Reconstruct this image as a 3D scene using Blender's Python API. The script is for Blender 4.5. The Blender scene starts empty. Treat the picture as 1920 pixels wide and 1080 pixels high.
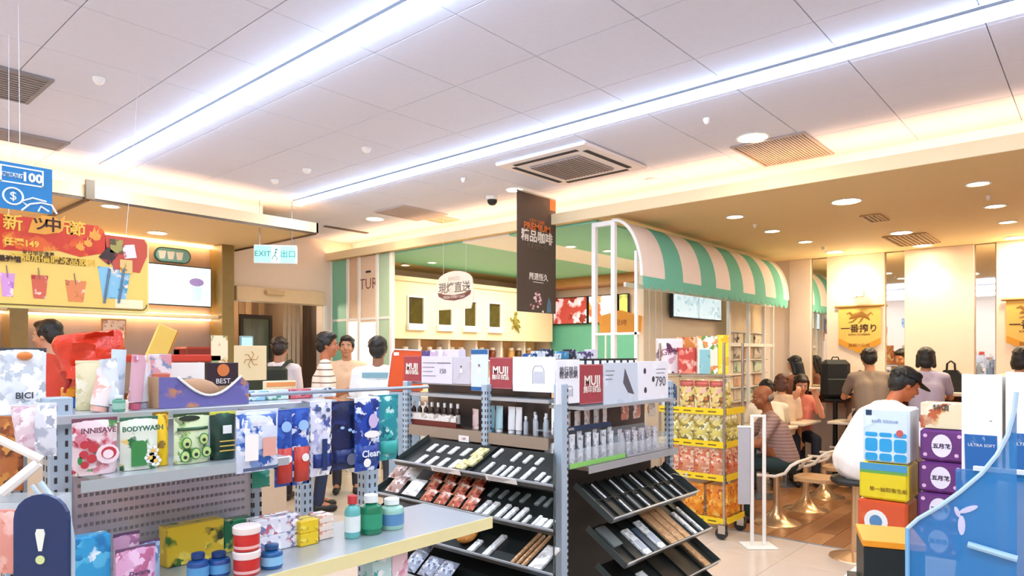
import bpy, bmesh, math, random
from math import pi, sin, cos, radians as R
from mathutils import Vector, Matrix
random.seed(7)
rnd = random.Random(11)
SC = bpy.context.scene
COL = SC.collection
F = 1270.0; HX = 960.0; HY = 665.0; EYE = 1.5
FX = 0.7501; FY = 0.6613          # camera heading in the room's plan

# ---------------- camera, world, exposure ----------------
cam_d = bpy.data.cameras.new('camera'); cam = bpy.data.objects.new('camera', cam_d); COL.objects.link(cam)
cam.location = (0, 0, EYE); cam.rotation_euler = (pi/2, 0, -math.atan2(FX, FY))
cam_d.sensor_width = 36.0; cam_d.lens = F/1920*36; cam_d.shift_y = (HY-540)/1920
cam_d.clip_start = 0.02
SC.camera = cam
w = bpy.data.worlds.new('world'); SC.world = w; w.use_nodes = True
w.node_tree.nodes['Background'].inputs[0].default_value = (0.75, 0.85, 1.0, 1)
w.node_tree.nodes['Background'].inputs[1].default_value = 1.6
SC.view_settings.view_transform = 'Standard'; SC.view_settings.look = 'None'
SC.view_settings.gamma = 1.0; SC.view_settings.use_curve_mapping = False
SC.view_settings.exposure = 0.48
STRIP_E = 11.0; COVE_E = 15.0; DOWN_W = 11.0; BARE_W = 34.0

def area(name, loc, sx, sy, power, color, rot=(0, 0, 0), spread=None):
    l = bpy.data.lights.new(name, 'AREA'); l.shape = 'RECTANGLE'; l.size = sx; l.size_y = sy
    l.energy = power; l.color = color
    if spread: l.spread = spread
    o = bpy.data.objects.new(name, l); COL.objects.link(o); o.location = loc; o.rotation_euler = rot
    return o
CH = 3.0      # main ceiling height
for i, lx in enumerate((-1.5, 0.2, 1.864, 3.53)):
    # the light that the ceiling battens throw down, just under their lenses
    area('batten_glow', (lx, 1.45, CH-0.075), 0.06, 8.8, BARE_W, (0.86, 0.94, 1.0))

# ---------------- plan helpers ----------------
def P(px, d):
    r = (px-HX)/F*d
    return (FX*d+FY*r, FY*d-FX*r)
def Z(py, d): return EYE+(HY-py)*d/F
def onY(px, py, c):
    k = (px-HX)/F; d = c/(FY-FX*k); return (FX+FY*k)*d, Z(py, d)
def onX(px, py, c):
    k = (px-HX)/F; d = c/(FX+FY*k); return (FY-FX*k)*d, Z(py, d)
def onZ(px, py, z):
    d = (EYE-z)*F/(py-HY); return P(px, d)

# ---------------- materials ----------------
MATS = {}
def lin(c):
    if isinstance(c, str):
        c = c.lstrip('#'); c = [int(c[i:i+2], 16)/255 for i in (0, 2, 4)]
    return tuple(((x/12.92) if x <= .04045 else ((x+.055)/1.055)**2.4) for x in c[:3])+(1.0,)
def mat(name, col, rough=.5, metal=0.0, emit=0.0, alpha=1.0, var=.06, vs=14.0, trans=0.0, bump=0.0, ecol=None, coat=0.0):
    if name in MATS: return MATS[name]
    m = bpy.data.materials.new(name); m.use_nodes = True; MATS[name] = m
    nt = m.node_tree; b = nt.nodes['Principled BSDF']
    c = lin(col)
    b.inputs['Roughness'].default_value = rough; b.inputs['Metallic'].default_value = metal
    b.inputs['Base Color'].default_value = c
    if coat: b.inputs['Coat Weight'].default_value = coat
    if trans: b.inputs['Transmission Weight'].default_value = trans; b.inputs['IOR'].default_value = 1.15
    if alpha < 1: b.inputs['Alpha'].default_value = alpha
    if emit:
        b.inputs['Emission Color'].default_value = lin(ecol) if ecol else c
        b.inputs['Emission Strength'].default_value = emit
    if var or bump:
        tc = nt.nodes.new('ShaderNodeTexCoord'); n = nt.nodes.new('ShaderNodeTexNoise')
        n.inputs['Scale'].default_value = vs; n.inputs['Detail'].default_value = 3
        nt.links.new(tc.outputs['Object'], n.inputs['Vector'])
        if var:
            mx = nt.nodes.new('ShaderNodeMix'); mx.data_type = 'RGBA'
            mx.inputs[6].default_value = tuple(x*(1-var) for x in c[:3])+(1,)
            mx.inputs[7].default_value = tuple(min(1, x*(1+var)) for x in c[:3])+(1,)
            nt.links.new(n.outputs['Fac'], mx.inputs[0]); nt.links.new(mx.outputs[2], b.inputs['Base Color'])
        if bump:
            bp = nt.nodes.new('ShaderNodeBump'); bp.inputs['Strength'].default_value = bump
            bp.inputs['Distance'].default_value = .01
            nt.links.new(n.outputs['Fac'], bp.inputs['Height']); nt.links.new(bp.outputs[0], b.inputs['Normal'])
    return m
def prt(name, base, accents, scale=22.0, thr=.45, rough=.35, stretch=(1, 1, 1), emit=0.0):
    """flat print: blobs of the accent colours over the base colour"""
    if name in MATS: return MATS[name]
    m = bpy.data.materials.new(name); m.use_nodes = True; MATS[name] = m
    nt = m.node_tree; b = nt.nodes['Principled BSDF']; b.inputs['Roughness'].default_value = rough
    tc = nt.nodes.new('ShaderNodeTexCoord'); mp = nt.nodes.new('ShaderNodeMapping')
    mp.inputs['Scale'].default_value = stretch
    mp.inputs['Location'].default_value = (rnd.random()*9, rnd.random()*9, rnd.random()*9)
    nt.links.new(tc.outputs['Object'], mp.inputs['Vector'])
    n = nt.nodes.new('ShaderNodeTexNoise'); n.inputs['Scale'].default_value = scale*.6; n.inputs['Detail'].default_value = 1
    v = nt.nodes.new('ShaderNodeTexVoronoi'); v.inputs['Scale'].default_value = scale
    scale *= 1.5; v.inputs['Scale'].default_value = scale; n.inputs['Scale'].default_value = scale*.5
    nd = nt.nodes.new('ShaderNodeTexNoise'); nd.inputs['Scale'].default_value = scale*2.2; nd.inputs['Detail'].default_value = 2
    vm = nt.nodes.new('ShaderNodeVectorMath'); vm.operation = 'MULTIPLY_ADD'; k_ = .8/scale; vm.inputs[1].default_value = (k_, k_, k_)
    nt.links.new(mp.outputs[0], nd.inputs['Vector']); nt.links.new(nd.outputs['Color'], vm.inputs[0]); nt.links.new(mp.outputs[0], vm.inputs[2])
    nt.links.new(vm.outputs[0], n.inputs['Vector']); nt.links.new(vm.outputs[0], v.inputs['Vector'])
    sep = nt.nodes.new('ShaderNodeSeparateColor'); nt.links.new(v.outputs['Color'], sep.inputs[0])
    rp = nt.nodes.new('ShaderNodeValToRGB'); rp.color_ramp.interpolation = 'CONSTANT'
    el = rp.color_ramp.elements
    while len(el) > 1: el.remove(el[-1])
    el[0].color = lin(accents[0]); el[0].position = 0
    for i, a in enumerate(accents[1:]):
        e = el.new((i+1)/len(accents)); e.color = lin(a)
    nt.links.new(sep.outputs[0], rp.inputs[0])
    gt = nt.nodes.new('ShaderNodeMapRange'); gt.inputs[1].default_value = thr-.01; gt.inputs[2].default_value = thr+.07
    nt.links.new(n.outputs['Fac'], gt.inputs[0])
    mx = nt.nodes.new('ShaderNodeMix'); mx.data_type = 'RGBA'; mx.inputs[6].default_value = lin(base)
    nt.links.new(rp.outputs[0], mx.inputs[7]); nt.links.new(gt.outputs[0], mx.inputs[0])
    nt.links.new(mx.outputs[2], b.inputs['Base Color'])
    if emit:
        nt.links.new(mx.outputs[2], b.inputs['Emission Color']); b.inputs['Emission Strength'].default_value = emit
    return m
def stripes_mat(name, c1, c2, period, duty=.5, axis=2, rough=.8):
    if name in MATS: return MATS[name]
    m = bpy.data.materials.new(name); m.use_nodes = True; MATS[name] = m
    nt = m.node_tree; b = nt.nodes['Principled BSDF']; b.inputs['Roughness'].default_value = rough
    tc = nt.nodes.new('ShaderNodeTexCoord'); s = nt.nodes.new('ShaderNodeSeparateXYZ')
    nt.links.new(tc.outputs['Object'], s.inputs[0])
    a = nt.nodes.new('ShaderNodeMath'); a.operation = 'DIVIDE'; a.inputs[1].default_value = period
    f = nt.nodes.new('ShaderNodeMath'); f.operation = 'FRACT'
    g = nt.nodes.new('ShaderNodeMath'); g.operation = 'GREATER_THAN'; g.inputs[1].default_value = duty
    nt.links.new(s.outputs[axis], a.inputs[0]); nt.links.new(a.outputs[0], f.inputs[0]); nt.links.new(f.outputs[0], g.inputs[0])
    mx = nt.nodes.new('ShaderNodeMix'); mx.data_type = 'RGBA'; mx.inputs[6].default_value = lin(c1); mx.inputs[7].default_value = lin(c2)
    nt.links.new(g.outputs[0], mx.inputs[0]); nt.links.new(mx.outputs[2], b.inputs['Base Color'])
    return m

# ---------------- mesh builder ----------------
class MB:
    def __init__(s): s.v = []; s.f = []; s.mi = []; s.cur = 0
    def add(s, vs, fs, M=None):
        o = len(s.v)
        if M is not None: vs = [tuple(M @ Vector(v)) for v in vs]
        s.v += [tuple(v) for v in vs]; s.f += [tuple(i+o for i in f) for f in fs]; s.mi += [s.cur]*len(fs)
        return s
    def box(s, x0, x1, y0, y1, z0, z1, M=None, bev=0.0):
        if bev:
            b = min(bev, (x1-x0)*.49, (y1-y0)*.49, (z1-z0)*.49)
            bm = bmesh.new(); bmesh.ops.create_cube(bm, size=1)
            for v in bm.verts:
                v.co = Vector(((x0+x1)/2+v.co.x*(x1-x0), (y0+y1)/2+v.co.y*(y1-y0), (z0+z1)/2+v.co.z*(z1-z0)))
            bmesh.ops.bevel(bm, geom=bm.edges[:], offset=b, segments=1, affect='EDGES')
            bm.verts.index_update()
            s.add([v.co[:] for v in bm.verts], [[v.index for v in f.verts] for f in bm.faces], M); bm.free(); return s
        vs = [(x, y, z) for x in (x0, x1) for y in (y0, y1) for z in (z0, z1)]
        return s.add(vs, [(0, 1, 3, 2), (4, 6, 7, 5), (0, 4, 5, 1), (2, 3, 7, 6), (0, 2, 6, 4), (1, 5, 7, 3)], M)
    def tube(s, pts, r, n=8, closed=False, M=None, cap=True):
        pts = [Vector(p) for p in pts]; N = len(pts); vs = []; fs = []
        rs = r if isinstance(r, (list, tuple)) else [r]*N
        prev = None
        for i, p in enumerate(pts):
            if closed: t = pts[(i+1) % N]-pts[i-1]
            else: t = pts[min(i+1, N-1)]-pts[max(i-1, 0)]
            t.normalize()
            if prev is None:
                a = Vector((0, 0, 1)) if abs(t.z) < .9 else Vector((1, 0, 0)); u = t.cross(a).normalized()
            else: u = (prev-t*prev.dot(t)).normalized()
            prev = u; w_ = t.cross(u)
            for k in range(n):
                a = 2*pi*k/n; vs.append(p+(u*cos(a)+w_*sin(a))*rs[i])
        for i in range(N if closed else N-1):
            j = (i+1) % N
            for k in range(n): fs.append((i*n+k, i*n+(k+1) % n, j*n+(k+1) % n, j*n+k))
        if cap and not closed:
            fs.append(tuple(reversed(range(n)))); fs.append(tuple(range((N-1)*n, N*n)))
        return s.add(vs, fs, M)
    def lathe(s, prof, n=16, M=None, cx=0, cy=0):
        vs = []; fs = []
        for (r, z) in prof:
            for k in range(n):
                a = 2*pi*k/n; vs.append((cx+r*cos(a), cy+r*sin(a), z))
        for i in range(len(prof)-1):
            for k in range(n): fs.append((i*n+k, i*n+(k+1) % n, (i+1)*n+(k+1) % n, (i+1)*n+k))
        fs.append(tuple(reversed(range(n)))); fs.append(tuple(range((len(prof)-1)*n, len(prof)*n)))
        return s.add(vs, fs, M)
    def prism(s, poly, y0, y1, M=None):
        """outline in local XZ extruded along Y"""
        n = len(poly); vs = [(x, y0, z) for x, z in poly]+[(x, y1, z) for x, z in poly]
        fs = [tuple(range(n)), tuple(reversed(range(n, 2*n)))]
        for i in range(n):
            j = (i+1) % n; fs.append((j, i, i+n, j+n))
        return s.add(vs, fs, M)
    def sheet(s, rows, th=None, M=None):
        """rows: grid of points"""
        nr = len(rows); nc = len(rows[0]); vs = [p for r_ in rows for p in r_]; fs = []
        for i in range(nr-1):
            for k in range(nc-1): fs.append((i*nc+k, i*nc+k+1, (i+1)*nc+k+1, (i+1)*nc+k))
        return s.add(vs, fs, M)
    def ell(s, c, r, nu=12, nv=8, M=None):
        vs = []; fs = []
        for i in range(nv+1):
            th = pi*i/nv
            for k in range(nu):
                a = 2*pi*k/nu
                vs.append((c[0]+r[0]*sin(th)*cos(a), c[1]+r[1]*sin(th)*sin(a), c[2]-r[2]*cos(th)))
        for i in range(nv):
            for k in range(nu): fs.append((i*nu+k, i*nu+(k+1) % nu, (i+1)*nu+(k+1) % nu, (i+1)*nu+k))
        bm_merge = s.add(vs, fs, M); return bm_merge
    def build(s, name, mats, parent=None, smooth=False, loc=None, rz=0.0, rot=None, merge=False):
        me = bpy.data.meshes.new(name); me.from_pydata(s.v, [], s.f)
        if not isinstance(mats, (list, tuple)): mats = [mats]
        for m in mats: me.materials.append(m)
        if len(mats) > 1: me.polygons.foreach_set('material_index', s.mi)
        bm = bmesh.new(); bm.from_mesh(me)
        if merge or smooth: bmesh.ops.remove_doubles(bm, verts=bm.verts, dist=1e-5)
        bmesh.ops.recalc_face_normals(bm, faces=bm.faces)
        if smooth:
            for f in bm.faces: f.smooth = True
            for e in bm.edges:
                if len(e.link_faces) == 2 and e.calc_face_angle(0) > .7: e.smooth = False
        bm.to_mesh(me); bm.free(); me.update()
        o = bpy.data.objects.new(name, me); COL.objects.link(o)
        if parent is not None: o.parent = parent
        if loc is not None: o.location = loc
        if rot is not None: o.rotation_euler = rot
        elif rz: o.rotation_euler = (0, 0, rz)
        return o
LABELS = {}
def tag(o, label, cat, group=None):
    o['label'] = label; o['category'] = cat
    if group: o['group'] = group
    return o
def thing(name, label, cat, loc=(0, 0, 0), rz=0.0, group=None, rot=None):
    o = bpy.data.objects.new(name, None); COL.objects.link(o); o.empty_display_size = .05
    o.location = loc; o.rotation_euler = rot if rot else (0, 0, rz); return tag(o, label, cat, group)
def struct(o): o['kind'] = 'structure'; return o
CHILD = {}
def kids(o): return [c for c in bpy.data.objects if c.parent == o]
def dup(src, ks, loc, rz=None, label=None, group=None, rot=None):
    """copy of a thing and its parts (ks = nested list from tree())"""
    c = src.copy(); COL.objects.link(c); c.location = loc
    if rz is not None: c.rotation_euler = (0, 0, rz)
    if rot is not None: c.rotation_euler = rot
    if label: c['label'] = label
    if group: c['group'] = group
    for k, sub in ks:
        kk = k.copy(); COL.objects.link(kk); kk.parent = c
        for g, _ in sub:
            gg = g.copy(); COL.objects.link(gg); gg.parent = kk
    return c
def tree(o): return [(k, [(g, []) for g in kids(k)]) for k in kids(o)]
def relink(o, m_from, m_to):
    pass
FONTC = {}
def text(body, size, m, parent, loc=(0, 0, 0), rot=(pi/2, 0, 0), align='CENTER', ext=.0006, name='lettering', bold=0.0, sx=1.0):
    cu = bpy.data.curves.new('t', 'FONT'); cu.body = body; cu.size = size; cu.extrude = ext
    cu.align_x = align; cu.align_y = 'CENTER'; cu.resolution_u = 2; cu.offset = bold; cu.space_line = .95
    t = bpy.data.objects.new('t', cu); COL.objects.link(t)
    me = bpy.data.meshes.new_from_object(t.evaluated_get(bpy.context.evaluated_depsgraph_get()))
    bpy.data.objects.remove(t); bpy.data.curves.remove(cu)
    if sx != 1.0:
        for v in me.vertices: v.co.x *= sx
    me.materials.clear(); me.materials.append(m); me.name = name
    o = bpy.data.objects.new(name, me); COL.objects.link(o); o.parent = parent; o.location = loc; o.rotation_euler = rot
    return o
ORD = ['first', 'second', 'third', 'fourth', 'fifth', 'sixth', 'seventh', 'eighth', 'ninth', 'tenth', 'eleventh', 'twelfth', 'thirteenth', 'fourteenth', 'fifteenth', 'sixteenth']
def rrect(w, h, r, n=4, x0=0, z0=0):
    """rounded rectangle outline centred in x, bottom at z0"""
    pts = []
    for cx, cz, a0 in ((w/2-r, z0+r, -pi/2), (w/2-r, z0+h-r, 0), (-w/2+r, z0+h-r, pi/2), (-w/2+r, z0+r, pi)):
        for i in range(n+1):
            a = a0+pi/2*i/n; pts.append((x0+cx+r*cos(a), cz+r*sin(a)))
    return pts
# ======================= ROOM SHELL =======================
X0, X1, Y0, Y1 = -2.4, 9.1, -3.2, 7.7     # inner faces of the store
XB, YB, ZL = 5.06, 6.0, 2.73              # right bulkhead, left bulkhead, their soffit height
m_panel = mat('ceiling_panel', '#dedfec', .85, var=.03, vs=30, bump=.05)
m_grid = mat('ceiling_backing', '#a39ea4', .9)
m_cream = mat('cream_wall', '#f3dfcb', .75, var=.02)
m_creamc = mat('cream_soffit', '#e2c590', .8, var=.02)
m_trayface = mat('cream_fascia', '#f2dfb4', .7, var=.02)
m_wood = mat('taupe_wood', '#a58f80', .6, var=.12, vs=6)
m_white = mat('white_paint', '#f4f1ea', .5, var=.02)
m_mint = mat('mint_paint', '#86ccae', .5, var=.04)
m_steel = mat('grey_steel', '#aab4bd', .35, metal=.6, var=.04)
m_black = mat('black_plastic', '#161818', .45, var=.1)
m_darkgap = mat('dark_gap', '#3a3638', .8)

# floors
mb = MB(); mb.box(X0-.2, 5.6, Y0-.2, Y1+.2, -.1, -.012)
fl = struct(mb.build('floor', mat('floor_grout', '#a3978d', .8)))
m_tile = mat('floor_tile', '#d9c8b8', .22, var=.07, vs=5)
tile = MB(); tile.box(0, .597, 0, .597, -.012, 0, bev=.003); t0 = None
xs = [5.6-.6*(i+1) for i in range(9)]
for x in xs:
    for j in range(11):
        y = -.6+.6*j
        if t0 is None: t0 = tile.build('floor_tile', m_tile, fl); t = t0
        else: t = t0.copy(); COL.objects.link(t)
        t.location = (x, y, 0)
# rest of the tiled floor behind the shelves, joined
mb = MB()
for i in range(14):
    for j in range(19):
        x = 5.6-.6*(i+1); y = -3.6+.6*j+.6*0
        if x < X0-.3: continue
        if i < 9 and -0.61 < y < 5.99: continue
        mb.box(x, x+.597, y, y+.597, -.012, 0)
o = mb.build('far_tiles', m_tile, fl); o['kind'] = 'stuff'
mb = MB(); mb.box(5.6, X1+.2, Y0-.2, Y1+.2, -.1, -.012); dfl = struct(mb.build('floor', mat('plank_underlay', '#5c3a22', .8)))
m_pl = [mat('oak_plank_%s' % k, c, .28, var=.16, vs=4) for k, c in (('a', '#b07c50'), ('b', '#9c6a42'), ('c', '#bd8a5c'))]
pl = MB(); pl.box(0, 1.196, 0, .147, -.012, 0, bev=.002); protos = []
for m in m_pl: protos.append(pl.build('plank', m, dfl))
used = [0, 0, 0]
for j in range(26):
    y = -.4+.15*j; br = [5.602]
    x = 5.6+1.2-.4*(j % 3)
    while x < X1: br.append(x); x += 1.2
    br.append(X1+.05)
    for i in range(len(br)-1):
        L = br[i+1]-br[i]
        if L < .08: continue
        k = (j*7+i*5) % 3
        if used[k] == 0: t = protos[k]; used[k] = 1
        else: t = protos[k].copy(); COL.objects.link(t)
        t.location = (br[i], y, 0); t.scale = ((L-.003)/1.196, 1, 1)
mb = MB()
for j in range(72):
    y = -3.2+.15*j
    if -.41 < y < 3.49:
        continue
    mb.box(5.602, 9.2, y, y+.147, -.012, 0)
o = mb.build('far_planks', m_pl[0], dfl); o['kind'] = 'stuff'
mb = MB(); mb.box(5.585, 5.615, Y0, Y1, -.005, .004); struct(mb.build('trim_1', m_steel))

# walls
def wall(name, x0, x1, y0, y1, z0, z1, m):
    mb = MB(); mb.box(x0, x1, y0, y1, z0, z1); return struct(mb.build(name, m))
wall('wall_left', X0-.15, X0, Y0-.15, Y1+.15, 0, 3.25, m_cream)
wall('wall_near', X0, X1, Y0-.15, Y0, 0, 3.25, mat('rear_wall', '#c9a79a', .8))
EX0, EX1 = 3.80, 5.0     # doorway
wall('wall_far', X0, EX0, Y1, Y1+.15, 0, 3.25, m_wood)
wall('wall_far', EX0, X1, Y1, Y1+.15, 2.14, 3.25, mat('beige_wall', '#f3e0cc', .75, var=.02))
wall('wall_far', EX1, X1, Y1, Y1+.15, 0, 2.14, m_cream)
wall('wall_right', X1, X1+.15, Y0-.15, Y1+.15, 0, 3.25, m_cream)

# ceiling
mb = MB(); mb.box(X0-.1, X1+.1, Y0-.1, Y1+.1, 3.03, 3.2)
ceil = struct(mb.build('ceiling', m_grid))
PX0, PY0, PW, PH = 1.52, 1.0, .557, .58
pan = MB(); pan.box(.002, PW-.002, .002, PH-.002, 0, .025, bev=.002); p0 = None; n = 0
for i in range(-7, 7):
    for j in range(-7, 12):
        x = PX0+i*PW; y = PY0+j*PH
        if x+PW > 5.45: continue
        if y > 7.7-.05: continue
        sx = 1.0
        if p0 is None: p0 = pan.build('ceiling_panel', m_panel, ceil); t = p0
        else: t = p0.copy(); COL.objects.link(t)
        t.location = (x, y, CH); n += 1
        if y+PH > 7.7: t.scale = (1, (7.7-y)/PH, 1)
mb = MB(); mb.box(PX0+7*PW-.56*0, 5.5, Y0, Y1, CH+.001, CH+.03); o = mb.build('ceiling_panel', m_panel, ceil)

# right bulkhead: soffit, lip, hidden cove strip
mb = MB(); mb.box(XB, X1, Y0, Y1, ZL, ZL+.03)
for i in range(7):      # faint board joints
    pass
struct(mb.build('ceiling', m_creamc))
mb = MB(); mb.box(XB-.02, XB, Y0, Y1, ZL-.002, ZL+.095); struct(mb.build('trim_2', m_trayface))
mb = MB(); mb.box(XB+.40, XB+.43, Y0, Y1, ZL+.03, CH+.03); struct(mb.build('wall_cove', m_white))
def emis(name, c, e): return mat(name, c, .5, emit=e, var=0)
m_warm = emis('warm_led', '#ffd6ae', COVE_E)
mb = MB(); mb.box(XB+.08, XB+.11, Y0+.1, Y1-.05, ZL+.032, ZL+.05)
tag(mb.build('cove_light', m_warm), 'warm light strip hidden in the right bulkhead cove', 'light strip')
# left bulkhead
BX1 = 3.81
mb = MB(); mb.box(X0, BX1, YB, Y1, ZL, ZL+.03); struct(mb.build('ceiling', m_creamc))
mb = MB(); mb.box(X0, BX1+.02, YB-.02, YB, ZL-.002, ZL+.095); mb.box(BX1, BX1+.02, YB-.02, Y1, ZL-.002, ZL+.095)
struct(mb.build('trim_3', m_trayface))
mb = MB(); mb.box(X0, BX1-.02, YB-.01, YB+.002, ZL-.02, ZL-.002); mb.box(BX1+.0, BX1+.012, YB, Y1, ZL-.02, ZL-.002)
struct(mb.build('trim_4', mat('bronze_edge', '#6b5a4c', .4, metal=.5)))
mb = MB(); mb.box(X0, BX1-.38, YB+.40, YB+.43, ZL+.03, CH+.03); mb.box(BX1-.38, BX1-.35, YB+.40, Y1, ZL+.03, CH+.03); struct(mb.build('wall_cove', m_white))
mb = MB(); mb.box(X0+.1, BX1-.1, YB+.08, YB+.11, ZL+.032, ZL+.05)
tag(mb.build('cove_light', m_warm), 'warm light strip hidden in the bulkhead above the service counter', 'light strip')
# white divider block at the left bulkhead (beam end seen at its underside)
bx, _ = onY(165, 350, YB)
mb = MB(); mb.box(bx-.03, bx+.03, YB-.06, YB-.021, ZL-.02, ZL+.13); struct(mb.build('trim_5', mat('bronze_edge2', '#7c6a50', .5)))
mb = MB(); mb.box(bx-.01, bx+.01, YB, Y1, ZL-.025, ZL); struct(mb.build('trim_6', MATS['bronze_edge']))

# ======================= CEILING FITTINGS =======================
m_lens = emis('cool_led_lens', '#c6dfff', STRIP_E)
m_alu = mat('aluminium', '#9aa0a8', .3, metal=.8)
for k, (lx, lab) in enumerate(((-1.5, 'long white batten light behind the viewer, furthest from the cafe'), (0.2, 'long white batten light above the viewer'),
        (1.864, 'long white batten light running to the service counter bulkhead'), (3.53, 'long white batten light running past the air conditioner cassette'))):
    t = thing('batten_light', lab, 'ceiling light', (lx, 1.45, CH), 0)
    mb = MB(); mb.box(-.03, .03, -4.42, 4.42, -.018, -.0005, bev=.003); mb.build('housing', m_white, t); mb = MB(); mb.box(-.046, -.0425, -4.42, 4.42, -.032, -.016); mb.build('shadow_line', m_alu, t)  # thin grey strip stands in for the shadow along the batten's left edge
    mb = MB()
    prof = [(-.034, -.0185), (-.042, -.034), (-.036, -.056), (-.018, -.066), (.018, -.066), (.036, -.056), (.042, -.034), (.034, -.0185)]
    mb.prism([(x, z) for x, z in prof], -4.4, 4.4); mb.build('lens', m_lens, t)
    for s in (-4.42, 4.405): mb = MB(); mb.box(-.04, .04, s, s+.015, -.068, -.028); mb.build('end_cap', m_white, t)

def downlight(px, py, z, bright, size=.075, lab='', real=None):
    x, y = P(px, (z-EYE)*F/(HY-py))
    t = thing('downlight', lab, 'downlight', (x, y, z), 0)
    mb = MB(); mb.lathe([(size+.018, -.001), (size+.018, -.006), (size+.004, -.008), (size, -.004), (size, -.001)], 20); mb.build('trim_ring', m_white, t, smooth=True)
    mb = MB(); mb.lathe([(size, -.0045), (size*.6, -.006), (.002, -.007)], 20)
    mb.build('lamp_lens', emis('warm_lens_%s' % ('hi' if bright else 'lo'), '#fff0cf', 40 if bright else 9), t, smooth=True)
    if bright:
        l = bpy.data.lights.new('downlight_bulb', 'SPOT'); l.energy = DOWN_W*bright; l.color = (1, .82, .56); l.spot_size = R(125); l.spot_blend = .8; l.shadow_soft_size = .06
        lo = bpy.data.objects.new('downlight_bulb', l); COL.objects.link(lo); lo.parent = t; lo.location = (0, 0, -.03)
    return t
for (px, py, b, s, lab) in (
    (1411, 257, 3, .095, 'bright round downlight in the main ceiling beside the beige return grille'),
    (703, 410, 3, .09, 'bright round downlight in the main ceiling near the exit wall'),
    (965, 355, 2, .07, 'round downlight in the main ceiling half hidden by the dark hanging banner')):
    downlight(px, py, CH, b, s, lab)
for (px, py, b, s, lab) in (
    (1587, 377, 3, .10, 'large bright downlight in the middle of the cafe soffit'),
    (1834, 344, 0, .065, 'small dim downlight in the cafe soffit, nearest to the right edge cove'),
    (1866, 386, 0, .065, 'small dim downlight in the cafe soffit, behind the one by the right edge cove'),
    (1378, 406, 0, .065, 'small dim downlight above the near end of the striped awning'),
    (1448, 433, 0, .065, 'small dim downlight above the middle of the striped awning'),
    (1510, 453, 0, .065, 'small dim downlight above the far end of the striped awning'),
    (1889, 416, 0, .06, 'small dim downlight above the right wall banner'),
    (1690, 436, 3, .09, 'bright downlight in front of the cafe return grille'),
    (1565, 472, 3, .085, 'bright downlight above the first golden wall banner'),
    (1730, 460, 3, .085, 'bright downlight above the plain middle wall panel'),
    (1905, 445, 3, .09, 'bright downlight at the right edge above the second wall banner')):
    downlight(px, py, ZL, b, s, lab)
for (px, py, b, s, lab) in ((207, 386, 0, .06, 'small dim downlight under the service counter bulkhead near its dark beam'),
                           (295, 436, 3, .08, 'bright downlight under the service counter bulkhead above the oval sign')):
    downlight(px, py, ZL, b, s, lab)

def ceil_xy(px, py, z=CH): return P(px, (z-EYE)*F/(HY-py))
# cassette air conditioner
cx, cy = ceil_xy(1072, 307)
t = thing('air_conditioner', 'white four-way ceiling cassette air conditioner beside the long batten light', 'air conditioner', (cx, cy, CH), 0)
mb = MB(); S = .43
mb.box(-S, S, -S, S, -.03, -.0005, bev=.012)
mb.build('cassette_frame', mat('ac_plastic', '#efe6e2', .5, var=.02), t)
mb = MB(); mb.box(-.24, .24, -.24, .24, -.042, -.031, bev=.006)
g = mb.build('intake_grille', mat('ac_grille', '#a89a97', .6), t)
mb = MB()
for i in range(15): mb.box(-.23, .23, -.225+i*.0315, -.215+i*.0315, -.047, -.042)
o = mb.build('louvre_bar', mat('ac_bar', '#8f8583', .6), g); o['kind'] = 'stuff'
for (x0, x1, y0, y1) in ((-.3, .3, -.36, -.32), (-.3, .3, .32, .36), (-.36, -.32, -.3, .3), (.32, .36, -.3, .3)):
    mb = MB(); mb.box(x0, x1, y0, y1, -.0335, -.0302); mb.build('air_outlet', m_darkgap, t)
def grille(px, py, z, sx, sy, lab, rz=0, col='#c3a896', n=12):
    x, y = ceil_xy(px, py, z)
    t = thing('air_grille', lab, 'air grille', (x, y, z), rz)
    mb = MB()
    mb.box(-sx, sx, -sy, -sy+.02, -.012, -.0006); mb.box(-sx, sx, sy-.02, sy, -.012, -.0006)
    mb.box(-sx, -sx+.02, -sy+.02, sy-.02, -.012, -.0006); mb.box(sx-.02, sx, -sy+.02, sy-.02, -.012, -.0006)
    mb.build('grille_frame', mat('grille_f_'+col, col, .6), t)
    mb = MB(); mb.box(-sx+.02, sx-.02, -sy+.02, sy-.02, -.003, -.0006); mb.build('backing', mat('grille_back', '#8a7566', .9), t)
    for i in range(n):
        y0 = -sy+.03+(2*sy-.06)*i/n
        mb = MB(); mb.box(-sx+.02, sx-.02, y0, y0+(2*sy-.06)/n*.6, -.010, -.004); mb.build('slat', MATS['grille_f_'+col], t)
grille(1468, 281, CH, .33, .26, 'beige return air grille beside the bright main ceiling downlight', col='#ae9e9a', n=22)
grille(1710, 449, ZL, .40, .20, 'beige air grille in the far cafe soffit', col='#b8935e', n=8)
grille(1640, 408, ZL, .18, .08, 'narrow beige air slot in the middle of the cafe soffit', col='#b8935e', n=3)
grille(52, 260, CH, .22, .14, 'grey slatted air grille above the blue hanging sign', col='#9b9598')
grille(8, 155, CH, .17, .26, 'grey air grille at the left edge of the ceiling', col='#8f8b8e')
grille(770, 399, CH, .3, .25, 'flat beige return grille behind the end of the batten light', col='#c0b2ae', n=20)
grille(828, 411, CH, .14, .14, 'small round-looking vent near the exit ceiling', col='#d3b8a4', n=4)
grille(650, 430, CH, .30, .03, 'thin dark ceiling slot diffuser before the exit', col='#6f6058', n=1)
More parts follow.
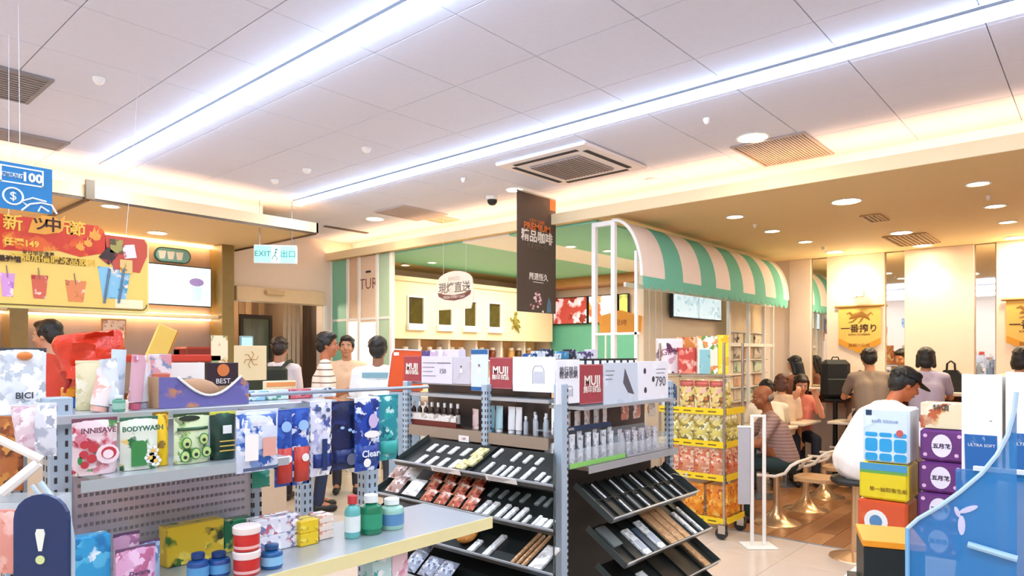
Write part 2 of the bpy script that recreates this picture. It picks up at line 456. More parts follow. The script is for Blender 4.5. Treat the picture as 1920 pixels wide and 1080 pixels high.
def smoke(px, py, lab, z=CH, r=.034):
    x, y = ceil_xy(px, py, z); t = thing('smoke_detector', lab, 'detector', (x, y, z))
    mb = MB(); mb.lathe([(r, -.0006), (r, -.014), (r*.8, -.025), (r*.5, -.035), (.004, -.038)], 16); mb.build('detector_body', m_white, t, smooth=True)
    mb = MB(); mb.lathe([(r*.55, -.026), (r*.56, -.029), (r*.5, -.03)], 16); mb.build('sensor_ring', m_darkgap, t)
smoke(515, 337, 'white smoke detector between the two batten light ends, nearer the bulkhead')
smoke(575, 317, 'white round detector just left of the second batten light')
smoke(687, 277, 'faint white sprinkler head between the battens')
smoke(1222, 336, 'white detector beside the cassette air conditioner', r=.06)
smoke(1325, 222, 'small sprinkler in the ceiling before the round bright downlight', r=.022)
smoke(869, 334, 'small sprinkler in the ceiling left of the banner', r=.022)
smoke(185, 146, 'small sprinkler rose in the upper left ceiling', r=.03)
smoke(1415, 420, 'small sprinkler in the soffit over the awning', z=ZL, r=.018)
smoke(1853, 367, 'small sprinkler between two dim soffit downlights on the right', z=ZL, r=.018)
smoke(1543, 463, 'small sprinkler in the soffit at the awning far end', z=ZL, r=.018)
# dome camera
x, y = ceil_xy(923, 368); t = thing('security_camera', 'small dark dome security camera on the ceiling left of the banner', 'security camera', (x, y, CH))
mb = MB(); mb.lathe([(.06, -.0006), (.06, -.02), (.05, -.035)], 18); mb.build('camera_base', m_white, t, smooth=True)
mb = MB(); mb.lathe([(.048, -.0355), (.045, -.06), (.03, -.08), (.004, -.088)], 18); mb.build('dome', m_black, t, smooth=True)
# ======================= DOORWAY AND EXIT WALL =======================
mb = MB()
m_lob = mat('lobby_brown', '#5a4634', .7)  # dark wood brown, the lobby's own colour
for nm, q in (('wall_lobby', (EX0-.1, EX0, Y1+.15, 9.2, 0, 2.3)), ('wall_lobby', (EX1, EX1+.1, Y1+.15, 9.2, 0, 2.3)), ('wall_lobby', (EX0-.1, EX1+.1, 9.2, 9.3, 0, 2.3)), ('ceiling', (EX0-.1, EX1+.1, Y1+.15, 9.3, 2.3, 2.4)), ('floor', (EX0-.1, EX1+.1, Y1+.15, 9.3, -.1, -.001))):
    mb = MB(); mb.box(*q); struct(mb.build(nm, m_lob))
lob = thing('lobby_panelling', 'dark brown vertical timber panelling in the lobby behind the exit doorway', 'panelling', (0, 0, 0))
m_dk = [mat('dark_plank_%d' % i, c, .5, var=.2, vs=9) for i, c in enumerate(('#6e5238', '#7d6044', '#5b432e', '#8a6c4c'))]
for i in range(13):
    x = EX0+.01+i*.0985
    mb = MB(); mb.box(x, x+.092, 9.165, 9.198, .01, 2.28, bev=.003); mb.build('plank', m_dk[(i*3) % 4], lob)
l = bpy.data.lights.new('added_lobby_bulb', 'POINT'); l.energy = 26; l.color = (1, .82, .6); l.shadow_soft_size = .1  # point light and bowl added out of view to brighten the dark lobby
lt_ = thing('added_lobby_lamp', 'unseen ceiling lamp added to brighten the lobby behind the exit doorway', 'ceiling light', (4.4, 8.55, 2.298))
mb = MB(); mb.lathe([(.1, -.001), (.1, -.03), (.06, -.05), (.004, -.055)], 16); mb.build('added_lamp_bowl', mat('added_lobby_bowl', '#ffe6c0', .5, emit=3, var=0), lt_, smooth=True)
lo = bpy.data.objects.new('added_lobby_bulb', l); COL.objects.link(lo); lo.parent = lt_; lo.location = (0, 0, -.15)
dr = thing('glass_door', 'dark framed glass door standing inside the exit doorway', 'door', (EX0+.62, 8.35, 0))
mb = MB(); mb.box(-.22, -.18, -.02, .02, .002, 2.02); mb.box(.18, .22, -.02, .02, .002, 2.02); mb.box(-.18, .18, -.02, .02, 1.97, 2.02); mb.box(-.18, .18, -.02, .02, .002, .09)
mb.build('door_frame', mat('dark_frame', '#2c2019', .4), dr)
mb = MB(); mb.box(-.18, .18, -.004, .004, .09, 1.97); mb.build('pane', mat('door_glass', '#5e6a58', .08, alpha=.75, var=.3, vs=4), dr)
mb = MB(); mb.tube([(.14, -.05, .9), (.14, -.05, 1.25)], .012); mb.tube([(.14, -.05, .92), (.14, -.02, .92)], .008); mb.tube([(.14, -.05, 1.23), (.14, -.02, 1.23)], .008); mb.build('handle', m_alu, dr)
cu = thing('door_curtain', 'pale vertical strip curtain at the right side of the exit doorway', 'curtain', (EX1-.28, 8.2, 0))
for i in range(4):
    mb = MB(); mb.sheet([[(i*.065+.055*u/5, .01*sin(u*1.3), z) for u in range(6)] for z in (.02, 1.0, 2.28)]); mb.build('strip', mat('curtain_strip', '#c9b79b', .6), cu)
hd = thing('door_operator', 'cream sliding door header box over the exit doorway', 'door header', (0, 0, 0))
mb = MB(); mb.box(EX0+.005, EX1-.005, Y1-.06, Y1-.001, 2.14, 2.31, bev=.006); mb.build('header_box', mat('header_cream', '#e9cfa4', .5), hd)
hx, hz = onY(515, 549, Y1-.08)
mb = MB(); mb.box(hx-.12, hx+.12, Y1-.12, Y1-.061, hz-.03, hz+.025, bev=.008); mb.build('motion_sensor', mat('sensor', '#d8b98c', .4), hd)
dt = thing('door_jamb', 'thin white upright jamb trim right of the exit doorway', 'trim', (EX1+.02, Y1-.01, 0))
mb = MB(); mb.box(-.015, .03, -.012, .008, 0, 2.14); mb.build('jamb', m_white, dt)
# exit sign
x, y = P(517, 6.6); zt = Z(460, 6.6); zb = Z(495, 6.6)
t = thing('exit_sign', 'green and white illuminated exit sign hanging before the exit wall', 'sign', (x, y, zb), R(-38))
mb = MB(); mb.box(-.2, .2, -.03, .03, 0, zt-zb, bev=.006); mb.build('sign_case', m_white, t)
mb = MB(); mb.box(-.19, .19, -.034, -.0305, .012, zt-zb-.012); mb.build('lit_face', emis('exit_face', '#8fd0cc', .7), t)
mb = MB(); mb.box(-.035, .045, -.038, -.0345, .016, zt-zb-.016); mb.build('centre_field', emis('exit_white', '#f4fffb', 1.4), t)
m_exg = mat('exit_green', '#2e8f86', .5)
text('EXIT', .075, m_exg, t, (-.115, -.0392, .09), name='lettering'); text('出口', .075, m_exg, t, (.12, -.0392, .09))
mb = MB(); mb.lathe([(.012, 0), (.014, .01), (.002, .022)], 10, M=Matrix.Translation((.012, -.041, .125)))
mb.tube([(.01, -.0405, .12), (-.002, -.0405, .08), (.02, -.0405, .05), (.01, -.0405, .028)], .006, 6); mb.tube([(-.002, -.0405, .08), (-.022, -.0405, .06), (-.028, -.0405, .035)], .005, 6)
mb.tube([(.008, -.0405, .112), (-.018, -.0405, .1)], .004, 6); mb.tube([(.008, -.0405, .112), (.03, -.0405, .092)], .004, 6); mb.build('running_figure', m_exg, t)
for s in (-.15, .15): mb = MB(); mb.tube([(s, 0, zt-zb), (s, 0, CH-zb-.001)], .004, 6); mb.build('hanger', m_alu, t)

# ======================= SERVICE COUNTER (LEFT) =======================
t = thing('back_shelf', 'long cream ledge on the taupe wall behind the service counter', 'shelf', (0, Y1, 1.90))
mb = MB(); mb.box(X0+.01, 3.52, -.22, -.002, 0, .035, bev=.004); mb.build('shelf_board', m_trayface, t)
mb = MB(); mb.box(X0+.1, 3.5, -.06, -.04, -.018, -.002); mb.build('led_strip', emis('shelf_led', '#ffd6a8', 14), t)
mb = MB(); mb.box(X0+.1, 3.5, -.06, -.04, .037, .05); mb.build('led_strip', MATS['shelf_led'], t)
t = thing('wall_washer', 'warm light strip along the top of the taupe wall behind the oval sign', 'light strip', (0, Y1-.06, ZL))
mb = MB(); mb.box(X0+.1, 3.55, -.02, .02, -.03, -.001); mb.build('led_profile', emis('washer_led', '#ffd093', 12), t)
for (px, lab) in ((36, 'olive wooden pilaster at the left edge behind the counter'), (428, 'olive wooden pilaster beside the exit wall')):
    x, _ = onY(px, 600, 7.4)
    t = thing('pilaster', lab, 'pillar', (x, 7.4, 0))
    mb = MB(); mb.box(-.07, .07, 0, .298, .002, ZL-.001, bev=.006); mb.build('shaft', mat('olive_wood', '#8a7440', .45, var=.15), t)
    mb = MB(); mb.box(-.075, .075, -.012, -.001, .002, .1); mb.build('plinth', m_wood, t)
xa, za = onY(190, 597, 7.6); xb, zb = onY(237, 632, 7.6)
t = thing('notice_frame', 'framed paper notice on the lit wall behind the red bag', 'notice', ((xa+xb)/2, 7.6, zb))
mb = MB(); mb.box(-(xb-xa)/2, (xb-xa)/2, 0, .02, 0, za-zb, bev=.004); mb.build('frame', mat('tan_frame', '#b98d62', .5), t)
mb = MB(); mb.box(-(xb-xa)/2+.015, (xb-xa)/2-.015, -.003, -.0005, .015, za-zb-.015); mb.build('paper', prt('notice_print', '#ecd0b4', ('#b57f62', '#d9a988'), 30, .5), t)
# wall screen behind the counter
xa, zt = onY(252, 497, 7.55); xb, zb = onY(397, 577, 7.55)
t = thing('menu_screen', 'flat screen with a cold drink picture beside the red menu board', 'screen', ((xa+xb)/2, 7.55, zb))
W = (xb-xa)/2; H = onY(397, 503, 7.55)[1]-zb
mb = MB(); mb.box(-W, W, 0, .05, 0, H, bev=.004); mb.build('screen_case', m_black, t)
mb = MB(); mb.box(-W+.012, W-.012, -.003, -.0005, .012, H-.012); sc = mb.build('display', prt('screen_print', '#d9ecf6', ('#c2e2f0', '#e6e1f4', '#cfe7ea'), 9, .5, emit=.62), t)
mb = MB(); mb.lathe([(.045, .05), (.06, .22)], 14, M=Matrix.Translation((W-.17, -.004, 0)) @ Matrix.Scale(.05, 4, (0, 1, 0))); mb.build('cup_picture', emis('cup_blue', '#a8cfd0', .8), sc)
mb = MB(); mb.ell((W-.17, -.005, .27), (.08, .002, .045)); mb.build('cup_top_picture', emis('cup_violet', '#8a78a8', .6), sc)
mb = MB(); mb.box(-.08, .08, .051, .148, H*.3, H*.7); mb.build('bracket', m_alu, t)
xa, zt = onY(290, 461, 7.58); xb, zb = onY(358, 496, 7.58)
t = thing('oval_sign', 'dark oval sign with white cups above the menu screen', 'sign', ((xa+xb)/2, 7.58, zb))
W = (xb-xa)/2; H = zt-zb
mb = MB(); mb.prism(rrect(2*W, H, H*.49, 8), 0, .03); mb.build('sign_plate', mat('deep_teal', '#2f5c60', .5), t)
mb = MB(); mb.prism(rrect(2*W*.93, H*.86, H*.42, 8, 0, H*.07), -.004, -.0005); mb.build('sign_face', mat('teal_face', '#7fb8b4', .5), t)
for s in (-.12, -.03, .06):
    mb = MB(); mb.prism([(s-.035, H*.72), (s+.045, H*.76), (s+.03, H*.22), (s-.02, H*.2)], -.009, -.0045); mb.build('white_emblem', m_white, t)
# counter with a few fittings
t = thing('service_counter', 'long pale service counter under the left bulkhead', 'counter', (0, 5.5, 0))
mb = MB(); mb.box(X0+.02, 3.2, 0, .6, .002, 1.0); mb.build('counter_body', mat('counter_front', '#cdb59a', .5), t)
mb = MB(); mb.box(X0+.02, 3.24, -.03, .63, 1.0, 1.04, bev=.006); mb.build('counter_top', m_white, t)
def on_counter(px, wd, hg, name, lab, cat, m, y=5.6, top=None):
    x, _ = onY(px, 640, y)
    t = thing(name, lab, cat, (x, y, 1.041)); return t, wd, hg
t, _, _ = on_counter(462, 0, 0, 'payment_terminal', 'grey payment display on a stand at the counter end', 'display', None)
mb = MB(); mb.box(-.05, .05, -.03, .07, 0, .012, bev=.004); mb.build('base', m_black, t)
mb = MB(); mb.tube([(0, .02, .012), (0, .02, .50)], .014); mb.build('stand', m_alu, t)
mb = MB(); mb.box(-.06, .06, -.01, .015, .50, .62, bev=.006); mb.build('display_head', mat('pale_teal_case', '#7d9aa0', .4), t)
mb = MB(); mb.box(-.048, .048, -.013, -.0105, .512, .608); mb.build('display_face', emis('terminal_face', '#9fc8cc', .5), t)
t, _, _ = on_counter(338, 0, 0, 'snack_warmer', 'dark glass hot snack case on the counter right of the yellow board', 'food warmer', None)
mb = MB(); mb.box(-.34, .34, 0, .4, 0, .16, bev=.01); mb.build('warmer_base', mat('dark_brown_case', '#4d2c22', .4), t)
mb = MB(); mb.box(-.34, .34, 0, .4, .40, .46, bev=.01); mb.build('warmer_top', mat('warm_red', '#c03a28', .4), t)
mb = MB()
for sx in (-.33, .31):
    for sy in (.01, .37): mb.box(sx, sx+.02, sy, sy+.02, .16, .40)
mb.build('corner_post', m_alu, t)
for i in range(6):
    mb = MB(); mb.ell((-.25+.1*i, .15, .2), (.04, .08, .038), 10, 6); mb.build('bun', mat('bun_brown', '#c07a3a', .5), t, smooth=True)
t, _, _ = on_counter(412, 0, 0, 'counter_poster', 'small cream poster standing on the counter right of the dark snack case', 'poster', None)
mb = MB(); mb.box(-.07, .07, 0, .01, .0, .62); mb.build('card', prt('cream_poster', '#f0e2c0', ('#8aa070', '#b98a5a', '#e6cf9c'), 20, .55), t)
mb = MB(); mb.box(-.05, .05, -.03, .06, 0, .008); mb.build('foot', m_alu, t)
t, _, _ = on_counter(375, 0, 0, 'coffee_machine', 'dark coffee machine on the counter behind the purple display box', 'coffee machine', None, y=5.75)
t.location = onY(378, 640, 7.0)[0:1][0], 7.0, 1.041
mb = MB(); mb.box(-.16, .16, 0, .3, 0, .08, bev=.01); mb.build('drip_base', m_black, t)
mb = MB(); mb.box(-.16, .16, .14, .3, .08, .52, bev=.01); mb.build('machine_back', mat('machine_grey', '#3f3a36', .4), t)
mb = MB(); mb.box(-.16, .16, 0, .3, .37, .54, bev=.02); mb.build('brew_head', mat('machine_red', '#8c3226', .4), t)
mb = MB(); mb.lathe([(.02, .30), (.02, .37)], 10, cy=.07); mb.build('spout', m_alu, t)
t2 = thing('back_counter', 'low taupe cabinet run against the wall behind the service counter', 'counter', (0, 6.95, 0))
mb = MB(); mb.box(X0+.02, 3.45, 0, .42, .002, 1.0); mb.build('cabinet_body', m_wood, t2)
mb = MB(); mb.box(X0+.02, 3.45, -.02, .42, 1.0, 1.04); mb.build('cabinet_top', m_white, t2)

# ======================= KITCHEN KIOSK =======================
KX = XB+.06
# mint and white ceiling bands inside the kiosk
kc = thing('kiosk_ceiling', 'mint and white banded ceiling inside the kitchen kiosk', 'ceiling lining', (0, 0, ZL))
for (a, b, m) in ((5.25, 7.0, m_mint), (4.57, 5.25, m_white), (3.5, 4.57, m_mint)):
    mb = MB(); mb.box(5.14, 8.9, a+.002, b-.002, -.022, -.001); mb.build('ceiling_band', m, kc)
mb = MB(); mb.box(8.6, 9.05, 3.6, 6.9, -.16, -.024); mb.build('wood_beam', mat('wood_brown', '#a8763f', .5, var=.2), kc)
k = 0
for (px, py) in ((810, 492), (1070, 462), (1085, 525), (1140, 470), (760, 497)):
    downlight(px, py, ZL-.023, 0, .05, 'tiny bright downlight in the mint kiosk ceiling, ' + ('left of the round hanging sign', 'right of the dark banner', 'low over the kiosk menu screens', 'behind the white kiosk posts', 'at the far left end')[k]); k += 1
l = area('kiosk_glow', (7.0, 5.4, ZL-.05), 2.4, 2.4, 85, (1, .93, .8))
# partition screen Y 7.7 -> 6.36
ps = thing('partition_screen', 'white framed screen of mint and poster panels between exit wall and kitchen', 'partition', (KX, 0, 0))
ys = [onX(p, 600, KX)[0] for p in (622, 654, 675, 709, 735)]
for y in ys:
    mb = MB(); mb.box(-.025, .025, y-.025, y+.025, .002, ZL-.002, bev=.004); mb.build('post', m_white, ps)
pm = [m_mint, mat('peach_panel', '#e9c9a4', .6), mat('peach_panel2', '#edd3b8', .6), mat('pale_mint', '#b9d6b8', .5)]
for i in range(4):
    mb = MB(); mb.box(-.008, .008, ys[i+1]+.026, ys[i]-.026, .9 if i else .1, ZL-.01); mb.build('screen_panel', pm[i], ps)
    for z in (Z(600, 8.4), .88):
        mb = MB(); mb.box(-.015, .015, ys[i+1]+.026, ys[i]-.026, z, z+.03); mb.build('rail', m_white, ps)
y2 = (ys[2]+ys[3])/2
mb = MB(); mb.box(-.014, -.0085, ys[3]+.03, ys[2]-.03, 1.0, 1.9); mb.build('lit_panel', emis('lit_panel', '#fff6e2', .8), ps)
mb = MB(); mb.box(-.014, -.0085, ys[2]+.03, ys[1]-.03, 1.0, 1.92); mb.build('lit_panel', MATS['lit_panel'], ps)
text('TUR', .19, mat('faded_brown', '#8a5a44', .6), ps, (-.0095, y2, Z(530, 8.2)), (pi/2, 0, -pi/2))
mb = MB(); mb.box(-.012, -.009, y2-.05, y2+.05, Z(508, 8.2), Z(504, 8.2)); mb.build('dark_mark', m_darkgap, ps)
# kiosk counter towards the store
kx = thing('kiosk_counter', 'white kitchen kiosk counter below the open framework', 'counter', (KX, 0, 0))
mb = MB(); mb.box(.03, .5, 3.56, ys[4]-.04, .002, .98); mb.build('counter_body', m_white, kx)
mb = MB(); mb.box(.025, .53, 3.55, ys[4]-.03, .98, 1.02, bev=.005); mb.build('counter_top', mat('counter_stone', '#e8dcc2', .3), kx)
# hood wall with four windows at Y=7.0
HYW = 6.95
hw = thing('kitchen_hood', 'cream kitchen hood wall with four dark square windows and white sills', 'kitchen unit', (0, HYW, 0))
z0 = onY(735, 634, HYW)[1]; z1 = 2.53
xl = onY(737, 600, HYW)[0]; xr = onY(1036, 600, HYW)[0]
wins = []
for (a, b, c, d) in ((765, 793, 562, 607), (821, 846, 570, 608), (870, 892, 572, 609), (916, 938, 570, 609)):
    wa, za = onY(a, (c+d)/2, HYW)[0], onY((a+b)/2, c, HYW)[1]; wb_, zb_ = onY(b, 600, HYW)[0], onY((a+b)/2, d, HYW)[1]
    wins.append((wa, wb_, zb_, za))
zw0 = min(w_[2] for w_ in wins); zw1 = max(w_[3] for w_ in wins)
mb = MB(); mb.box(xl, xr, 0, .5, z0, zw0); mb.box(xl, xr, 0, .5, zw1, z1)
px_ = xl
for (a, b, c, d) in wins:
    mb.box(px_, a, 0, .5, zw0, zw1); px_ = b
mb.box(px_, xr, 0, .5, zw0, zw1)
mb.build('hood_wall', mat('hood_cream', '#f6e3bb', .6, var=.02), hw)
for i, (a, b, c, d) in enumerate(wins):
    mb = MB(); mb.box(a+.001, b-.001, .012, .03, zw0+.001, zw1-.001); p_ = mb.build('window_pane', mat('olive_glass', '#4c4216', .15, var=.5, vs=12), hw)
    mb = MB(); mb.box(a-.02, a, -.02, -.001, zw0, zw1); mb.box(b, b+.02, -.02, -.001, zw0, zw1); mb.box(a-.02, b+.02, -.02, -.001, zw1, zw1+.02); mb.build('window_frame', m_white, hw)
    mb = MB(); mb.box(a-.03, b+.03, -.05, -.001, zw0-.09, zw0, bev=.006); mb.build('sill', m_white, hw)
mb = MB(); mb.box(xl, xr, -.03, -.001, z1-.06, z1); mb.build('cornice', m_trayface, hw)
# lower back shelf of the kitchen with goods
ks_ = thing('kitchen_rack', 'cream display rack of baked goods below the kitchen hood', 'rack', (0, 6.85, 0))
mb = MB(); mb.box(xl, xr, .25, .6, .002, 1.02); mb.build('rack_base', m_trayface, ks_)
mb = MB(); mb.box(xl, xr, .5, .55, 1.02, z0-.005); mb.build('rack_back', mat('rack_tan', '#dcb183', .6), ks_)
for i in range(6):
    x = xl+(xr-xl)*i/6
    mb = MB(); mb.box(x, x+.04, .25, .5, 1.02, z0-.005); mb.build('upright', m_white, ks_)
mb = MB(); mb.box(xl+.04, xr, .26, .5, 1.40, 1.42); mb.build('shelf_board', m_white, ks_)
cols = ['#a8452c', '#7e3a20', '#c98a42', '#dba45a', '#6b4a28', '#c9803a', '#8b5a2c', '#5f6a50']
jar = MB(); jar.lathe([(.05, 0), (.055, .02), (.055, .13), (.04, .15)], 14)
lid = MB(); lid.lathe([(.042, .15), (.042, .18), (.036, .19)], 14)
for i in range(14):
    x = xl+.16+(xr-xl-.3)*i/14+.03*(i % 2)
    u_ = (x-xl) % ((xr-xl)/6)
    if u_ < .10: x += .10-u_
    t = thing('food_jar', 'small food jar on the kitchen rack shelf, %s from the left' % ORD[i], 'jar', (x, 7.2, 1.421), group='jars on the kitchen rack')
    jar.build('jar_body', mat('jar_%d' % (i % 8), cols[i % 8], .3), t, smooth=True); lid.build('jar_lid', m_white, t, smooth=True)
# little climbing ornament
x, z = onY(965, 606, HYW-.02)
t = thing('wall_ornament', 'small dark yellow running animal ornament on the cream hood wall', 'ornament', (x, HYW-.03, z))
mb = MB(); mo = mat('mustard', '#8f8322', .5)
mb.tube([(.02, 0, .12), (.0, 0, .06), (.01, 0, -.02), (.05, 0, -.08), (.1, 0, -.15)], [.012, .03, .034, .02, .006], 8); mb.build('ornament_body', mo, t, smooth=True)
mb = MB(); mb.ell((.025, 0, .15), (.028, .02, .034), 10, 6); mb.build('ornament_head', mo, t, smooth=True)
for a in ([(0, 0, .06), (-.08, 0, .04), (-.11, 0, .08)], [(0, 0, .06), (.08, 0, .05), (.1, 0, .01)], [(.01, 0, -.02), (-.06, 0, -.05), (-.05, 0, -.1)], [(.03, 0, -.05), (.09, 0, -.03), (.12, 0, -.07)]):
    mb = MB(); mb.tube(a, .012, 6); mb.build('limb', mo, t, smooth=True)
# kitchen end wall: menu screens on mint board
t = thing('mint_board', 'mint green wall board behind the kitchen menu screens', 'wall board', (X1-.03, 0, 0))
ya = onX(1036, 600, X1)[0]; yb = onX(1112, 600, X1)[0]
mb = MB(); mb.box(-.02, .02, 3.9, ya, .9, onX(1075, 607, X1)[1]); mb.build('board', mat('board_mint', '#62ad93', .5), t)
t = thing('menu_board', 'wide kitchen menu screen split into red, white and yellow food pictures', 'screen', (X1-.12, 0, 0))
ya = onX(1037, 600, X1-.12)[0]; yb = onX(1113, 600, X1-.12)[0]; yc = onX(1178, 600, X1-.12)[0]
zt = onX(1100, 555, X1-.12)[1]; zb = onX(1100, 607, X1-.12)[1]
for (a, b, base, acc, nm) in ((ya, onX(1101, 600, X1-.12)[0], '#a13a32', ('#e9b6bc', '#f2d8da', '#7d2420'), 'red'), (onX(1103, 600, X1-.12)[0], onX(1158, 600, X1-.12)[0], '#dfe3e6', ('#c98842', '#b05a34', '#f0efe8'), 'white'), (onX(1160, 600, X1-.12)[0], yc, '#cdb95a', ('#8fa04a', '#d8c878'), 'yellow')):
    mb = MB(); mb.box(0, .05, b, a, zb, zt, bev=.004); s_ = mb.build('screen_case', m_black, t)
    mb = MB(); mb.box(-.004, -.0005, b+.015, a-.015, zb+.015, zt-.015); mb.build('display', prt('menu_'+nm, base, acc, 5, .5, emit=.55), s_)
# orange house shaped signs
x, y = P(1163, 7.0)
t = thing('house_sign', 'orange house shaped sign board behind the white kiosk posts', 'sign', (x, y, Z(626, 7.4)), R(-60))
mb = MB(); mb.prism([(-.21, 0), (.21, 0), (.22, .17), (.0, .235), (-.22, .17)], 0, .03); mb.build('sign_board', mat('orange_board', '#f0a02c', .5), t)
text('現烤', .07, mat('brown_letter', '#a5622a', .6), t, (0, -.002, .1)); mb = MB(); mb.tube([(-.15, .015, -.6), (-.15, .015, 0)], .01); mb.tube([(.15, .015, -.6), (.15, .015, 0)], .01); mb.build('sign_leg', m_white, t)
t['category'] = 'sign'
# a shelf for that sign
x2, y2 = x, y
t = thing('kiosk_worktop', 'inner white worktop of the kiosk under the orange sign', 'counter', (x2, y2, 0))
mb = MB(); mb.box(-.3, .5, -.0, .4, .002, Z(626, 7.4)-.602); mb.build('worktop_body', m_white, t)


# awning frame posts and lattice
AY = onX(1151, 600, KX)[0]      # facade line of the awning side
AYo = onX(1205, 515, KX)[0]
za0 = onX(1205, 517, KX)[1]; za1 = min(onX(1151, 413, KX)[1], ZL-.03)
AX1 = onY(1477, 560, AYo)[0]
kf = thing('striped_awning', 'mint and white striped barrel awning on white tubular posts with a scalloped valance', 'awning', (0, 0, 0))
for (px, zt) in ((735, None), (1115, None), (1151, None)):
    y = onX(px, 600, KX)[0]
    if px == 735: continue
    mb = MB(); mb.box(KX-.02, KX+.02, y-.02, y+.02, .002, za1); mb.build('post', m_white, kf)
y = onX(1193, 600, KX)[0]
mb = MB(); mb.box(KX-.012, KX+.012, y-.012, y+.012, .002, onX(1193, 470, KX)[1]); mb.build('post', m_white, kf)
arc = [(KX-.015, AY-(AY-AYo)*sin(a), za0+(za1-za0)*cos(a)) for a in [pi/2*i/12 for i in range(13)]]
mb = MB(); mb.tube(arc, .016, 8); mb.build('arch_rib', m_white, kf, smooth=True)
mb = MB(); mb.box(KX-.018, KX+.018, AY+.02, onX(1115, 600, KX)[0]-.02, za1-.04, za1); mb.build('top_rail', m_white, kf)
mb = MB(); mb.box(KX-.018, KX+.018, AY+.02, onX(1115, 600, KX)[0]-.02, Z(628, 6), Z(634, 6)+.05); mb.build('low_rail', m_white, kf)
mb = MB(); mb.box(KX-.012, KX+.012, AYo+.03, AY-.02, Z(628, 6), Z(634, 6)+.05); mb.build('low_rail', m_white, kf)
arc2 = [(AX1+.01, p[1], p[2]) for p in arc]
mb = MB(); mb.tube(arc2, .014, 8); mb.build('arch_rib', m_white, kf, smooth=True)
# posts of the facade under the awning
for px in (1366, 1403, 1432, 1462):
    x = onY(px, 600, AY)[0]
    if x > 8.9: x = 8.9
    mb = MB(); mb.box(x-.018, x+.018, AY-.018, AY+.018, .002, 2.2); mb.build('post', m_white, kf)
xa = onY(1366, 600, AY)[0]
mb = MB(); mb.box(xa, 8.95, AY-.012, AY+.012, 1.6, 1.64); mb.build('rail', m_white, kf)
mb = MB(); mb.box(5.3, 8.95, AY-.012, AY+.012, za0-.06, za0-.02); mb.build('rail', m_white, kf)
# awning cloth: one part per stripe
aw = kf
edges = [1205]+[1247, 1281, 1315, 1343, 1370, 1394, 1416, 1436, 1455, 1470, 1478]
exx = [onY(p, 550, AYo)[0] for p in edges]; exx[0] = KX
m_awm = mat('awning_mint', '#74c8b4', .8, var=.03); m_aww = mat('awning_white', '#fbefe9', .8, var=.03)
for i in range(11):
    a, b = exx[i], exx[i+1]
    rows = []
    for q in range(13):
        an = pi/2*q/12; yy = AY-(AY-AYo)*sin(an); zz = za0+(za1-za0)*cos(an)
        rows.append([(a, yy, zz), (b, yy, zz)])
    for q in range(12, -1, -1):
        an = pi/2*q/12; yy = AY-(AY-AYo-.006)*sin(an); zz = za0+(za1-za0-.006)*cos(an)
        rows.append([(a, yy, zz), (b, yy, zz)])
    mb = MB(); mb.sheet(rows+[rows[0]]); mb.build('awning_stripe', m_aww if i % 2 == 0 else m_awm, aw, smooth=True)
nsc = 24; L = AX1-KX
for i in range(nsc):
    a = KX+L*i/nsc; b = KX+L*(i+1)/nsc; c = (a+b)/2; r = (b-a)/2
    poly = [(a, 0), (a, -.05)]+[(c-r*cos(pi*q/6), -.05-.055*sin(pi*q/6)) for q in range(1, 6)]+[(b, -.05), (b, 0)]
    mb = MB(); mb.prism([(x, za0+z) for x, z in reversed(poly)], AYo-.004, AYo+.002); mb.build('valance_scallop', m_awm, aw)
# cream wall below the awning with screen
wx0 = onY(1207, 600, AY+.3)[0]; wx1 = onY(1362, 600, AY+.3)[0]
t = thing('kiosk_side_wall', 'cream kiosk wall set back under the striped awning', 'wall panel', (0, AY+.3, 0))
mb = MB(); mb.box(wx0, wx1, 0, .06, .9, 2.6); mb.build('upper_panel', mat('cream_panel', '#f7e6cb', .6, var=.02), t)
mb = MB(); mb.box(wx1+.002, wx1+.08, 0, .06, .9, 2.2); mb.build('mint_edge', m_mint, t)
mb = MB(); mb.box(wx0, wx1+.08, -.02, .06, .002, .898); mb.build('lower_panel', m_white, t)
for i in range(3):
    x = wx0+.1+.13*i; mb = MB(); mb.box(x, x+.012, -.01, -.001, .9, 2.6); mb.build('batten', m_white, t)
xa, zt = onY(1262, 547, AY+.22); xb, zb = onY(1353, 603, AY+.22)
t = thing('wall_screen', 'pale blue menu screen under the striped awning', 'screen', ((xa+xb)/2, AY+.22, zb))
W = (xb-xa)/2; H = onY(1308, 548, AY+.22)[1]-onY(1308, 604, AY+.22)[1]
mb = MB(); mb.box(-W, W, 0, .045, 0, H, bev=.004); mb.build('screen_case', m_black, t)
for i in range(2):
    x = -W+.012+i*(W-.008)
    mb = MB(); mb.box(x, x+W-.022, -.004, -.0005, .015, H-.015); mb.build('display', prt('pale_menu', '#cfe6ee', ('#b9d7e2', '#e2f0f2', '#a8c6d2'), 16, .5, emit=.6), t)
mb = MB(); mb.box(-.1, .1, .046, .078, .1, H-.1); mb.build('bracket', m_alu, t)
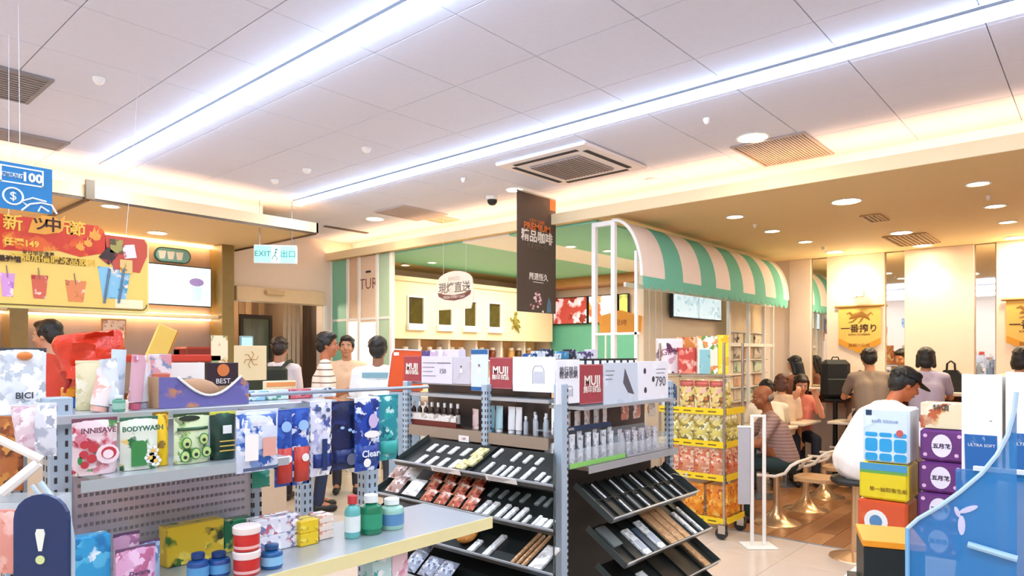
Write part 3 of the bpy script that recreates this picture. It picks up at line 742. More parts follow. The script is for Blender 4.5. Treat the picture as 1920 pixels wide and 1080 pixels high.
# white menu card rack at the far end of the facade
t = thing('card_rack', 'white rack of pastel menu cards under the far end of the awning', 'rack', (0, AY+.12, 0))
xa = onY(1372, 600, AY+.12)[0]; xb = 8.98
mb = MB(); mb.box(xa, xb, .02, .05, .002, 2.35); mb.build('rack_back', mat('rack_cream', '#f5e2c4', .6), t)
for i in range(3):
    for j in range(5):
        x = xa+.1+(xb-xa-.15)*i/3; z = .95+.17*j
        mb = MB(); mb.box(x, x+(xb-xa)/3*.62, 0, .015, z, z+.13); mb.build('menu_card', prt('card_%d' % ((i*2+j) % 4), ('#f3e6cf', '#f0c4a4', '#d5e6cf', '#f6efe2')[(i*2+j) % 4], (('#3c342c', '#f3e6cf'), ('#e8a888', '#f3d5bd'), ('#7fae90', '#eef5e4'), ('#8a8a80', '#e8dcc8'))[(i*2+j) % 4], 14, .56), t)
for j in range(6):
    mb = MB(); mb.box(xa, xb, -.03, .018, .92+.17*j, .935+.17*j); mb.build('card_ledge', m_white, t)

# ======================= DINING WALL =======================
def ysp(a, b, X=X1-.06):
    return onX(b, 600, X)[0], onX(a, 600, X)[0]
for k, (a, b) in enumerate(((1480, 1520), (1550, 1658), (1696, 1826), (1868, 2030), (2090, 2290))):
    y0, y1 = ysp(a, b)
    mb = MB(); mb.box(X1-.06, X1-.001, y0, y1, 0, ZL-.001, bev=.004); struct(mb.build('wall_panel', m_cream))
m_mir = mat('mirror_glass', '#f4f4f0', .02, metal=1.0, var=0)
for k, (a, b, lab) in enumerate(((1521, 1549, 'narrow wall mirror left of the first golden banner'), (1660, 1695, 'narrow wall mirror right of the first golden banner'), (1828, 1866, 'narrow wall mirror left of the second golden banner'))):
    y0, y1 = ysp(a, b)
    t = thing('wall_mirror', lab, 'mirror', (X1-.012, (y0+y1)/2, 1.12))
    mb = MB(); mb.box(-.006, .010, -(y1-y0)/2+.004, (y1-y0)/2-.004, 0, ZL-1.13); mb.build('mirror_pane', m_mir, t)
    mb = MB(); mb.box(-.02, .010, -(y1-y0)/2+.004, (y1-y0)/2-.004, -.02, -.001); mb.build('mirror_ledge', m_trayface, t)
# pennants
def pennant(pxa, pxb, pyt, pyb, lab, l2):
    X = X1-.075
    y0, y1 = onX(pxb, 600, X)[0], onX(pxa, 600, X)[0]; pc = (pxa+pxb)/2
    zt = onX(pc, pyt, X)[1]; zb = onX(pc, pyb, X)[1]; W = (y1-y0)/2; H = zt-zb
    t = thing('pennant', lab, 'banner', (X, (y0+y1)/2, zb), -pi/2)
    poly = [(-W, H*.22), (0, 0), (W, H*.22), (W, H), (-W, H)]
    mb = MB(); mb.prism(poly, -.006, 0); mb.build('cloth', mat('pennant_gold', '#eec063', .7, var=.03), t)
    mb = MB(); mb.prism([(-W*.98, H*.20), (0, -H*.0+.006), (W*.98, H*.20), (W*.98, H*.33), (0, H*.13), (-W*.98, H*.33)], -.009, -.0065); mb.build('lower_band', mat('pennant_deep', '#dc9a32', .7), t)
    mb = MB(); mb.tube([(-W-.04, -.01, H), (W+.04, -.01, H)], .014, 8); mb.build('rod', mat('rod_wood', '#b07a38', .5), t)
    mk = mat('ink_brown', '#463118', .6)
    text('一番搾り', W*.44, mk, t, (0, -.0075, H*.52), bold=.002); text('KIRIN ICHIBAN', W*.15, mk, t, (0, -.0075, H*.40))
    # stylised leaping creature emblem
    mb = MB()
    mb.tube([(-W*.48, -.009, H*.74), (-W*.2, -.009, H*.80), (.1*W, -.009, H*.83), (.35*W, -.009, H*.78), (.5*W, -.009, H*.70)], [.006, .03, .034, .022, .004], 8)
    mb.tube([(-W*.25, -.009, H*.78), (-W*.45, -.009, H*.87), (-W*.6, -.009, H*.84)], [.02, .015, .005], 6)
    mb.tube([(-W*.1, -.009, H*.77), (-W*.3, -.009, H*.68), (-W*.5, -.009, H*.66)], [.014, .008, .004], 6)
    mb.tube([(.2*W, -.009, H*.78), (.05*W, -.009, H*.68), (-.05*W, -.009, H*.64)], [.014, .008, .004], 6)
    mb.tube([(.38*W, -.009, H*.80), (.55*W, -.009, H*.86), (.66*W, -.009, H*.80)], [.01, .008, .003], 6)
    M_ = Matrix.Translation((0, -.009, 0)) @ Matrix.Scale(.12, 4, (0, 1, 0)) @ Matrix.Translation((0, .009, 0))
    m2 = MB(); m2.add(mb.v, mb.f, M_); m2.build('emblem', mat('emblem_ochre', '#9a6a22', .6), t, smooth=True)
    text('麒麟の伝統', W*.2, mat('ribbon_ink', '#9a5f14', .6), t, (0, -.0098, H*.17))
pennant(1572, 1652, 574, 663, 'golden pennant with black lettering on the wall between two mirrors', '')
pennant(1886, 1990, 560, 662, 'golden pennant at the right edge of the picture', '')
for (px, py, lab) in ((1607, 548, 'glowing wall lamp above the first golden pennant'), (1937, 532, 'wall lamp above the right edge pennant')):
    y, z = onX(px, py, X1-.13)
    t = thing('wall_lamp', lab, 'wall lamp', (X1-.062, y, z), -pi/2)
    mb = MB(); mb.box(-.06, .06, -.02, 0, -.05, .05, bev=.006); mb.build('back_plate', m_trayface, t)
    mb = MB(); mb.lathe([(.05, -.05), (.075, .03), (.07, .035)], 16, cy=-.09); mb.build('lamp_shade', emis('sconce', '#fff2d0', 5), t, smooth=True)
    mb = MB(); mb.tube([(0, -.02, -.03), (0, -.09, -.055)], .008); mb.build('arm', m_alu, t)
    l = bpy.data.lights.new('wall_lamp_bulb', 'POINT'); l.energy = 7; l.color = (1, .85, .6); l.shadow_soft_size = .05
    lo = bpy.data.objects.new('wall_lamp_bulb', l); COL.objects.link(lo); lo.parent = t; lo.location = (0, -.09, .09)
# bar counter along the mirror wall
t = thing('bar_counter', 'long narrow white bar counter along the mirror wall', 'counter', (0, 0, 0))
mb = MB(); mb.box(8.62, 9.03, -.6, 3.05, 1.05, 1.09, bev=.005); mb.build('bar_top', mat('bar_top', '#e9dccb', .3), t)
for y in (-.4, 1.2, 2.9):
    mb = MB(); mb.box(8.78, 8.84, y-.03, y+.03, .002, 1.049); mb.build('bar_leg', m_black, t)
mb = MB(); mb.box(8.98, 9.03, -.6, 3.05, .9, 1.049); mb.build('apron', mat('bar_apron', '#7d4a33', .5), t)
# ======================= PRODUCT BUILDERS (front faces local -Y, base at z=0) =======================
def pouch_mesh(w, h, t, crimp=.08, seed=0, top=True, stand=True):
    rr = random.Random(seed); nu, nv = 9, 11; mb = MB()
    for s in (-1, 1):
        rows = []
        for j in range(nv):
            v = j/(nv-1); row = []
            for i in range(nu):
                u = i/(nu-1)*2-1
                prof = (1-abs(u)**3)
                if stand: pv = min(1, (1-v)*1.6)**.8 if v > .3 else 1.0; pv *= (1 if v > 0 else .9)
                else: pv = sin(pi*v)**.45 if 0 < v < 1 else 0
                if v > 1-crimp*1.1: pv = 0
                d = s*t/2*prof*pv*(1+rr.uniform(-.18, .18))
                if abs(u) == 1: d = 0
                row.append((u*w/2*(1-.03*sin(pi*v)), d-(0.0), v*h+(rr.uniform(-.004, .004)*h if 0 < j < nv-1 else 0)))
            rows.append(row)
        mb.sheet(rows)
    return mb
def pouch(name, lab, cat, loc, w, h, t, base, acc, rz=0, group=None, scale=26, thr=.5, band=None, txt=None, tcol=None, seed=None, hang=False, rot=None, cap=None, stand=True, bh=(.35, .62)):
    th_ = thing(name, lab, cat, loc, rz, group, rot)
    seed = seed if seed is not None else rnd.randint(0, 9999)
    m = prt('pr_%s_%s_%s' % (base, acc[0], len(acc)), base, acc, scale, thr)
    o = pouch_mesh(w, h, t, seed=seed, stand=stand).build('film_bag', m, th_, smooth=True)
    mb = MB(); mb.box(-w/2, w/2, -.0016, .0016, h*.93, h, bev=.001)
    if hang: pass
    mb.build('crimped_seal', mat('seal_'+(tcol or base), tcol or base, .4), th_)
    if band:
        mb = MB(); z0, z1 = h*bh[0], h*bh[1]; rows = []
        for z in (z0, (z0+z1)/2, z1):
            rows.append([(u*w/2*.86, -t/2*(1-abs(u*.86)**3)*(1 if z < h*.4 else min(1, (1-z/h)*1.6)**.8)*1.12-.0028, z) for u in (-1, -.5, 0, .5, 1)])
        mb.sheet(rows); b_ = mb.build('print_panel', mat('panel_'+band, band, .35), th_, smooth=True)
        sol = b_.modifiers.new('s', 'SOLIDIFY'); sol.thickness = .001
    if txt:
        text(txt, h*.13, mat('ink_'+(tcol or '#303030'), tcol or '#303030', .5), th_, (0, -t/2*1.15-.0045, h*(bh[0]+bh[1])/2), bold=.0005)
    if cap:
        mb = MB(); mb.lathe([(w*.14, h), (w*.14, h+.02), (w*.11, h+.024)], 12); mb.build('cap', mat('cap_'+cap, cap, .4), th_, smooth=True)
    if hang:
        mb = MB(); mb.tube([(0, .0, h*.965), (0, .03, h*.97), (0, .10, h*.975)], .0025, 6); mb.build('hook', m_alu, th_)
    return th_
def carton(name, lab, cat, loc, w, h, d, base, acc, rz=0, group=None, band=None, txt=None, tcol='#ffffff', scale=20, thr=.52, rot=None, bh=(.25, .6), tsz=.3, side=None):
    th_ = thing(name, lab, cat, loc, rz, group, rot)
    mb = MB(); mb.box(-w/2, w/2, 0, d, 0, h, bev=.0015); mb.build('carton_body', prt('pr_%s_%s_%s' % (base, acc[0], len(acc)), base, acc, scale, thr), th_)
    if band: mb = MB(); mb.box(-w/2*.94, w/2*.94, -.0012, -.0002, h*bh[0], h*bh[1]); mb.build('print_panel', mat('panel_'+band, band, .35), th_)
    if txt: text(txt, min(h*tsz, w*.9/len(txt)*1.5), mat('ink_'+tcol, tcol, .5), th_, (0, -.0018, h*(bh[0]+bh[1])/2))
    mb = MB(); mb.box(-w/2*.98, w/2*.98, d*.49, d*.51, h+.0002, h+.0012); mb.build('lid_seam', mat('seam', '#9a9288', .6), th_)
    return th_
def bottle(name, lab, loc, r, h, col, capc, labc, group=None, cat='bottle', rz=0, n=14, alpha=1.0):
    th_ = thing(name, lab, cat, loc, rz, group)
    mb = MB(); mb.lathe([(r*.92, 0), (r, r*.2), (r, h*.62), (r*.9, h*.7), (r*.4, h*.78), (r*.38, h*.84)], n); mb.build('bottle_body', mat('bt_'+col+str(alpha), col, .25, alpha=alpha), th_, smooth=True)
    mb = MB(); mb.lathe([(r*.62, h*.80), (r*.62, h*.98), (r*.52, h)], n); mb.build('cap', mat('cap_'+capc, capc, .4), th_, smooth=True)
    if labc: mb = MB(); mb.lathe([(r*1.02, h*.15), (r*1.02, h*.52)], n); mb.build('label_band', mat('panel_'+labc, labc, .4), th_, smooth=True)
    return th_
def tube_pack(name, lab, loc, w, h, col, capc, rz=0, group=None, rot=None, acc=None):
    th_ = thing(name, lab, 'tube', loc, rz, group, rot); mb = MB(); rows = []
    for z, a, b in ((.0, .42, .40), (.12, .42, .4), (.14, .5, .42), (.6, .52, .3), (.94, .55, .03), (1, .55, .02)):
        rows.append([(w*a*cos(q), w*b*sin(q), h*z) for q in [2*pi*k/12 for k in range(12)]])
    cp = MB(); cp.sheet([r_+[r_[0]] for r_ in rows[:2]]); cp.add(rows[0], [tuple(range(12))]); cp.build('cap', mat('cap_'+capc, capc, .4), th_, smooth=True)
    mb.sheet([r_+[r_[0]] for r_ in rows[2:]]); mb.add(rows[2], [tuple(range(12))]); mb.add(rows[5], [tuple(range(12))])
    mb.build('tube_body', prt('tb_%s' % col, col, acc, 30, .55) if acc else mat('tb_'+col, col, .3), th_, smooth=True)
    return th_
def slotY(pxl, pxr, pyt, pyb, Y):
    pc = (pxl+pxr)/2; xa = onY(pxl, 0, Y)[0]; xb = onY(pxr, 0, Y)[0]; zt = onY(pc, pyt, Y)[1]; zb = onY(pc, pyb, Y)[1]
    return (xa+xb)/2, zb, xb-xa, zt-zb
def slotX(pxl, pxr, pyt, pyb, X):
    pc = (pxl+pxr)/2; ya = onX(pxl, 0, X)[0]; yb = onX(pxr, 0, X)[0]; zt = onX(pc, pyt, X)[1]; zb = onX(pc, pyb, X)[1]
    return (ya+yb)/2, zb, ya-yb, zt-zb
m_gond = mat('gondola_blue_grey', '#b2c3d0', .35, metal=.15, var=.03)
m_shelf = mat('shelf_steel', '#bcc2c6', .28, metal=.4, var=.05)
def upright(parent, x, y, z1, w=.05, holes=True, z0=.002, face='both'):
    mb = MB(); mb.box(x-w/2, x+w/2, y-w/2, y+w/2, z0, z1, bev=.003); p_ = mb.build('upright', m_gond, parent)
    mb = MB(); z = z0+.05
    while z < z1-.03:
        for s in ((-.011, .011) if face == 'both' else (.016,)):
            mb.box(x+s-.003, x+s+.003, y-w/2-.0009, y-w/2-.0001, z, z+.014)
            if face == 'both': mb.box(x-w/2-.0009, x-w/2-.0001, y+s-.003, y+s+.003, z, z+.014)
        z += .028
    h = mb.build('slot_holes', m_darkgap, p_); h['kind'] = 'stuff'; return p_

# ======================= LEFT GONDOLA =======================
GY = 1.86; GX0, GX1 = .49, 1.38; DZ = 1.36
lg = thing('gondola_shelf', 'grey steel gondola shelf unit at the left with hanging refill packs', 'shelf unit', (0, 0, 0))
upright(lg, GX0, GY, 1.40); upright(lg, GX1, GY, 1.34)
upright(lg, .98, GY, 1.34, .03)
mb = MB(); mb.box(GX0+.026, .96, GY-.004, GY+.004, .55, 1.33)
bp = mb.build('perforated_back', mat('perf_metal', '#cfccd2', .25, metal=.35, var=.1, vs=3), lg)
mb = MB()
for i in range(34):
    for j in range(22):
        x = GX0+.04+i*.0128; z = .70+j*.024
        if x > .95: continue
        mb.box(x, x+.0075, GY-.0055, GY-.0041, z, z+.008)
h = mb.build('slot_holes', mat('perf_hole', '#8a868c', .6), bp); h['kind'] = 'stuff'
def shelf(parent, x0, x1, y0, y1, z, m=None, rail=None):
    mb = MB(); mb.box(x0, x1, y0, y1, z-.022, z, bev=.002); s_ = mb.build('shelf_board', m or m_shelf, parent)
    if rail:
        mb = MB(); mb.box(x0, x1, y0-.006, y0-.0005, z-.032, z+.004); mb.build('price_rail', mat('rail_'+rail, rail, .3), s_)
    return s_
S1 = 1.236; S2 = .972
shelf(lg, GX0+.03, .94, 1.60, GY-.006, S1)
shelf(lg, GX0+.03, 1.60, 1.50, GY-.03, S2, rail='#e6dca2')
shelf(lg, .22, 1.22, 1.80, 2.30, DZ)
shelf(lg, GX0+.03, 1.35, 1.45, GY-.03, .62)
mb = MB(); mb.box(.22, 1.42, 1.60, 2.30, .002, .14); mb.build('plinth', m_gond, lg)
upright(lg, GX0, 2.25, 1.337); upright(lg, GX1, 2.25, 1.337)
def on_deck(pxl, pxr, pyt, Y, pyb=None):
    x, _, w_, h_ = slotY(pxl, pxr, pyt, 780, Y)
    zt = onY((pxl+pxr)/2, pyt, Y)[1]; return x, DZ+.001, w_, zt-DZ-.001
# --- top deck goods ---
x, z, w_, h_ = on_deck(-8, 92, 652, 1.90)
t = pouch('clear_refill_bag', 'clear white wrapped bag with an orange seal at the far left', 'bag', (x, 1.92, z), w_, h_, .05, '#dfe4e8', ('#ffffff', '#c3cad0', '#b4bcc4'), scale=30, thr=.42, txt='BICI', tcol='#3f444a', bh=(.2, .36))
mb = MB(); mb.ell((.005, -.014, h_*.88), (.016, .008, .010)); mb.build('orange_seal', mat('seal_orange', '#e0843c', .4), t, smooth=True)
x, z, w_, h_ = on_deck(98, 232, 624, 2.05)
t = thing('red_plastic_bag', 'crumpled bright red plastic bag in front of the cashier', 'bag', (x, 2.05, z))
rr = random.Random(5); rows = []
N = 20
for j, v in enumerate((0.38, .45, .55, .65, .75, .85, .93, 1.0)):
    row = []
    for i in range(N):
        a = 2*pi*i/N; wd = w_/2*(.35+.65*min(1, (v-.3)/.45)); wd = min(wd, w_/2)
        rx = wd*(1+rr.uniform(-.05, .05)); ry = .045*(1+rr.uniform(-.35, .35))
        row.append((rx*cos(a)*(1 if v < 1 else .96)+(-.03 if v < .6 else 0)*(.6-v)*3, ry*sin(a), h_*(v+rr.uniform(-.02, .02)) + (.012*cos(a) if v > .9 else 0)))
    row.append(row[0]); rows.append(row)
mb = MB(); mb.sheet(rows); mb.add(rows[0][:-1], [tuple(range(N))]); mb.add(rows[-1][:-1], [tuple(range(N))])
mb.build('bag_body', mat('glossy_red', '#de3a1c', .25, var=.3, vs=30, bump=.6), t, smooth=True)
for k, dx in enumerate((-.055, -.03, .0)):
    mb = MB(); mb.tube([(dx, 0, h_*.48), (dx+.004, -.01, h_*.34), (dx-.006+.008*k, -.012, h_*.2)], [.014, .009, .004], 8); mb.build('bag_tail', mat('deep_red', '#a82418', .3), t, smooth=True)
mb = MB(); mb.box(-.065, .0, -.02, .03, .0, h_*.13, bev=.004); mb.build('blue_foot', mat('royal_blue', '#1b5fae', .4), t)
mb = MB(); mb.box(-.06, -.005, -.017, .027, h_*.131, h_*.27, bev=.004); mb.build('orange_foot', prt('orange_mix', '#e8901e', ('#c0591a', '#f2b24a'), 60, .5), t)
x, z, w_, h_ = on_deck(140, 190, 676, 1.92)
pouch('cream_pouch', 'tall pale cream pouch between the red bag and the white tubes', 'pouch', (x+.004, 1.93, z), w_, h_, .03, '#e9dcb0', ('#f4ecd0', '#d8cb98'))
tb = [(163, 200, 690, '#f0e0dc', '#e8b0a0', 12), (186, 214, 692, '#e9eef2', '#7fa8b8', 3), (196, 226, 672, '#dfe6ea', '#c6ccd4', -6), (214, 240, 655, '#cfe0ea', '#9db8d0', 2), (236, 262, 665, '#d8a8b4', '#c05a70', 5), (262, 288, 680, '#e4e8f0', '#b8bccc', -3)]
for k, (a, b, yt, c, cc, an) in enumerate(tb):
    x, z, w_, h_ = on_deck(a, b, yt, 1.86)
    tube_pack('toothpaste_tube', ['slanted pale pink tube leaning left of the white tubes', 'white tube with a slate cap standing on the shelf top', 'grey white tube with a pale cap behind its neighbours', 'tallest pale blue tube in the group on the shelf top', 'rose pink tube in the group on the shelf top', 'lilac white tube nearest the pink carton'][k], (x-.0, 1.85+.04*(k % 2), z), w_, h_, c, cc, rot=(0, R(an), 0), acc=('#ffffff', cc), group=None)
x, z, w_, h_ = on_deck(212, 246, 740, 1.80)
bottle('green_bottle', 'small sea green bottle in front of the tubes', (x, 1.822, z), w_*.36, h_*.95, '#5f9f86', '#e6f0ea', '#9cc8b4')
x, z, w_, h_ = on_deck(235, 292, 604, 2.12)
t = thing('yellow_board', 'slanted plain yellow card standing up behind the tubes', 'card', (x-.01, 2.12, z), 0, rot=(0, R(22), 0))
mb = MB(); mb.box(-.028, .028, 0, .012, .002, h_*1.02, bev=.002); mb.build('card', mat('board_yellow', '#ecc45a', .6, var=.04), t)
mb = MB(); mb.box(.0285, .0315, -.001, .013, .002, h_*1.02); mb.build('orange_edge', mat('edge_orange', '#c98430', .5), t)
mb = MB(); mb.box(-.02, .02, .013, .03, .002, .03); mb.build('foot', m_alu, t)
x, z, w_, h_ = on_deck(288, 318, 700, 1.88)
carton('pink_carton', 'small salmon carton between the tubes and the purple display box', 'carton', (x, 1.87, z), w_*.9, h_, .03, '#d8745a', ('#e89a7a', '#c05a48'))
x, z, w_, h_ = on_deck(284, 322, 664, 2.0)
carton('white_pink_carton', 'white and pink carton standing behind the salmon one', 'carton', (x, 2.0, z), w_, h_, .03, '#f2e2e2', ('#e0a0a8', '#8a9cb8'), scale=30)
# purple display box with a scooped front
xl, _ = onY(290, 0, 1.86); xr, _ = onY(457, 0, 1.86)
t = thing('scooped_display_box', 'purple cardboard display box with a white-edged scooped opening', 'display box', ((xl+xr)/2, 1.83, DZ+.001))
W = (xr-xl)/2; H = onY(300, 708, 1.83)[1]-DZ
top = [(-W, H)]+[(-W*.62+(W*1.42)*i/12, H*.98-H*.62*sin(pi*i/12)) for i in range(13)]+[(W, H*.72)]
mb = MB(); mb.prism([(-W, 0), (W, 0)]+top[::-1], 0, .004); mb.build('front_panel', prt('purple_print', '#6e6aa8', ('#8884c0', '#c98a5a', '#5c5898'), 16, .6), t)
mb = MB(); mb.tube([(x_, -.003, z_) for x_, z_ in top[1:-1]], .0035, 6); mb.build('white_edge', m_white, t, smooth=True)
mb = MB(); mb.box(-W, W, .10, .104, 0, H*.6); mb.build('back_panel', mat('kraft_inside', '#c09a72', .7), t)
for q in ((-W, -W+.004, H), (W-.004, W, H*.72)): mb = MB(); mb.box(q[0], q[1], .0045, .0995, 0, q[2]); mb.build('side_panel', MATS['kraft_inside'], t)
mb = MB(); mb.ell((-.012, .05, H*.42), (W*.6, .03, H*.5), 16, 8); mb.build('brown_filling', mat('kraft_fill', '#b58a66', .7), t, smooth=True)
for k, (a, b, yt, base, acc, lab, txt, tc) in enumerate(((316, 384, 680, '#f3ece2', ('#dcd2c4', '#8a8078'), 'white card with handwriting behind the purple display box', 'milk', '#8a9098'), (388, 447, 680, '#33222a', ('#4a2c30', '#20151c'), 'dark brown card with an orange circle behind the purple display box', 'BEST', '#f0e8e0'))):
    x, z, w_, h_ = on_deck(a, b, yt, 2.05)
    t = thing('display_card', lab, 'card', (x, 2.05, z))
    mb = MB(); mb.box(-w_/2, w_/2, 0, .006, 0, h_, bev=.001); mb.build('card_sheet', prt('dcard%d' % k, base, acc, 12, .6), t)
    if k: mb = MB(); mb.lathe([(.019, -.001), (.019, .001)], 20, M=Matrix.Translation((0, -.0022, h_*.80)) @ Matrix.Rotation(pi/2, 4, 'X')); mb.build('orange_disc', mat('disc_orange', '#d9783c', .5), t)
    text(txt, .022, mat('ink_'+tc, tc, .5), t, (0, -.0018, h_*(.58 if k == 0 else .5)))
    mb = MB(); mb.box(-.02, .02, .0065, .04, 0, .004); mb.build('foot', m_alu, t)
x, z, w_, h_ = on_deck(440, 500, 648, 2.2)
t = thing('display_card', 'tall pale gold card with a flower sketch at the right end of the shelf top', 'card', (x, 2.2, z))
mb = MB(); mb.box(-w_/2, w_/2, 0, .006, h_*.3, h_, bev=.001); mb.build('card_sheet', mat('pale_gold', '#ecd2a0', .6, var=.04), t)
mb = MB(); mb.box(-w_/2+.004, w_/2-.004, .001, .02, 0, h_*.298); mb.build('dark_foot', mat('olive_dark', '#2e3018', .6), t)
mg = mat('sketch_gold', '#b5843c', .6)
for a in range(0, 360, 60):
    mb = MB(); mb.tube([(.0, -.001, h_*.72), (.02*cos(R(a)), -.001, h_*.72+.02*sin(R(a))), (.028*cos(R(a+25)), -.001, h_*.72+.028*sin(R(a+25)))], .001, 5); mb.build('flower_line', mg, t)
x, z, w_, h_ = on_deck(498, 556, 714, 2.1)
carton('offer_card', 'cream price card with an orange stripe at the right end of the shelf top', 'card', (x, 2.1, z), w_, h_, .02, '#f3ddb0', ('#e8a060', '#f7ecd0', '#c8742c'), scale=30, band='#ee9a58', bh=(.62, .9))
# second row of small things on the deck's right end
for k, (a, b, yt, yb, c, acc, lab) in enumerate(((455, 492, 748, 775, '#9ccbe2', ('#3f88b8', '#eaf4f8'), 'pale blue box on the shelf top right of the purple display box'),
        (495, 536, 742, 770, '#cfe3dc', ('#3c9a78', '#f0f6f2'), 'white and green box on the shelf top above the red roll'),
        (538, 578, 742, 768, '#d5606a', ('#e88a90', '#9a3c50'), 'pink box on the shelf top above the red roll'),
        (580, 625, 736, 768, '#e8e8ee', ('#30405c', '#ffffff'), 'white box with dark dots on the shelf top'))):
    x, z, w_, h_ = on_deck(a, b, yt, 1.95)
    carton('small_box', lab, 'box', (x, 1.93, z), w_*.96, max(h_, .03), .05, c, acc, scale=40)

# --- shelf 1 standing pouches ---
PS = []
for k, (a, b, yt, c, acc, lab, txt, tc, band) in enumerate((
    (134, 220, 784, '#eed6d8', ('#b8384a', '#f2e6e8', '#4f8f4a', '#d88090'), 'pale pink pouch printed with red berries', 'INNISAVE', '#7a4a58', None),
    (224, 296, 782, '#e6ecd8', ('#2f8a4a', '#f4f4e0', '#1f6e3c', '#e6c870'), 'white and green pouch printed with daisies', 'BODYWASH', '#3f6f58', None),
    (292, 322, 774, '#f2c81c', ('#e8a814', '#8a6a10'), 'bright yellow pouch squeezed beside the daisy pouch', None, '#8a6a10', None),
    (325, 392, 775, '#dbe8b8', ('#7fae4a', '#33502a', '#f0f2d8'), 'pale green pouch printed with avocado halves', None, '#33502a', '#2e5a38'),
    (393, 441, 772, '#133a2c', ('#1f5a40', '#0d2a20'), 'dark green pouch with a yellow top', None, '#c8c83c', None))):
    x, z, w_, h_ = slotY(a, b, yt, 885, 1.68); h_ = onY((a+b)/2, yt, 1.68)[1]-S1
    t = pouch('refill_pouch', lab, 'pouch', (x, 1.68+.02*(k == 2), S1+.001), w_*1.0, h_, .035, c, acc, band=band, txt=txt, tcol=tc, scale=34, thr=.55, bh=(.66, .72) if band else (.72, .85), seed=k); PS.append((t, w_, h_))
def disc(t, x, z, rx, rz_, m, y=-.0235, nm='printed_spot', n=12):
    mb = MB(); mb.prism([(x+rx*cos(2*pi*i/n), z+rz_*sin(2*pi*i/n)) for i in range(n)], y-.0012, y); mb.build(nm, m, t)
m_rd = mat('spot_red', '#c23a44', .35); m_gn = mat('spot_green', '#3c8a48', .35); m_pk = mat('spot_pinkw', '#f4dfe2', .35); m_dg = mat('spot_dark', '#27382a', .35); m_yw = mat('spot_yellow', '#ecc456', .35); m_lg = mat('spot_lime', '#c8dc8a', .35)
t, w_, h_ = PS[0]
for (x, z, r) in ((-.3, .55, .1), (-.12, .48, .11), (-.32, .38, .1), (-.15, .30, .11), (-.3, .2, .09)): disc(t, x*w_, z*h_, r*w_, r*w_, m_rd)
disc(t, .2*w_, .36*h_, .26*w_, .24*w_, m_pk); disc(t, .22*w_, .38*h_, .17*w_, .15*w_, m_rd, -.0249); disc(t, .20*w_, .36*h_, .12*w_, .11*w_, m_pk, -.0263); disc(t, -.4*w_, .28*h_, .05*w_, .1*w_, m_gn)
t, w_, h_ = PS[1]
mb = MB(); mb.prism([(-.3*w_, .08*h_), (.1*w_, .08*h_), (.1*w_, .5*h_), (.0, .56*h_), (-.2*w_, .56*h_), (-.3*w_, .5*h_)], -.0247, -.0235); mb.build('bottle_picture', m_gn, t)
for (x, z) in ((.25, .35), (.32, .15), (.18, .22)):
    for q in range(6): disc(t, x*w_+.008*cos(q*1.05), z*h_+.008*sin(q*1.05), .005, .005, m_white, -.0249, 'petal', 8)
    disc(t, x*w_, z*h_, .005, .005, m_yw, -.0263, 'flower_centre', 8)
t, w_, h_ = PS[3]
for (x, z) in ((-.25, .42), (.22, .48), (.0, .2), (.3, .22), (-.3, .16)):
    disc(t, x*w_, z*h_, .14*w_, .17*w_, m_gn); disc(t, x*w_, z*h_, .11*w_, .14*w_, m_lg, -.0249); disc(t, x*w_, z*h_-.002, .05*w_, .05*w_, m_dg, -.0263)
disc(t, -.1*w_, .9*h_, .3*w_, .06*h_, m_dg, -.008)
t, w_, h_ = PS[4]
mb = MB(); mb.box(-.01, .012, -.0245, -.0225, h_*.55, h_*.72); mb.build('white_tag', m_white, t)
for z in (.18, .28, .38): mb = MB(); mb.box(-.018, .02, -.0235, -.0225, h_*z, h_*z+.003); mb.build('gold_line', m_yw, t)
# clear shelf front and price flags
x0, _ = onY(150, 0, 1.6); x1, _ = onY(440, 0, 1.6)
mb = MB(); mb.box(x0, x1, 1.592, 1.5945, S1-.022, S1+.002); mb.build('price_rail', mat('rail_steel', '#a8b0b0', .3), lg)
# --- hanging packs along the right half ---
hp = [(441, 522, 768, 884, 1.60, '#d8e2f2', ('#2f62b8', '#f0f3fa', '#8aa8dc'), 'white pack with a blue header hanging first right of the standing pouches', '#2f5fb4', (.72, .92), None),
      (514, 548, 768, 912, 1.66, '#2350a8', ('#1a3c8c', '#3c6cc8'), 'blue and red pack hanging beside the white one', '#c8362c', (.05, .5), None),
      (546, 580, 765, 908, 1.70, '#2b5cc0', ('#e8ecf6', '#1c4498'), 'second blue and red pack hanging with a white disc', '#d0402e', (.05, .5), None),
      (581, 622, 752, 892, 1.70, '#e0e2f0', ('#b4b8dc', '#4a5a9c', '#ffffff'), 'white and violet razor pack hanging in the row', '#1d3680', (.12, .3), None),
      (621, 668, 752, 880, 1.70, '#0f1f4c', ('#1a2f6c', '#0a1638'), 'navy pack hanging left of the royal blue one', '#152a66', (.1, .3), None),
      (664, 712, 745, 882, 1.68, '#1c44a4', ('#0f2c78', '#dfe8f6', '#2f64c4'), 'royal blue pack with white lettering hanging in the row', '#163a90', (.12, .35), 'Clear'),
      (708, 747, 740, 862, 1.72, '#1f8f98', ('#2fb0a8', '#126a78', '#bfe6e0'), 'teal pack hanging last at the right end of the row', '#2fa8a0', (.1, .3), None)]
HP = []
for k, (a, b, yt, yb, Y, c, acc, lab, band, bh, txt) in enumerate(hp):
    x, z, w_, h_ = slotY(a, b, yt, yb, Y)
    HPT = pouch('hanging_pack', lab, 'refill pack', (x, Y, z), w_*.98, h_, .024, c, acc, band=band, bh=bh, txt=txt, tcol='#e8eef8' if txt else c, scale=38, hang=True, stand=False, group=None, seed=20+k); HP.append((HPT, w_, h_))
t, w_, h_ = HP[0]
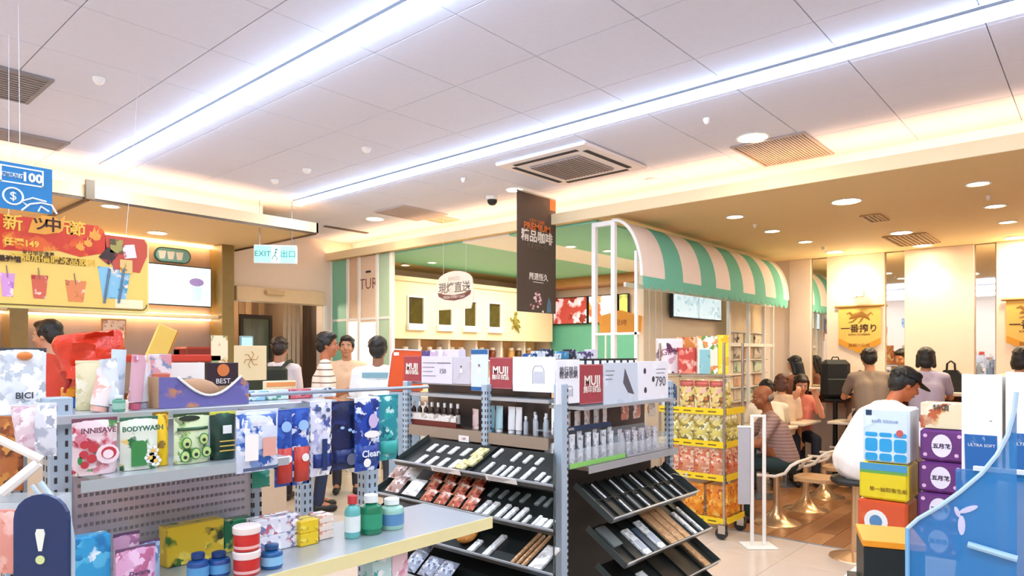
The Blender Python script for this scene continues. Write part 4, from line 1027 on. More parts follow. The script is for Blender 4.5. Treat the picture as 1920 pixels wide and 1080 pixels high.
for q in ((-.36, -.06, .2, .62, m_white), (.05, .36, .25, .55, mat('salmon_print', '#e0a898', .4)), (-.4, .4, .04, .09, m_inkc := mat('ink_slate', '#50607c', .4))):
    mb = MB(); mb.box(q[0]*w_, q[1]*w_, -.0185, -.0175, q[2]*h_, q[3]*h_); mb.build('print_panel', q[4], t)
text('Cotton', .014, m_white, t, (0, -.0165, h_*.82))
for k in (1, 2):
    t, w_, h_ = HP[k]; disc(t, .1*w_, .36*h_, .2*w_, .2*w_, m_white, -.0175); disc(t, -.0*w_, .78*h_, .28*w_, .07*h_, mat('sky_print', '#9cc4ec', .4), -.0165)
t, w_, h_ = HP[3]
for (x, z) in ((-.2, .9), (.2, .88), (.0, .8)): disc(t, x*w_, z*h_, .09*w_, .09*w_, m_inkc, -.0145)
mb = MB(); mb.box(-.1*w_, .12*w_, -.0195, -.0175, .08*h_, .5*h_); mb.build('razor_picture', mat('razor_navy', '#1d3468', .4), t)
t, w_, h_ = HP[4]
for (x, z) in ((-.2, .62), (.1, .58), (.25, .55)): disc(t, x*w_, z*h_, .08*w_, .05*w_, mat('sky_print', '#9cc4ec', .4), -.0175)
disc(t, .15*w_, .15*h_, .2*w_, .2*w_, mat('grey_print', '#5c6478', .4), -.0195)
t, w_, h_ = HP[5]
disc(t, .05*w_, .5*h_, .3*w_, .05*h_, m_white, -.0175); disc(t, .1*w_, .68*h_, .18*w_, .1*h_, mat('lilac_print', '#c8b8dc', .4), -.0175); disc(t, -.15*w_, .12*h_, .14*w_, .14*w_, m_white, -.0195)
mb = MB(); mb.tube([(.95, 1.83, 1.385), (1.62, 1.83, 1.385)], .006, 8); mb.build('hanging_bar', m_alu, lg)
x, z, w_, h_ = slotY(472, 506, 880, 914, 1.74)
pouch('hanging_pack', 'small green pack hanging below the white and blue pack', 'refill pack', (x, 1.74, z), w_, h_, .015, '#2c9478', ('#54b498', '#e0f0ea'), stand=False)
# --- lower shelf ---
def low(a, b, yt, Y): 
    x = (onY(a, 0, Y)[0]+onY(b, 0, Y)[0])/2; w_ = onY(b, 0, Y)[0]-onY(a, 0, Y)[0]
    return x, S2+.001, w_, onY((a+b)/2, yt, Y)[1]-S2-.001
x, z, w_, h_ = low(140, 208, 1006, 1.62)
carton('blue_pack', 'bright blue carton at the left of the lower shelf', 'carton', (x, 1.62, z), w_, h_, .04, '#2f9fd4', ('#57bce4', '#1c7ab8', '#e6f4fa'), scale=28)
for k, (a, b, yt, Y) in enumerate(((212, 262, 998, 1.70), (216, 292, 1024, 1.60), (262, 300, 1012, 1.68))):
    x, z, w_, h_ = low(a, b, yt, Y)
    pouch('pink_refill', ['taller pink pouch at the back of the lower shelf', 'front pink pouch with a dark word on the lower shelf', 'small lilac blue pouch beside the pink ones'][k], 'pouch', (x, Y, z), w_, h_, .03, ('#dba8c4', '#d9a6c8', '#a8c4e0')[k], (('#f0d0e0', '#b878a0'), ('#e8c4dc', '#b8688c'), ('#d8e4f0', '#6890c0'))[k], txt='Biore' if False else ('Decare' if k == 1 else None), tcol='#6a4a6a', scale=40, thr=.52, bh=(.4, .6), seed=40+k)
x, z, w_, h_ = low(313, 420, 982, 1.74)
carton('yellow_box', 'long yellow and green carton at the back of the lower shelf', 'carton', (x, 1.74, z), w_, h_, .05, '#dcb92c', ('#3c6e2c', '#f0d860', '#22381c'), scale=22, thr=.55)
x, z, w_, h_ = low(420, 476, 974, 1.76)
carton('green_box', 'dark green carton right of the yellow one on the lower shelf', 'carton', (x, 1.76, z), w_, h_, .04, '#1f6a44', ('#2f8a5c', '#e8d860', '#123f2a'), scale=26)
for k, (a, b, yt) in enumerate(((350, 392, 1036), (388, 432, 1034))):
    x, z, w_, h_ = low(a, b, yt, 1.60)
    bottle('navy_tub', ['left of two navy lidded tubs on the lower shelf', 'right of two navy lidded tubs, next to the red jars'][k], (x, 1.60, z), w_*.46, h_, '#1f4c8c', '#1a3c74', '#5a9ccc', cat='tub')
def jar_red(loc, r, h, lab):
    t = thing('red_jar', lab, 'jar', loc)
    mb = MB(); mb.lathe([(r*.95, 0), (r, .003), (r, h*.66), (r*.96, h*.7)], 24); mb.build('jar_body', mat('jar_red', '#c92a26', .3), t, smooth=True)
    mb = MB(); mb.lathe([(r*1.06, h*.7), (r*1.08, h*.72), (r*1.08, h*.96), (r, h)], 24); mb.build('screw_lid', mat('lid_cream', '#f6e6e0', .4), t, smooth=True)
    mb = MB(); mb.lathe([(r*1.01, h*.1), (r*1.01, h*.22)], 24); mb.build('label_band', mat('band_pale', '#eab8b0', .4), t, smooth=True)
x = low(434, 490, 984, 1.56)[0]; r_ = .030; 
hh = (onY(462, 984, 1.56)[1]-S2-.002)/2
jar_red((x, 1.56, S2+.001), r_, hh-.001, 'lower of two stacked red jars with pale lids')
jar_red((x, 1.56, S2+.002+hh), r_, hh-.001, 'upper of two stacked red jars with pale lids')
bx_ = [(480, 562, 970, 1010, '#eceaf0', ('#7c80b0', '#c8687c', '#ffffff'), 'white medicine carton', 2, 1.68), (563, 598, 975, 1010, '#ecc81e', ('#f6e060', '#b88c10'), 'yellow small carton', 2, 1.66), (599, 626, 965, 1000, '#f4e0d0', ('#e07a4c', '#ffffff', '#c8503c'), 'orange and white small carton', 3, 1.68)]
for (a, b, yt, yb, c, acc, lab, n_, Y) in bx_:
    x, z, w_, h_ = low(a, b, yt, Y)
    for i in range(n_):
        carton('medicine_box', ['bottom', 'second', 'top'][i if n_ == 3 else i*2 if i else 0]+' '+lab+' of its stack on the lower shelf', 'carton', (x, Y, S2+.001+i*(h_/n_)), w_*.97, h_/n_-.0008, .06, c, acc, scale=46, thr=.5)
x, z, w_, h_ = low(488, 530, 1020, 1.56)
bottle('blue_tub', 'short deep blue tub right of the stacked red jars', (x, 1.56, z), w_*.45, h_, '#1c5a94', '#184c80', '#8cc4e4', cat='tub')
for k, (a, b, yt, c, cc, lc, lab) in enumerate(((655, 682, 930, '#6ab8b4', '#c83a40', '#e6f0ea', 'teal bottle with a red top near the price rail end'), (684, 722, 928, '#167a54', '#e8f0ec', '#2c9a70', 'green tub with a white lid near the price rail end'), (722, 762, 935, '#9cc8b8', '#eef4f0', '#5a8cb8', 'pale green tub with a white cap at the price rail end'))):
    x, z, w_, h_ = low(a, b, yt, 1.62)
    bottle('mouthwash_bottle', lab, (x, 1.64, z), w_*.46, h_, c, cc, lc)
for k, (a, b, yt, c, acc, lab) in enumerate(((700, 735, 1040, '#bfe2e0', ('#48a8a8', '#f4fafa'), 'white and teal carton on the bottom shelf'), (736, 765, 1030, '#ead0d8', ('#d890a8', '#ffffff'), 'white and pink carton on the bottom shelf'))):
    x = onY((a+b)/2, 0, 1.55)[0]; w_ = onY(b, 0, 1.55)[0]-onY(a, 0, 1.55)[0]; zt = onY((a+b)/2, yt, 1.55)[1]
    carton('bottom_carton', lab, 'carton', (x, 1.55, .64), w_, zt-.64, .05, c, acc, scale=30)
mb = MB(); mb.box(1.2, 1.62, 1.48, 1.83, .618, .638, bev=.002); mb.build('shelf_board', m_shelf, lg)
# left end cap: transparent bins and white rails
ec = thing('end_rack', 'white wire end rack with clear plastic bins at the left edge', 'rack', (0, 0, 0))
mb = MB(); mb.box(.20, .40, 1.60, 1.64, .002, .85, bev=.003); mb.build('rack_panel', m_gond, ec)
pa = [P(px, d)+(Z(py, d),) for px, py, d in ((-30, 810, 1.3), (78, 862, 1.33))]
mb = MB(); mb.tube(pa, .008, 8); mb.build('white_rail', m_white, ec)
pa = [P(px, d)+(Z(py, d),) for px, py, d in ((2, 925, 1.3), (72, 868, 1.33))]
mb = MB(); mb.tube(pa, .010, 8); mb.build('white_rail', m_white, ec)
pa = [P(px, d)+(Z(py, d),) for px, py, d in ((75, 905, 1.25), (105, 945, 1.25), (128, 975, 1.25), (134, 1010, 1.25), (134, 1110, 1.25))]
mb = MB(); mb.tube(pa, .006, 8); mb.build('bent_wire', mat('clear_edge', '#b8cad2', .2), ec, smooth=True)
pa = [P(px, d)+(Z(py, d),) for px, py, d in ((60, 910, 1.27), (92, 952, 1.27), (118, 985, 1.27))]
mb = MB(); mb.tube(pa, .004, 8); mb.build('bent_wire', MATS['clear_edge'], ec, smooth=True)
x, y = P(20, 1.28); zz = Z(938, 1.28)
mb = MB(); mb.box(-.11, .07, -.03, -.027, -.06, 0); mb.box(-.11, .07, .07, .073, -.06, 0); mb.box(-.11, -.107, -.0265, .0695, -.06, 0); mb.box(.067, .07, -.0265, .0695, -.06, 0)
mb.build('clear_bin', mat('clear_plastic', '#dfe9ee', .08, alpha=.35, var=0), ec, loc=(x, y, zz), rz=R(-45))
for k, (px, py, pw, ph, c, acc, lab) in enumerate(((20, 920, 50, 140, '#a8602c', ('#c88a3c', '#7a3c1c', '#5c2c18'), 'brown snack pack behind the white rails at the left edge'), (45, 850, 50, 90, '#dcc8cf', ('#c8a0b4', '#f0e8ec'), 'pale pink wrapped pack at the left edge'), (85, 855, 44, 100, '#d8dce4', ('#ffffff', '#a8b0c0'), 'white wrapped pack beside the perforated upright'), (12, 1075, 60, 120, '#e29a8c', ('#f0c0b4', '#d07868'), 'salmon pack behind the navy label at the lower left'))):
    d = 1.42 if k < 3 else 1.25
    x, y = P(px, d)
    pouch('wrapped_pack', lab, 'snack pack', (x, y, Z(py, d)), pw/F*d, ph/F*d, .02, c, acc, rz=R(-50), stand=False, scale=34)
x, y = P(76, 1.16); z = Z(1110, 1.16)
t = thing('arched_box', 'navy arched box printed with a white exclamation mark at the lower left', 'box', (x, y, z), R(-50))
W = 52/F*1.16; H = 183/F*1.16
mb = MB(); mb.prism([(-W, 0), (W, 0), (W, H*.74)]+[(W*cos(pi*i/10), H*.74+H*.26*sin(pi*i/10)) for i in range(1, 10)]+[(-W, H*.74)], 0, .008); mb.build('box_body', mat('navy_card', '#0f2f60', .35, var=.1), t)
mw = mat('mark_white', '#e8efe4', .5)
mb = MB(); mb.prism([(-.003, H*.42), (.003, H*.42), (.0085, H*.60), (.006, H*.645), (-.006, H*.645), (-.0085, H*.60)], -.0015, -.0002); mb.build('mark_stroke', mw, t)
mb = MB(); mb.prism([(.008*cos(a), H*.33+.0075*sin(a)) for a in [2*pi*i/14 for i in range(14)]], -.0015, -.0002); mb.build('mark_dot', mat('mark_lime', '#cfdf9c', .5), t)

# ======================= HANGING SIGNS =======================
x0, _ = onY(-40, 0, 3.5); x1, zt = onY(98, 318, 3.5); _, zb = onY(98, 402, 3.5)
t = thing('blue_hanging_sign', 'blue hanging card with a hand and coin drawing and the number 100', 'sign', ((x0+x1)/2, 3.5, zb))
W = (x1-x0)/2; H = zt-zb; xc0 = (x0+x1)/2
mb = MB(); mb.box(-W, W, 0, .006, 0, H); mb.build('card', mat('sign_blue', '#1f7cba', .4, var=.05), t)
mw2 = mat('sign_white', '#eef6fb', .5)
text('100', H*.26, mw2, t, (W*.42, -.002, H*.73), bold=.002); text('滿額現折', H*.10, mw2, t, (-W*.12, -.002, H*.73), bold=.0006)
for a in ((-W*.45, W*.75, H*.90), (-W*.45, W*.75, H*.56)):
    mb = MB(); mb.box(a[0], a[1], -.0016, -.0002, a[2], a[2]+.006); mb.build('frame_line', mw2, t)
for a in (-W*.45, W*.75-.006):
    mb = MB(); mb.box(a, a+.006, -.0016, -.0002, H*.566, H*.9); mb.build('frame_line', mw2, t)
cx_ = -W*.1; mb = MB(); mb.tube([(cx_+.035*cos(a), -.002, H*.28+.035*sin(a)) for a in [2*pi*i/20 for i in range(20)]], .004, 6, closed=True); mb.build('coin_ring', mw2, t)
text('$', .05, mw2, t, (cx_, -.002, H*.28))
for pts in ([(.0, H*.0), (.03, H*.16), (.07, H*.22), (.11, H*.2), (.13, H*.02)], [(.02, H*.12), (.0, H*.2), (.04, H*.3), (.09, H*.26)], [(.06, H*.02), (.07, H*.14), (.1, H*.05)]):
    mb = MB(); mb.tube([(cx_+.03+px_, -.002, z_) for px_, z_ in pts], .004, 6); mb.build('hand_line', mw2, t, smooth=True)
mb = MB(); mb.tube([(W*.1, .003, H), (W*.05, .003, CH-zb-.001)], .0012, 5); mb.build('hanging_string', mat('string', '#e8e8ee', .5), t)
# red and yellow menu board
BY = 3.85
x0, _ = onY(-60, 0, BY); x1, _ = onY(277, 0, BY)
zb = onY(200, 583, BY)[1]; zt = onY(190, 432, BY)[1]; zt2 = onY(260, 447, BY)[1]
t = thing('festival_board', 'large red and yellow hanging promotion board with drink pictures', 'sign', ((x0+x1)/2, BY, zb))
W = (x1-x0)/2; xc = (x0+x1)/2; H = zt-zb+.02; H2 = zt2-zb
def BX(px): return onY(px, 0, BY)[0]-xc
def BZ(px, py): return onY(px, py, BY)[1]-zb
xs_ = BX(192)
o_ = [(-W, 0)]+[(W-.03+.03*sin(a), .03-.03*cos(a)) for a in [pi/2*i/5 for i in range(6)]]+[(W-.03+.03*cos(a), H2-.03+.03*sin(a)) for a in [pi/2*i/5 for i in range(6)]]+[(xs_+.01, H2), (xs_-.02+.03*cos(R(30)), H-.02), (xs_-.02, H), (-W, H)]
mb = MB(); mb.prism(o_, 0, .008); mb.build('board_sheet', mat('board_yellow2', '#f4cf6c', .5, var=.03), t)
mb = MB(); mb.tube([(x_, .004, z_) for x_, z_ in o_[:12]], .006, 6); mb.build('board_edge', mat('edge_yellow', '#e8dc8c', .4), t)
mb = MB(); mb.tube([(x_*.985, -.003, z_+.012) for x_, z_ in o_[:7]], .0025, 6); mb.build('dark_line', mat('line_brown', '#5a4a28', .5), t)
# red header
hb = BZ(100, 478)
hdr = [(-W, BZ(10, 470)), (BX(60), BZ(60, 472)), (BX(110), BZ(110, 470)), (BX(150), BZ(150, 482)), (BX(200), BZ(200, 474)), (xs_+.012, H2), (xs_-.02+.03*cos(R(30)), H-.02), (xs_-.02, H), (-W, H)]
mb = MB(); mb.prism(hdr, -.002, -.0003); mb.build('red_header', prt('flame_red', '#d63c1c', ('#e8641c', '#c42818', '#ee8a2c'), 11, .5), t)
mb = MB(); mb.prism([(xs_+.0125, H2-.002), (xs_+.012, BZ(200, 475)), (BX(215), BZ(215, 505)), (BX(262), BZ(262, 512)), (W-.004, BZ(270, 480)), (W-.004, H2-.03), (W-.02, H2-.004)], -.002, -.0003); mb.build('red_corner', mat('corner_red', '#c9503c', .5), t)
# crest
cr = [(BX(52), BZ(52, 436)), (BX(60), BZ(60, 412)), (BX(78), BZ(78, 404)), (BX(100), BZ(100, 406)), (BX(112), BZ(112, 414)), (BX(122), BZ(122, 404)), (BX(120), BZ(120, 420)), (BX(112), BZ(112, 436)), (BX(84), BZ(84, 440))]
mb = MB(); mb.prism([(a, b-.0) for a, b in cr][::-1], -.006, -.0022); mb.build('gold_crest', mat('crest_gold', '#f0a63c', .4), t)
mi = mat('ink_deep', '#3a1c0c', .5); mgld = mat('ink_gold', '#f6c94a', .5); mred = mat('ink_red', '#c03018', .5)
for (s, px, py, sz, m_) in (('新', 24, 419, .08, mgld), ('ツ', 76, 422, .07, mi), ('中', 99, 424, .075, mi), ('元', 122, 428, .075, mgld), ('節', 145, 431, .075, mgld), ('任選149', 40, 456, .040, mgld), ('最強組', 17, 486, .030, mi)):
    text(s, sz, m_, t, (BX(px), -.0075 if m_ is mi else -.003, BZ(px, py)), bold=.0012)
mb = MB(); mb.box(BX(42), BX(160), -.0014, -.0003, BZ(100, 494), BZ(100, 481)); mb.build('dark_strip', mat('strip_olive', '#6a4c14', .5), t)
text('滿額加價購冰品飲料', .040, mgld, t, (BX(103), -.0025, BZ(100, 488)), bold=.0005)
text('夏日限定優惠', .022, mi, t, (BX(72), -.0015, BZ(72, 475.5)))
for (px, py) in ((165, 455), (178, 440), (150, 462)):
    s = .035 if px == 178 else .025
    fx_, fz_ = BX(px), BZ(px, py)
    mb = MB(); mb.prism([(fx_+s*a, fz_+s*b) for a, b in ((0, -.9), (.6, -.7), (.8, 0), (.45, .2), (.5, .9), (.1, .4), (-.1, 1.2), (-.35, .3), (-.7, .4), (-.75, -.4))], -.0045, -.0025); mb.build('flame_picture', mat('flame_yel', '#f0a040', .5), t)
def drink(px, wpx, y0, y1, c1, c2):
    a, b = BX(px-wpx/2), BX(px+wpx/2); z0_, z1_ = BZ(px, y1), BZ(px, y0); w__ = b-a
    mb = MB(); mb.prism([(a+w__*.15, z0_), (b-w__*.15, z0_), (b, z1_), (a, z1_)], -.0016, -.0003); mb.build('drink_picture', prt('dr'+c1, c1, (c2, '#f4e0d0', c1), 26, .52), t)
    mb = MB(); mb.tube([(a+w__*.5, -.0025, z1_-.02), (a+w__*.42, -.0025, z1_+.035)], .0022, 5); mb.build('straw_picture', mat('straw_dk', '#8a7468', .5), t)
drink(14, 28, 512, 556, '#d99ad0', '#b878c4'); drink(74, 32, 516, 560, '#d8664c', '#a83428'); drink(142, 40, 526, 566, '#e88c54', '#c46a38')
drink(214, 62, 502, 560, '#8cc4dc', '#58a0c0')
for px in (205, 232):
    mb = MB(); mb.tube([(BX(px), -.004, BZ(px, 504)), (BX(px-10), -.004, BZ(px-10, 568))], .006, 6); mb.build('strap_picture', mat('strap_slate', '#5c7890', .5), t)
for (px, py, an, c, c2) in ((203, 480, 38, '#3a2620', '#a83040'), (218, 462, 0, '#a89a50', '#58502c'), (242, 472, -10, '#f0e2e0', '#c04a48'), (236, 500, 0, '#e6c27a', '#b8863c')):
    M_ = Matrix.Translation((BX(px), 0, BZ(px, py))) @ Matrix.Rotation(R(an), 4, 'Y')
    mb = MB(); mb.box(-.03, .03, -.0055, -.0035, -.035, .035, M=M_); mb.build('pack_picture', prt('pp'+c, c, (c2, c), 30, .55), t)
mb = MB(); mb.box(BX(216), BX(268), -.0014, -.0003, BZ(240, 578), BZ(240, 562)); mb.build('pale_note', mat('note_pale', '#f7ecc0', .5), t)
mb = MB(); mb.tube([(BX(236), .004, H2-.02), (BX(262), .004, CH-zb-.001)], .0012, 5); mb.build('hanging_string', MATS['string'], t)
mb = MB(); mb.tube([(-W*.6, .004, H-.02), (-W*.6, .004, CH-zb-.001)], .0012, 5); mb.build('hanging_string', MATS['string'], t)

# dark coffee banner
VY = 3.95
x0, zt = onY(970, 349, VY); x1, _ = onY(1042, 0, VY); zb = onY(1005, 586, VY)[1]
t = thing('coffee_banner', 'tall dark brown hanging banner with orange and white coffee lettering', 'banner', ((x0+x1)/2, VY, zb))
W = (x1-x0)/2; H = CH-.03-zb
mb = MB(); mb.box(-W, W, 0, .008, 0, H); mb.build('banner_cloth', mat('banner_brown', '#56463c', .6, var=.05), t)
mb = MB(); mb.tube([(-W, .004, H), (W, .004, H)], .008, 8); mb.build('top_rod', m_alu, t)
for s in (-W*.8, W*.8): mb = MB(); mb.tube([(s, .004, H), (s, .004, CH-zb-.001)], .002, 5); mb.build('hanging_string', MATS['string'], t)
mo_ = mat('ink_orange', '#e8742c', .5); mwh = mat('ink_cream', '#f3e8dc', .5)
text('CITY CAFE', .045, mo_, t, (0, -.002, H*.77)); text('PREMIUM', .088, mo_, t, (0, -.002, H*.72), bold=.001, sx=1.08); text('精品咖啡', .115, mwh, t, (0, -.002, H*.635), bold=.002)
text('豐富你的一天', .05, mat('ink_dim', '#7a6557', .6), t, (0, -.002, H*.56)); text('嚴選恆久', .07, mwh, t, (.02, -.002, H*.30), bold=.001); mb = MB(); mb.box(-.06, .09, -.0016, -.0002, H*.255, H*.26); mb.build('thin_line', mwh, t)
mb = MB(); mb.box(W*.68, W*.98, -.0016, -.0002, H*.90, H*.995); mb.build('orange_tab', mat('tab_orange', '#c96a34', .5), t)
rr = random.Random(3)
for i in range(34):
    zz = rr.uniform(0, .17)*H; xx = rr.uniform(-1, 1)*W*.45*(1-zz/(H*.19))
    mb = MB(); mb.prism([(xx+.016*cos(a), .01+zz+.012*sin(a)) for a in [2*pi*q/6 for q in range(6)]], -.002-.00003*i, -.0002); mb.build('blossom', mat('blos%d' % (i % 3), ('#ecd2d0', '#d9a8ac', '#8a4a48')[i % 3], .6), t)
mb = MB(); mb.prism([(W*.5, .005), (W*.75, .01), (W*.72, H*.1), (W*.6, H*.14), (W*.52, H*.07)], -.0016, -.0002); mb.build('blue_leaf', mat('leaf_slate', '#5a7c90', .6), t)
# small round-cornered cream sign
xs0, zt = onX(817, 508, 5.0); xs1, zb = onX(888, 580, 5.0)
W = (xs0-xs1)/2; zt = onX(852, 508, 5.0)[1]; zb = onX(852, 580, 5.0)[1]; H = zt-zb
t = thing('oven_sign', 'cream plaque with brown lettering and a ribbon hanging at the kitchen opening', 'sign', (5.0, (xs0+xs1)/2, zb), -pi/2)
poly = [(-W*.85, 0), (W*.85, 0), (W, H*.3), (W*.93, H*.72)]+[(W*.93*cos(pi*i/10), H*.72+H*.28*sin(pi*i/10)) for i in range(1, 10)]+[(-W*.93, H*.72), (-W, H*.3)]
mb = MB(); mb.prism(poly, 0, .012); mb.build('plaque', mat('plaque_cream', '#f8ecd8', .5, var=.02), t)
text('現烤直送', W*.42, mat('ink_taupe', '#8a7a6c', .5), t, (0, -.002, H*.55), bold=.0015); text('BAKED', W*.2, mat('ink_pale', '#d8c4ac', .5), t, (0, -.002, H*.8))
mb = MB(); mb.prism([(-W*.82, H*.36), (-W*.5, H*.27), (0, H*.23), (W*.5, H*.27), (W*.82, H*.36), (W*.88, H*.46), (W*.78, H*.45), (W*.5, H*.4), (0, H*.37), (-W*.5, H*.4), (-W*.78, H*.45), (-W*.88, H*.46)], -.004, -.0003); mb.build('ribbon', mat('ribbon_brown', '#7a4a40', .5), t)
text('FRESH EVERY DAY', W*.14, mwh, t, (0, -.0045, H*.32))
for s in (-W*.6, W*.6): mb = MB(); mb.tube([(s, .006, H*.85), (s, .006, CH-zb-.001)], .0015, 5); mb.build('hanging_string', MATS['string'], t)
# ======================= CENTRE GONDOLA =======================
CX, CY = 2.39, 1.82
cg = thing('gondola_shelf', 'grey steel gondola with slanted black trays in the middle of the store', 'shelf unit', (0, 0, 0))
px_, py_ = P(1052, 2.90)
upright(cg, px_, py_, 1.375, .046, face='one')
CXX = 3.30; CYY = 2.80
for (x, y) in ((px_+.02, 2.22), (px_+.02, CYY), (CXX, py_+.02), (CXX, CYY)): upright(cg, x, y, 1.36, .036)
m_core = mat('dark_steel', '#6a625e', .3, metal=.5, var=.1)
mb = MB(); mb.box(CX+.09, CX+.10, CY+.13, CYY, .1, 1.34); mb.build('back_panel', m_core, cg)
mb = MB(); mb.box(CX+.11, CXX, CY+.11, CY+.12, .1, 1.34); mb.build('back_panel', m_core, cg)
mb = MB(); mb.box(1.95, CXX, 1.50, CYY, .002, .12); mb.build('plinth', m_black, cg)
mb = MB(); mb.box(CX-.02, CXX+.03, CY-.02, CYY+.02, 1.345, 1.36); mb.build('top_deck', m_shelf, cg)
SHL = 1.13; SHR = 1.005
mb = MB(); mb.box(CX-.06, CX+.085, CY+.02, CYY-.02, SHL-.02, SHL, bev=.002); s_ = mb.build('shelf_board', mat('brown_steel', '#8a7868', .3, metal=.5), cg)
mb = MB(); mb.box(CX-.065, CX-.0605, CY+.02, CYY-.02, SHL-.05, SHL+.003); mb.build('price_rail', mat('rail_taupe', '#a08c78', .4), s_)
mb = MB(); mb.box(CX+.07, CXX-.02, CY-.10, CY+.105, SHR-.02, SHR, bev=.002); s_ = mb.build('shelf_board', MATS['brown_steel'], cg)
mb = MB(); mb.box(CX+.07, CXX-.02, CY-.105, CY-.1005, SHR-.03, SHR+.003); mb.build('price_rail', m_shelf, s_)
mb = MB(); mb.box(CX-.06, CX+.085, CY+.02, CYY-.02, 1.285, 1.30); mb.build('shelf_board', m_shelf, cg)
mb = MB(); mb.box(CX+.05, CXX-.02, CY-.09, CY+.105, 1.255, 1.27); mb.build('shelf_board', m_shelf, cg)

# sign boards around the top
def board(slot, axis, lab, base, acc, w_trim=0, kids_=None, th_=.006):
    c, zb, w_, h_ = slot[0]
    X = slot[1]
    loc, rz = ((X, c, zb), -pi/2) if axis == 'X' else ((c, X, zb), 0)
    t = thing('display_board', lab, 'sign', loc, rz)
    mb = MB(); mb.box(-w_/2+.0008, w_/2-.0008, 0, th_, 0, h_, bev=.001); mb.build('board', prt('bd_'+lab[:12], base, acc, 14, .62), t)
    return t, w_, h_
m_maroon = mat('maroon_card', '#a8444c', .45, var=.05); m_inkg = mat('ink_grey', '#5c5a64', .5)
BXL = 2.352; BYR = 1.742
def muji(a, b, yt, yb, X, axis, lab):
    sl = slotX(a, b, yt, yb, X) if axis == 'X' else slotY(a, b, yt, yb, X)
    t, w_, h_ = board((sl, X), axis, lab, '#a8444c', ('#a03c46', '#b04a50'))
    text('MUJI', w_*.34, mwh, t, (0, -.0018, h_*.58), bold=.0012, sx=1.05); text('無印良品', w_*.19, mwh, t, (0, -.0018, h_*.36), bold=.0005)
    mb = MB()
    mb.build  # frame line pieces
    for q in ((-w_/2+.003, w_/2-.003, .003, .0045), (-w_/2+.003, w_/2-.003, h_-.0045, h_-.003)):
        m2 = MB(); m2.box(q[0], q[1], -.0012, -.0002, q[2], q[3]); m2.build('edge_line', mat('line_pink', '#dda0a4', .5), t)
    return t
muji(757, 789, 667, 716, BXL, 'X', 'small maroon square with white lettering at the left end of the sign row')
muji(918, 960, 670, 729, BXL, 'X', 'maroon square with white lettering in the middle of the left sign row')
muji(1088, 1131, 683, 757, BYR, 'Y', 'maroon square with white lettering right of the grey corner post')
def lines(t, x0, x1, z0, n, dz, m, y=-.0018, th_=.0022):
    for i in range(n):
        mb = MB(); mb.box(x0, x0+(x1-x0)*(1-.25*((i*7) % 3)/2), y, -.0002, z0-i*dz, z0-i*dz+th_); mb.build('text_line', m, t)
t, w_, h_ = board((slotX(790, 848, 668, 719, BXL), BXL), 'X', 'lilac sign panel with text lines next to the leftmost maroon square', '#e2dcea', ('#d8d0e2', '#ece6f0'))
lines(t, -w_*.45, -.02*w_, h_*.75, 4, h_*.16, m_inkg); text('150', h_*.24, m_inkg, t, (w_*.2, -.0015, h_*.45)); lines(t, w_*.02, w_*.45, h_*.74, 1, .01, m_inkg, th_=.004)
t, w_, h_ = board((slotX(849, 881, 669, 720, BXL), BXL), 'X', 'grey photo sign showing a person in pale clothes, second panel of the left row', '#cfcad2', ('#dcd8de', '#c4bec8'))
mk_skin = mat('photo_skin', '#c99c84', .5); mk_hair = mat('photo_hair', '#2c2424', .5)
def figure(t, x, z, s, cloth):
    mb = MB(); mb.prism([(x-s*.9, z-s*2.6), (x+s*.9, z-s*2.6), (x+s*.75, z-s*.9), (x+s*.3, z-s*.5), (x-s*.3, z-s*.5), (x-s*.75, z-s*.9)], -.0014, -.0002); mb.build('figure_picture', mat('photo_cloth'+cloth, cloth, .5), t)
    mb = MB(); mb.prism([(x+s*.38*cos(a), z+s*.5*sin(a)) for a in [2*pi*i/12 for i in range(12)]], -.0022, -.0015); mb.build('face_picture', mk_skin, t)
    mb = MB(); mb.prism([(x+s*.44*cos(a), z+s*.12+s*.5*sin(a)) for a in [pi*i/9 for i in range(10)]], -.003, -.0023); mb.build('hair_picture', mk_hair, t)
figure(t, .0, h_*.62, .011, '#eceaf0')
t, w_, h_ = board((slotX(883, 915, 655, 733, BXL), BXL), 'X', 'blue and white sign with a standing figure, third panel of the left row', '#dbe6f4', ('#e6eef8', '#cfdcf0'))
figure(t, .0, h_*.60, .013, '#f6f8fc')
for q in ((h_*.0, h_*.1), (h_*.88, h_)):
    mb = MB(); mb.box(-w_/2+.002, w_/2-.002, -.0014, -.0002, q[0]+.001, q[1]-.001); mb.build('blue_band', mat('band_blue', '#24649c', .5), t)
t, w_, h_ = board((slotX(961, 1041, 669, 735, BXL), BXL), 'X', 'large white sign with a grey rucksack drawing left of the corner post', '#f0eef2', ('#f6f4f8', '#eae8ee'))
def bagpic(t, x, z, s, m):
    mb = MB(); mb.tube([(x-s, -.001, z-s*1.3), (x-s, -.001, z+s*.6), (x-s*.6, -.001, z+s*1.2), (x+s*.6, -.001, z+s*1.2), (x+s, -.001, z+s*.6), (x+s, -.001, z-s*1.3)], .0015, 5); mb.build('bag_outline', m, t, smooth=True)
    mb = MB(); mb.prism([(x-s*.8, z-s*1.2), (x+s*.8, z-s*1.2), (x+s*.75, z+s*.4), (x-s*.75, z+s*.4)], -.0012, -.0002); mb.build('bag_picture', mat('bag_grey', '#c6c8d2', .5), t)
bagpic(t, w_*.12, h_*.5, w_*.13, mat('line_grey', '#a4a6b0', .5)); 
t, w_, h_ = board((slotY(1044, 1087, 674, 757, BYR), BYR), 'Y', 'white sign with small dark characters right above the corner post', '#f2f2f6', ('#f8f8fa', '#ebebf0'))
text('旅行用品', w_*.2, m_inkg, t, (.0, -.0016, h_*.75)); text('輕便收納', w_*.2, m_inkg, t, (.0, -.0016, h_*.64)); bagpic(t, .01, h_*.28, w_*.11, MATS['line_grey'])
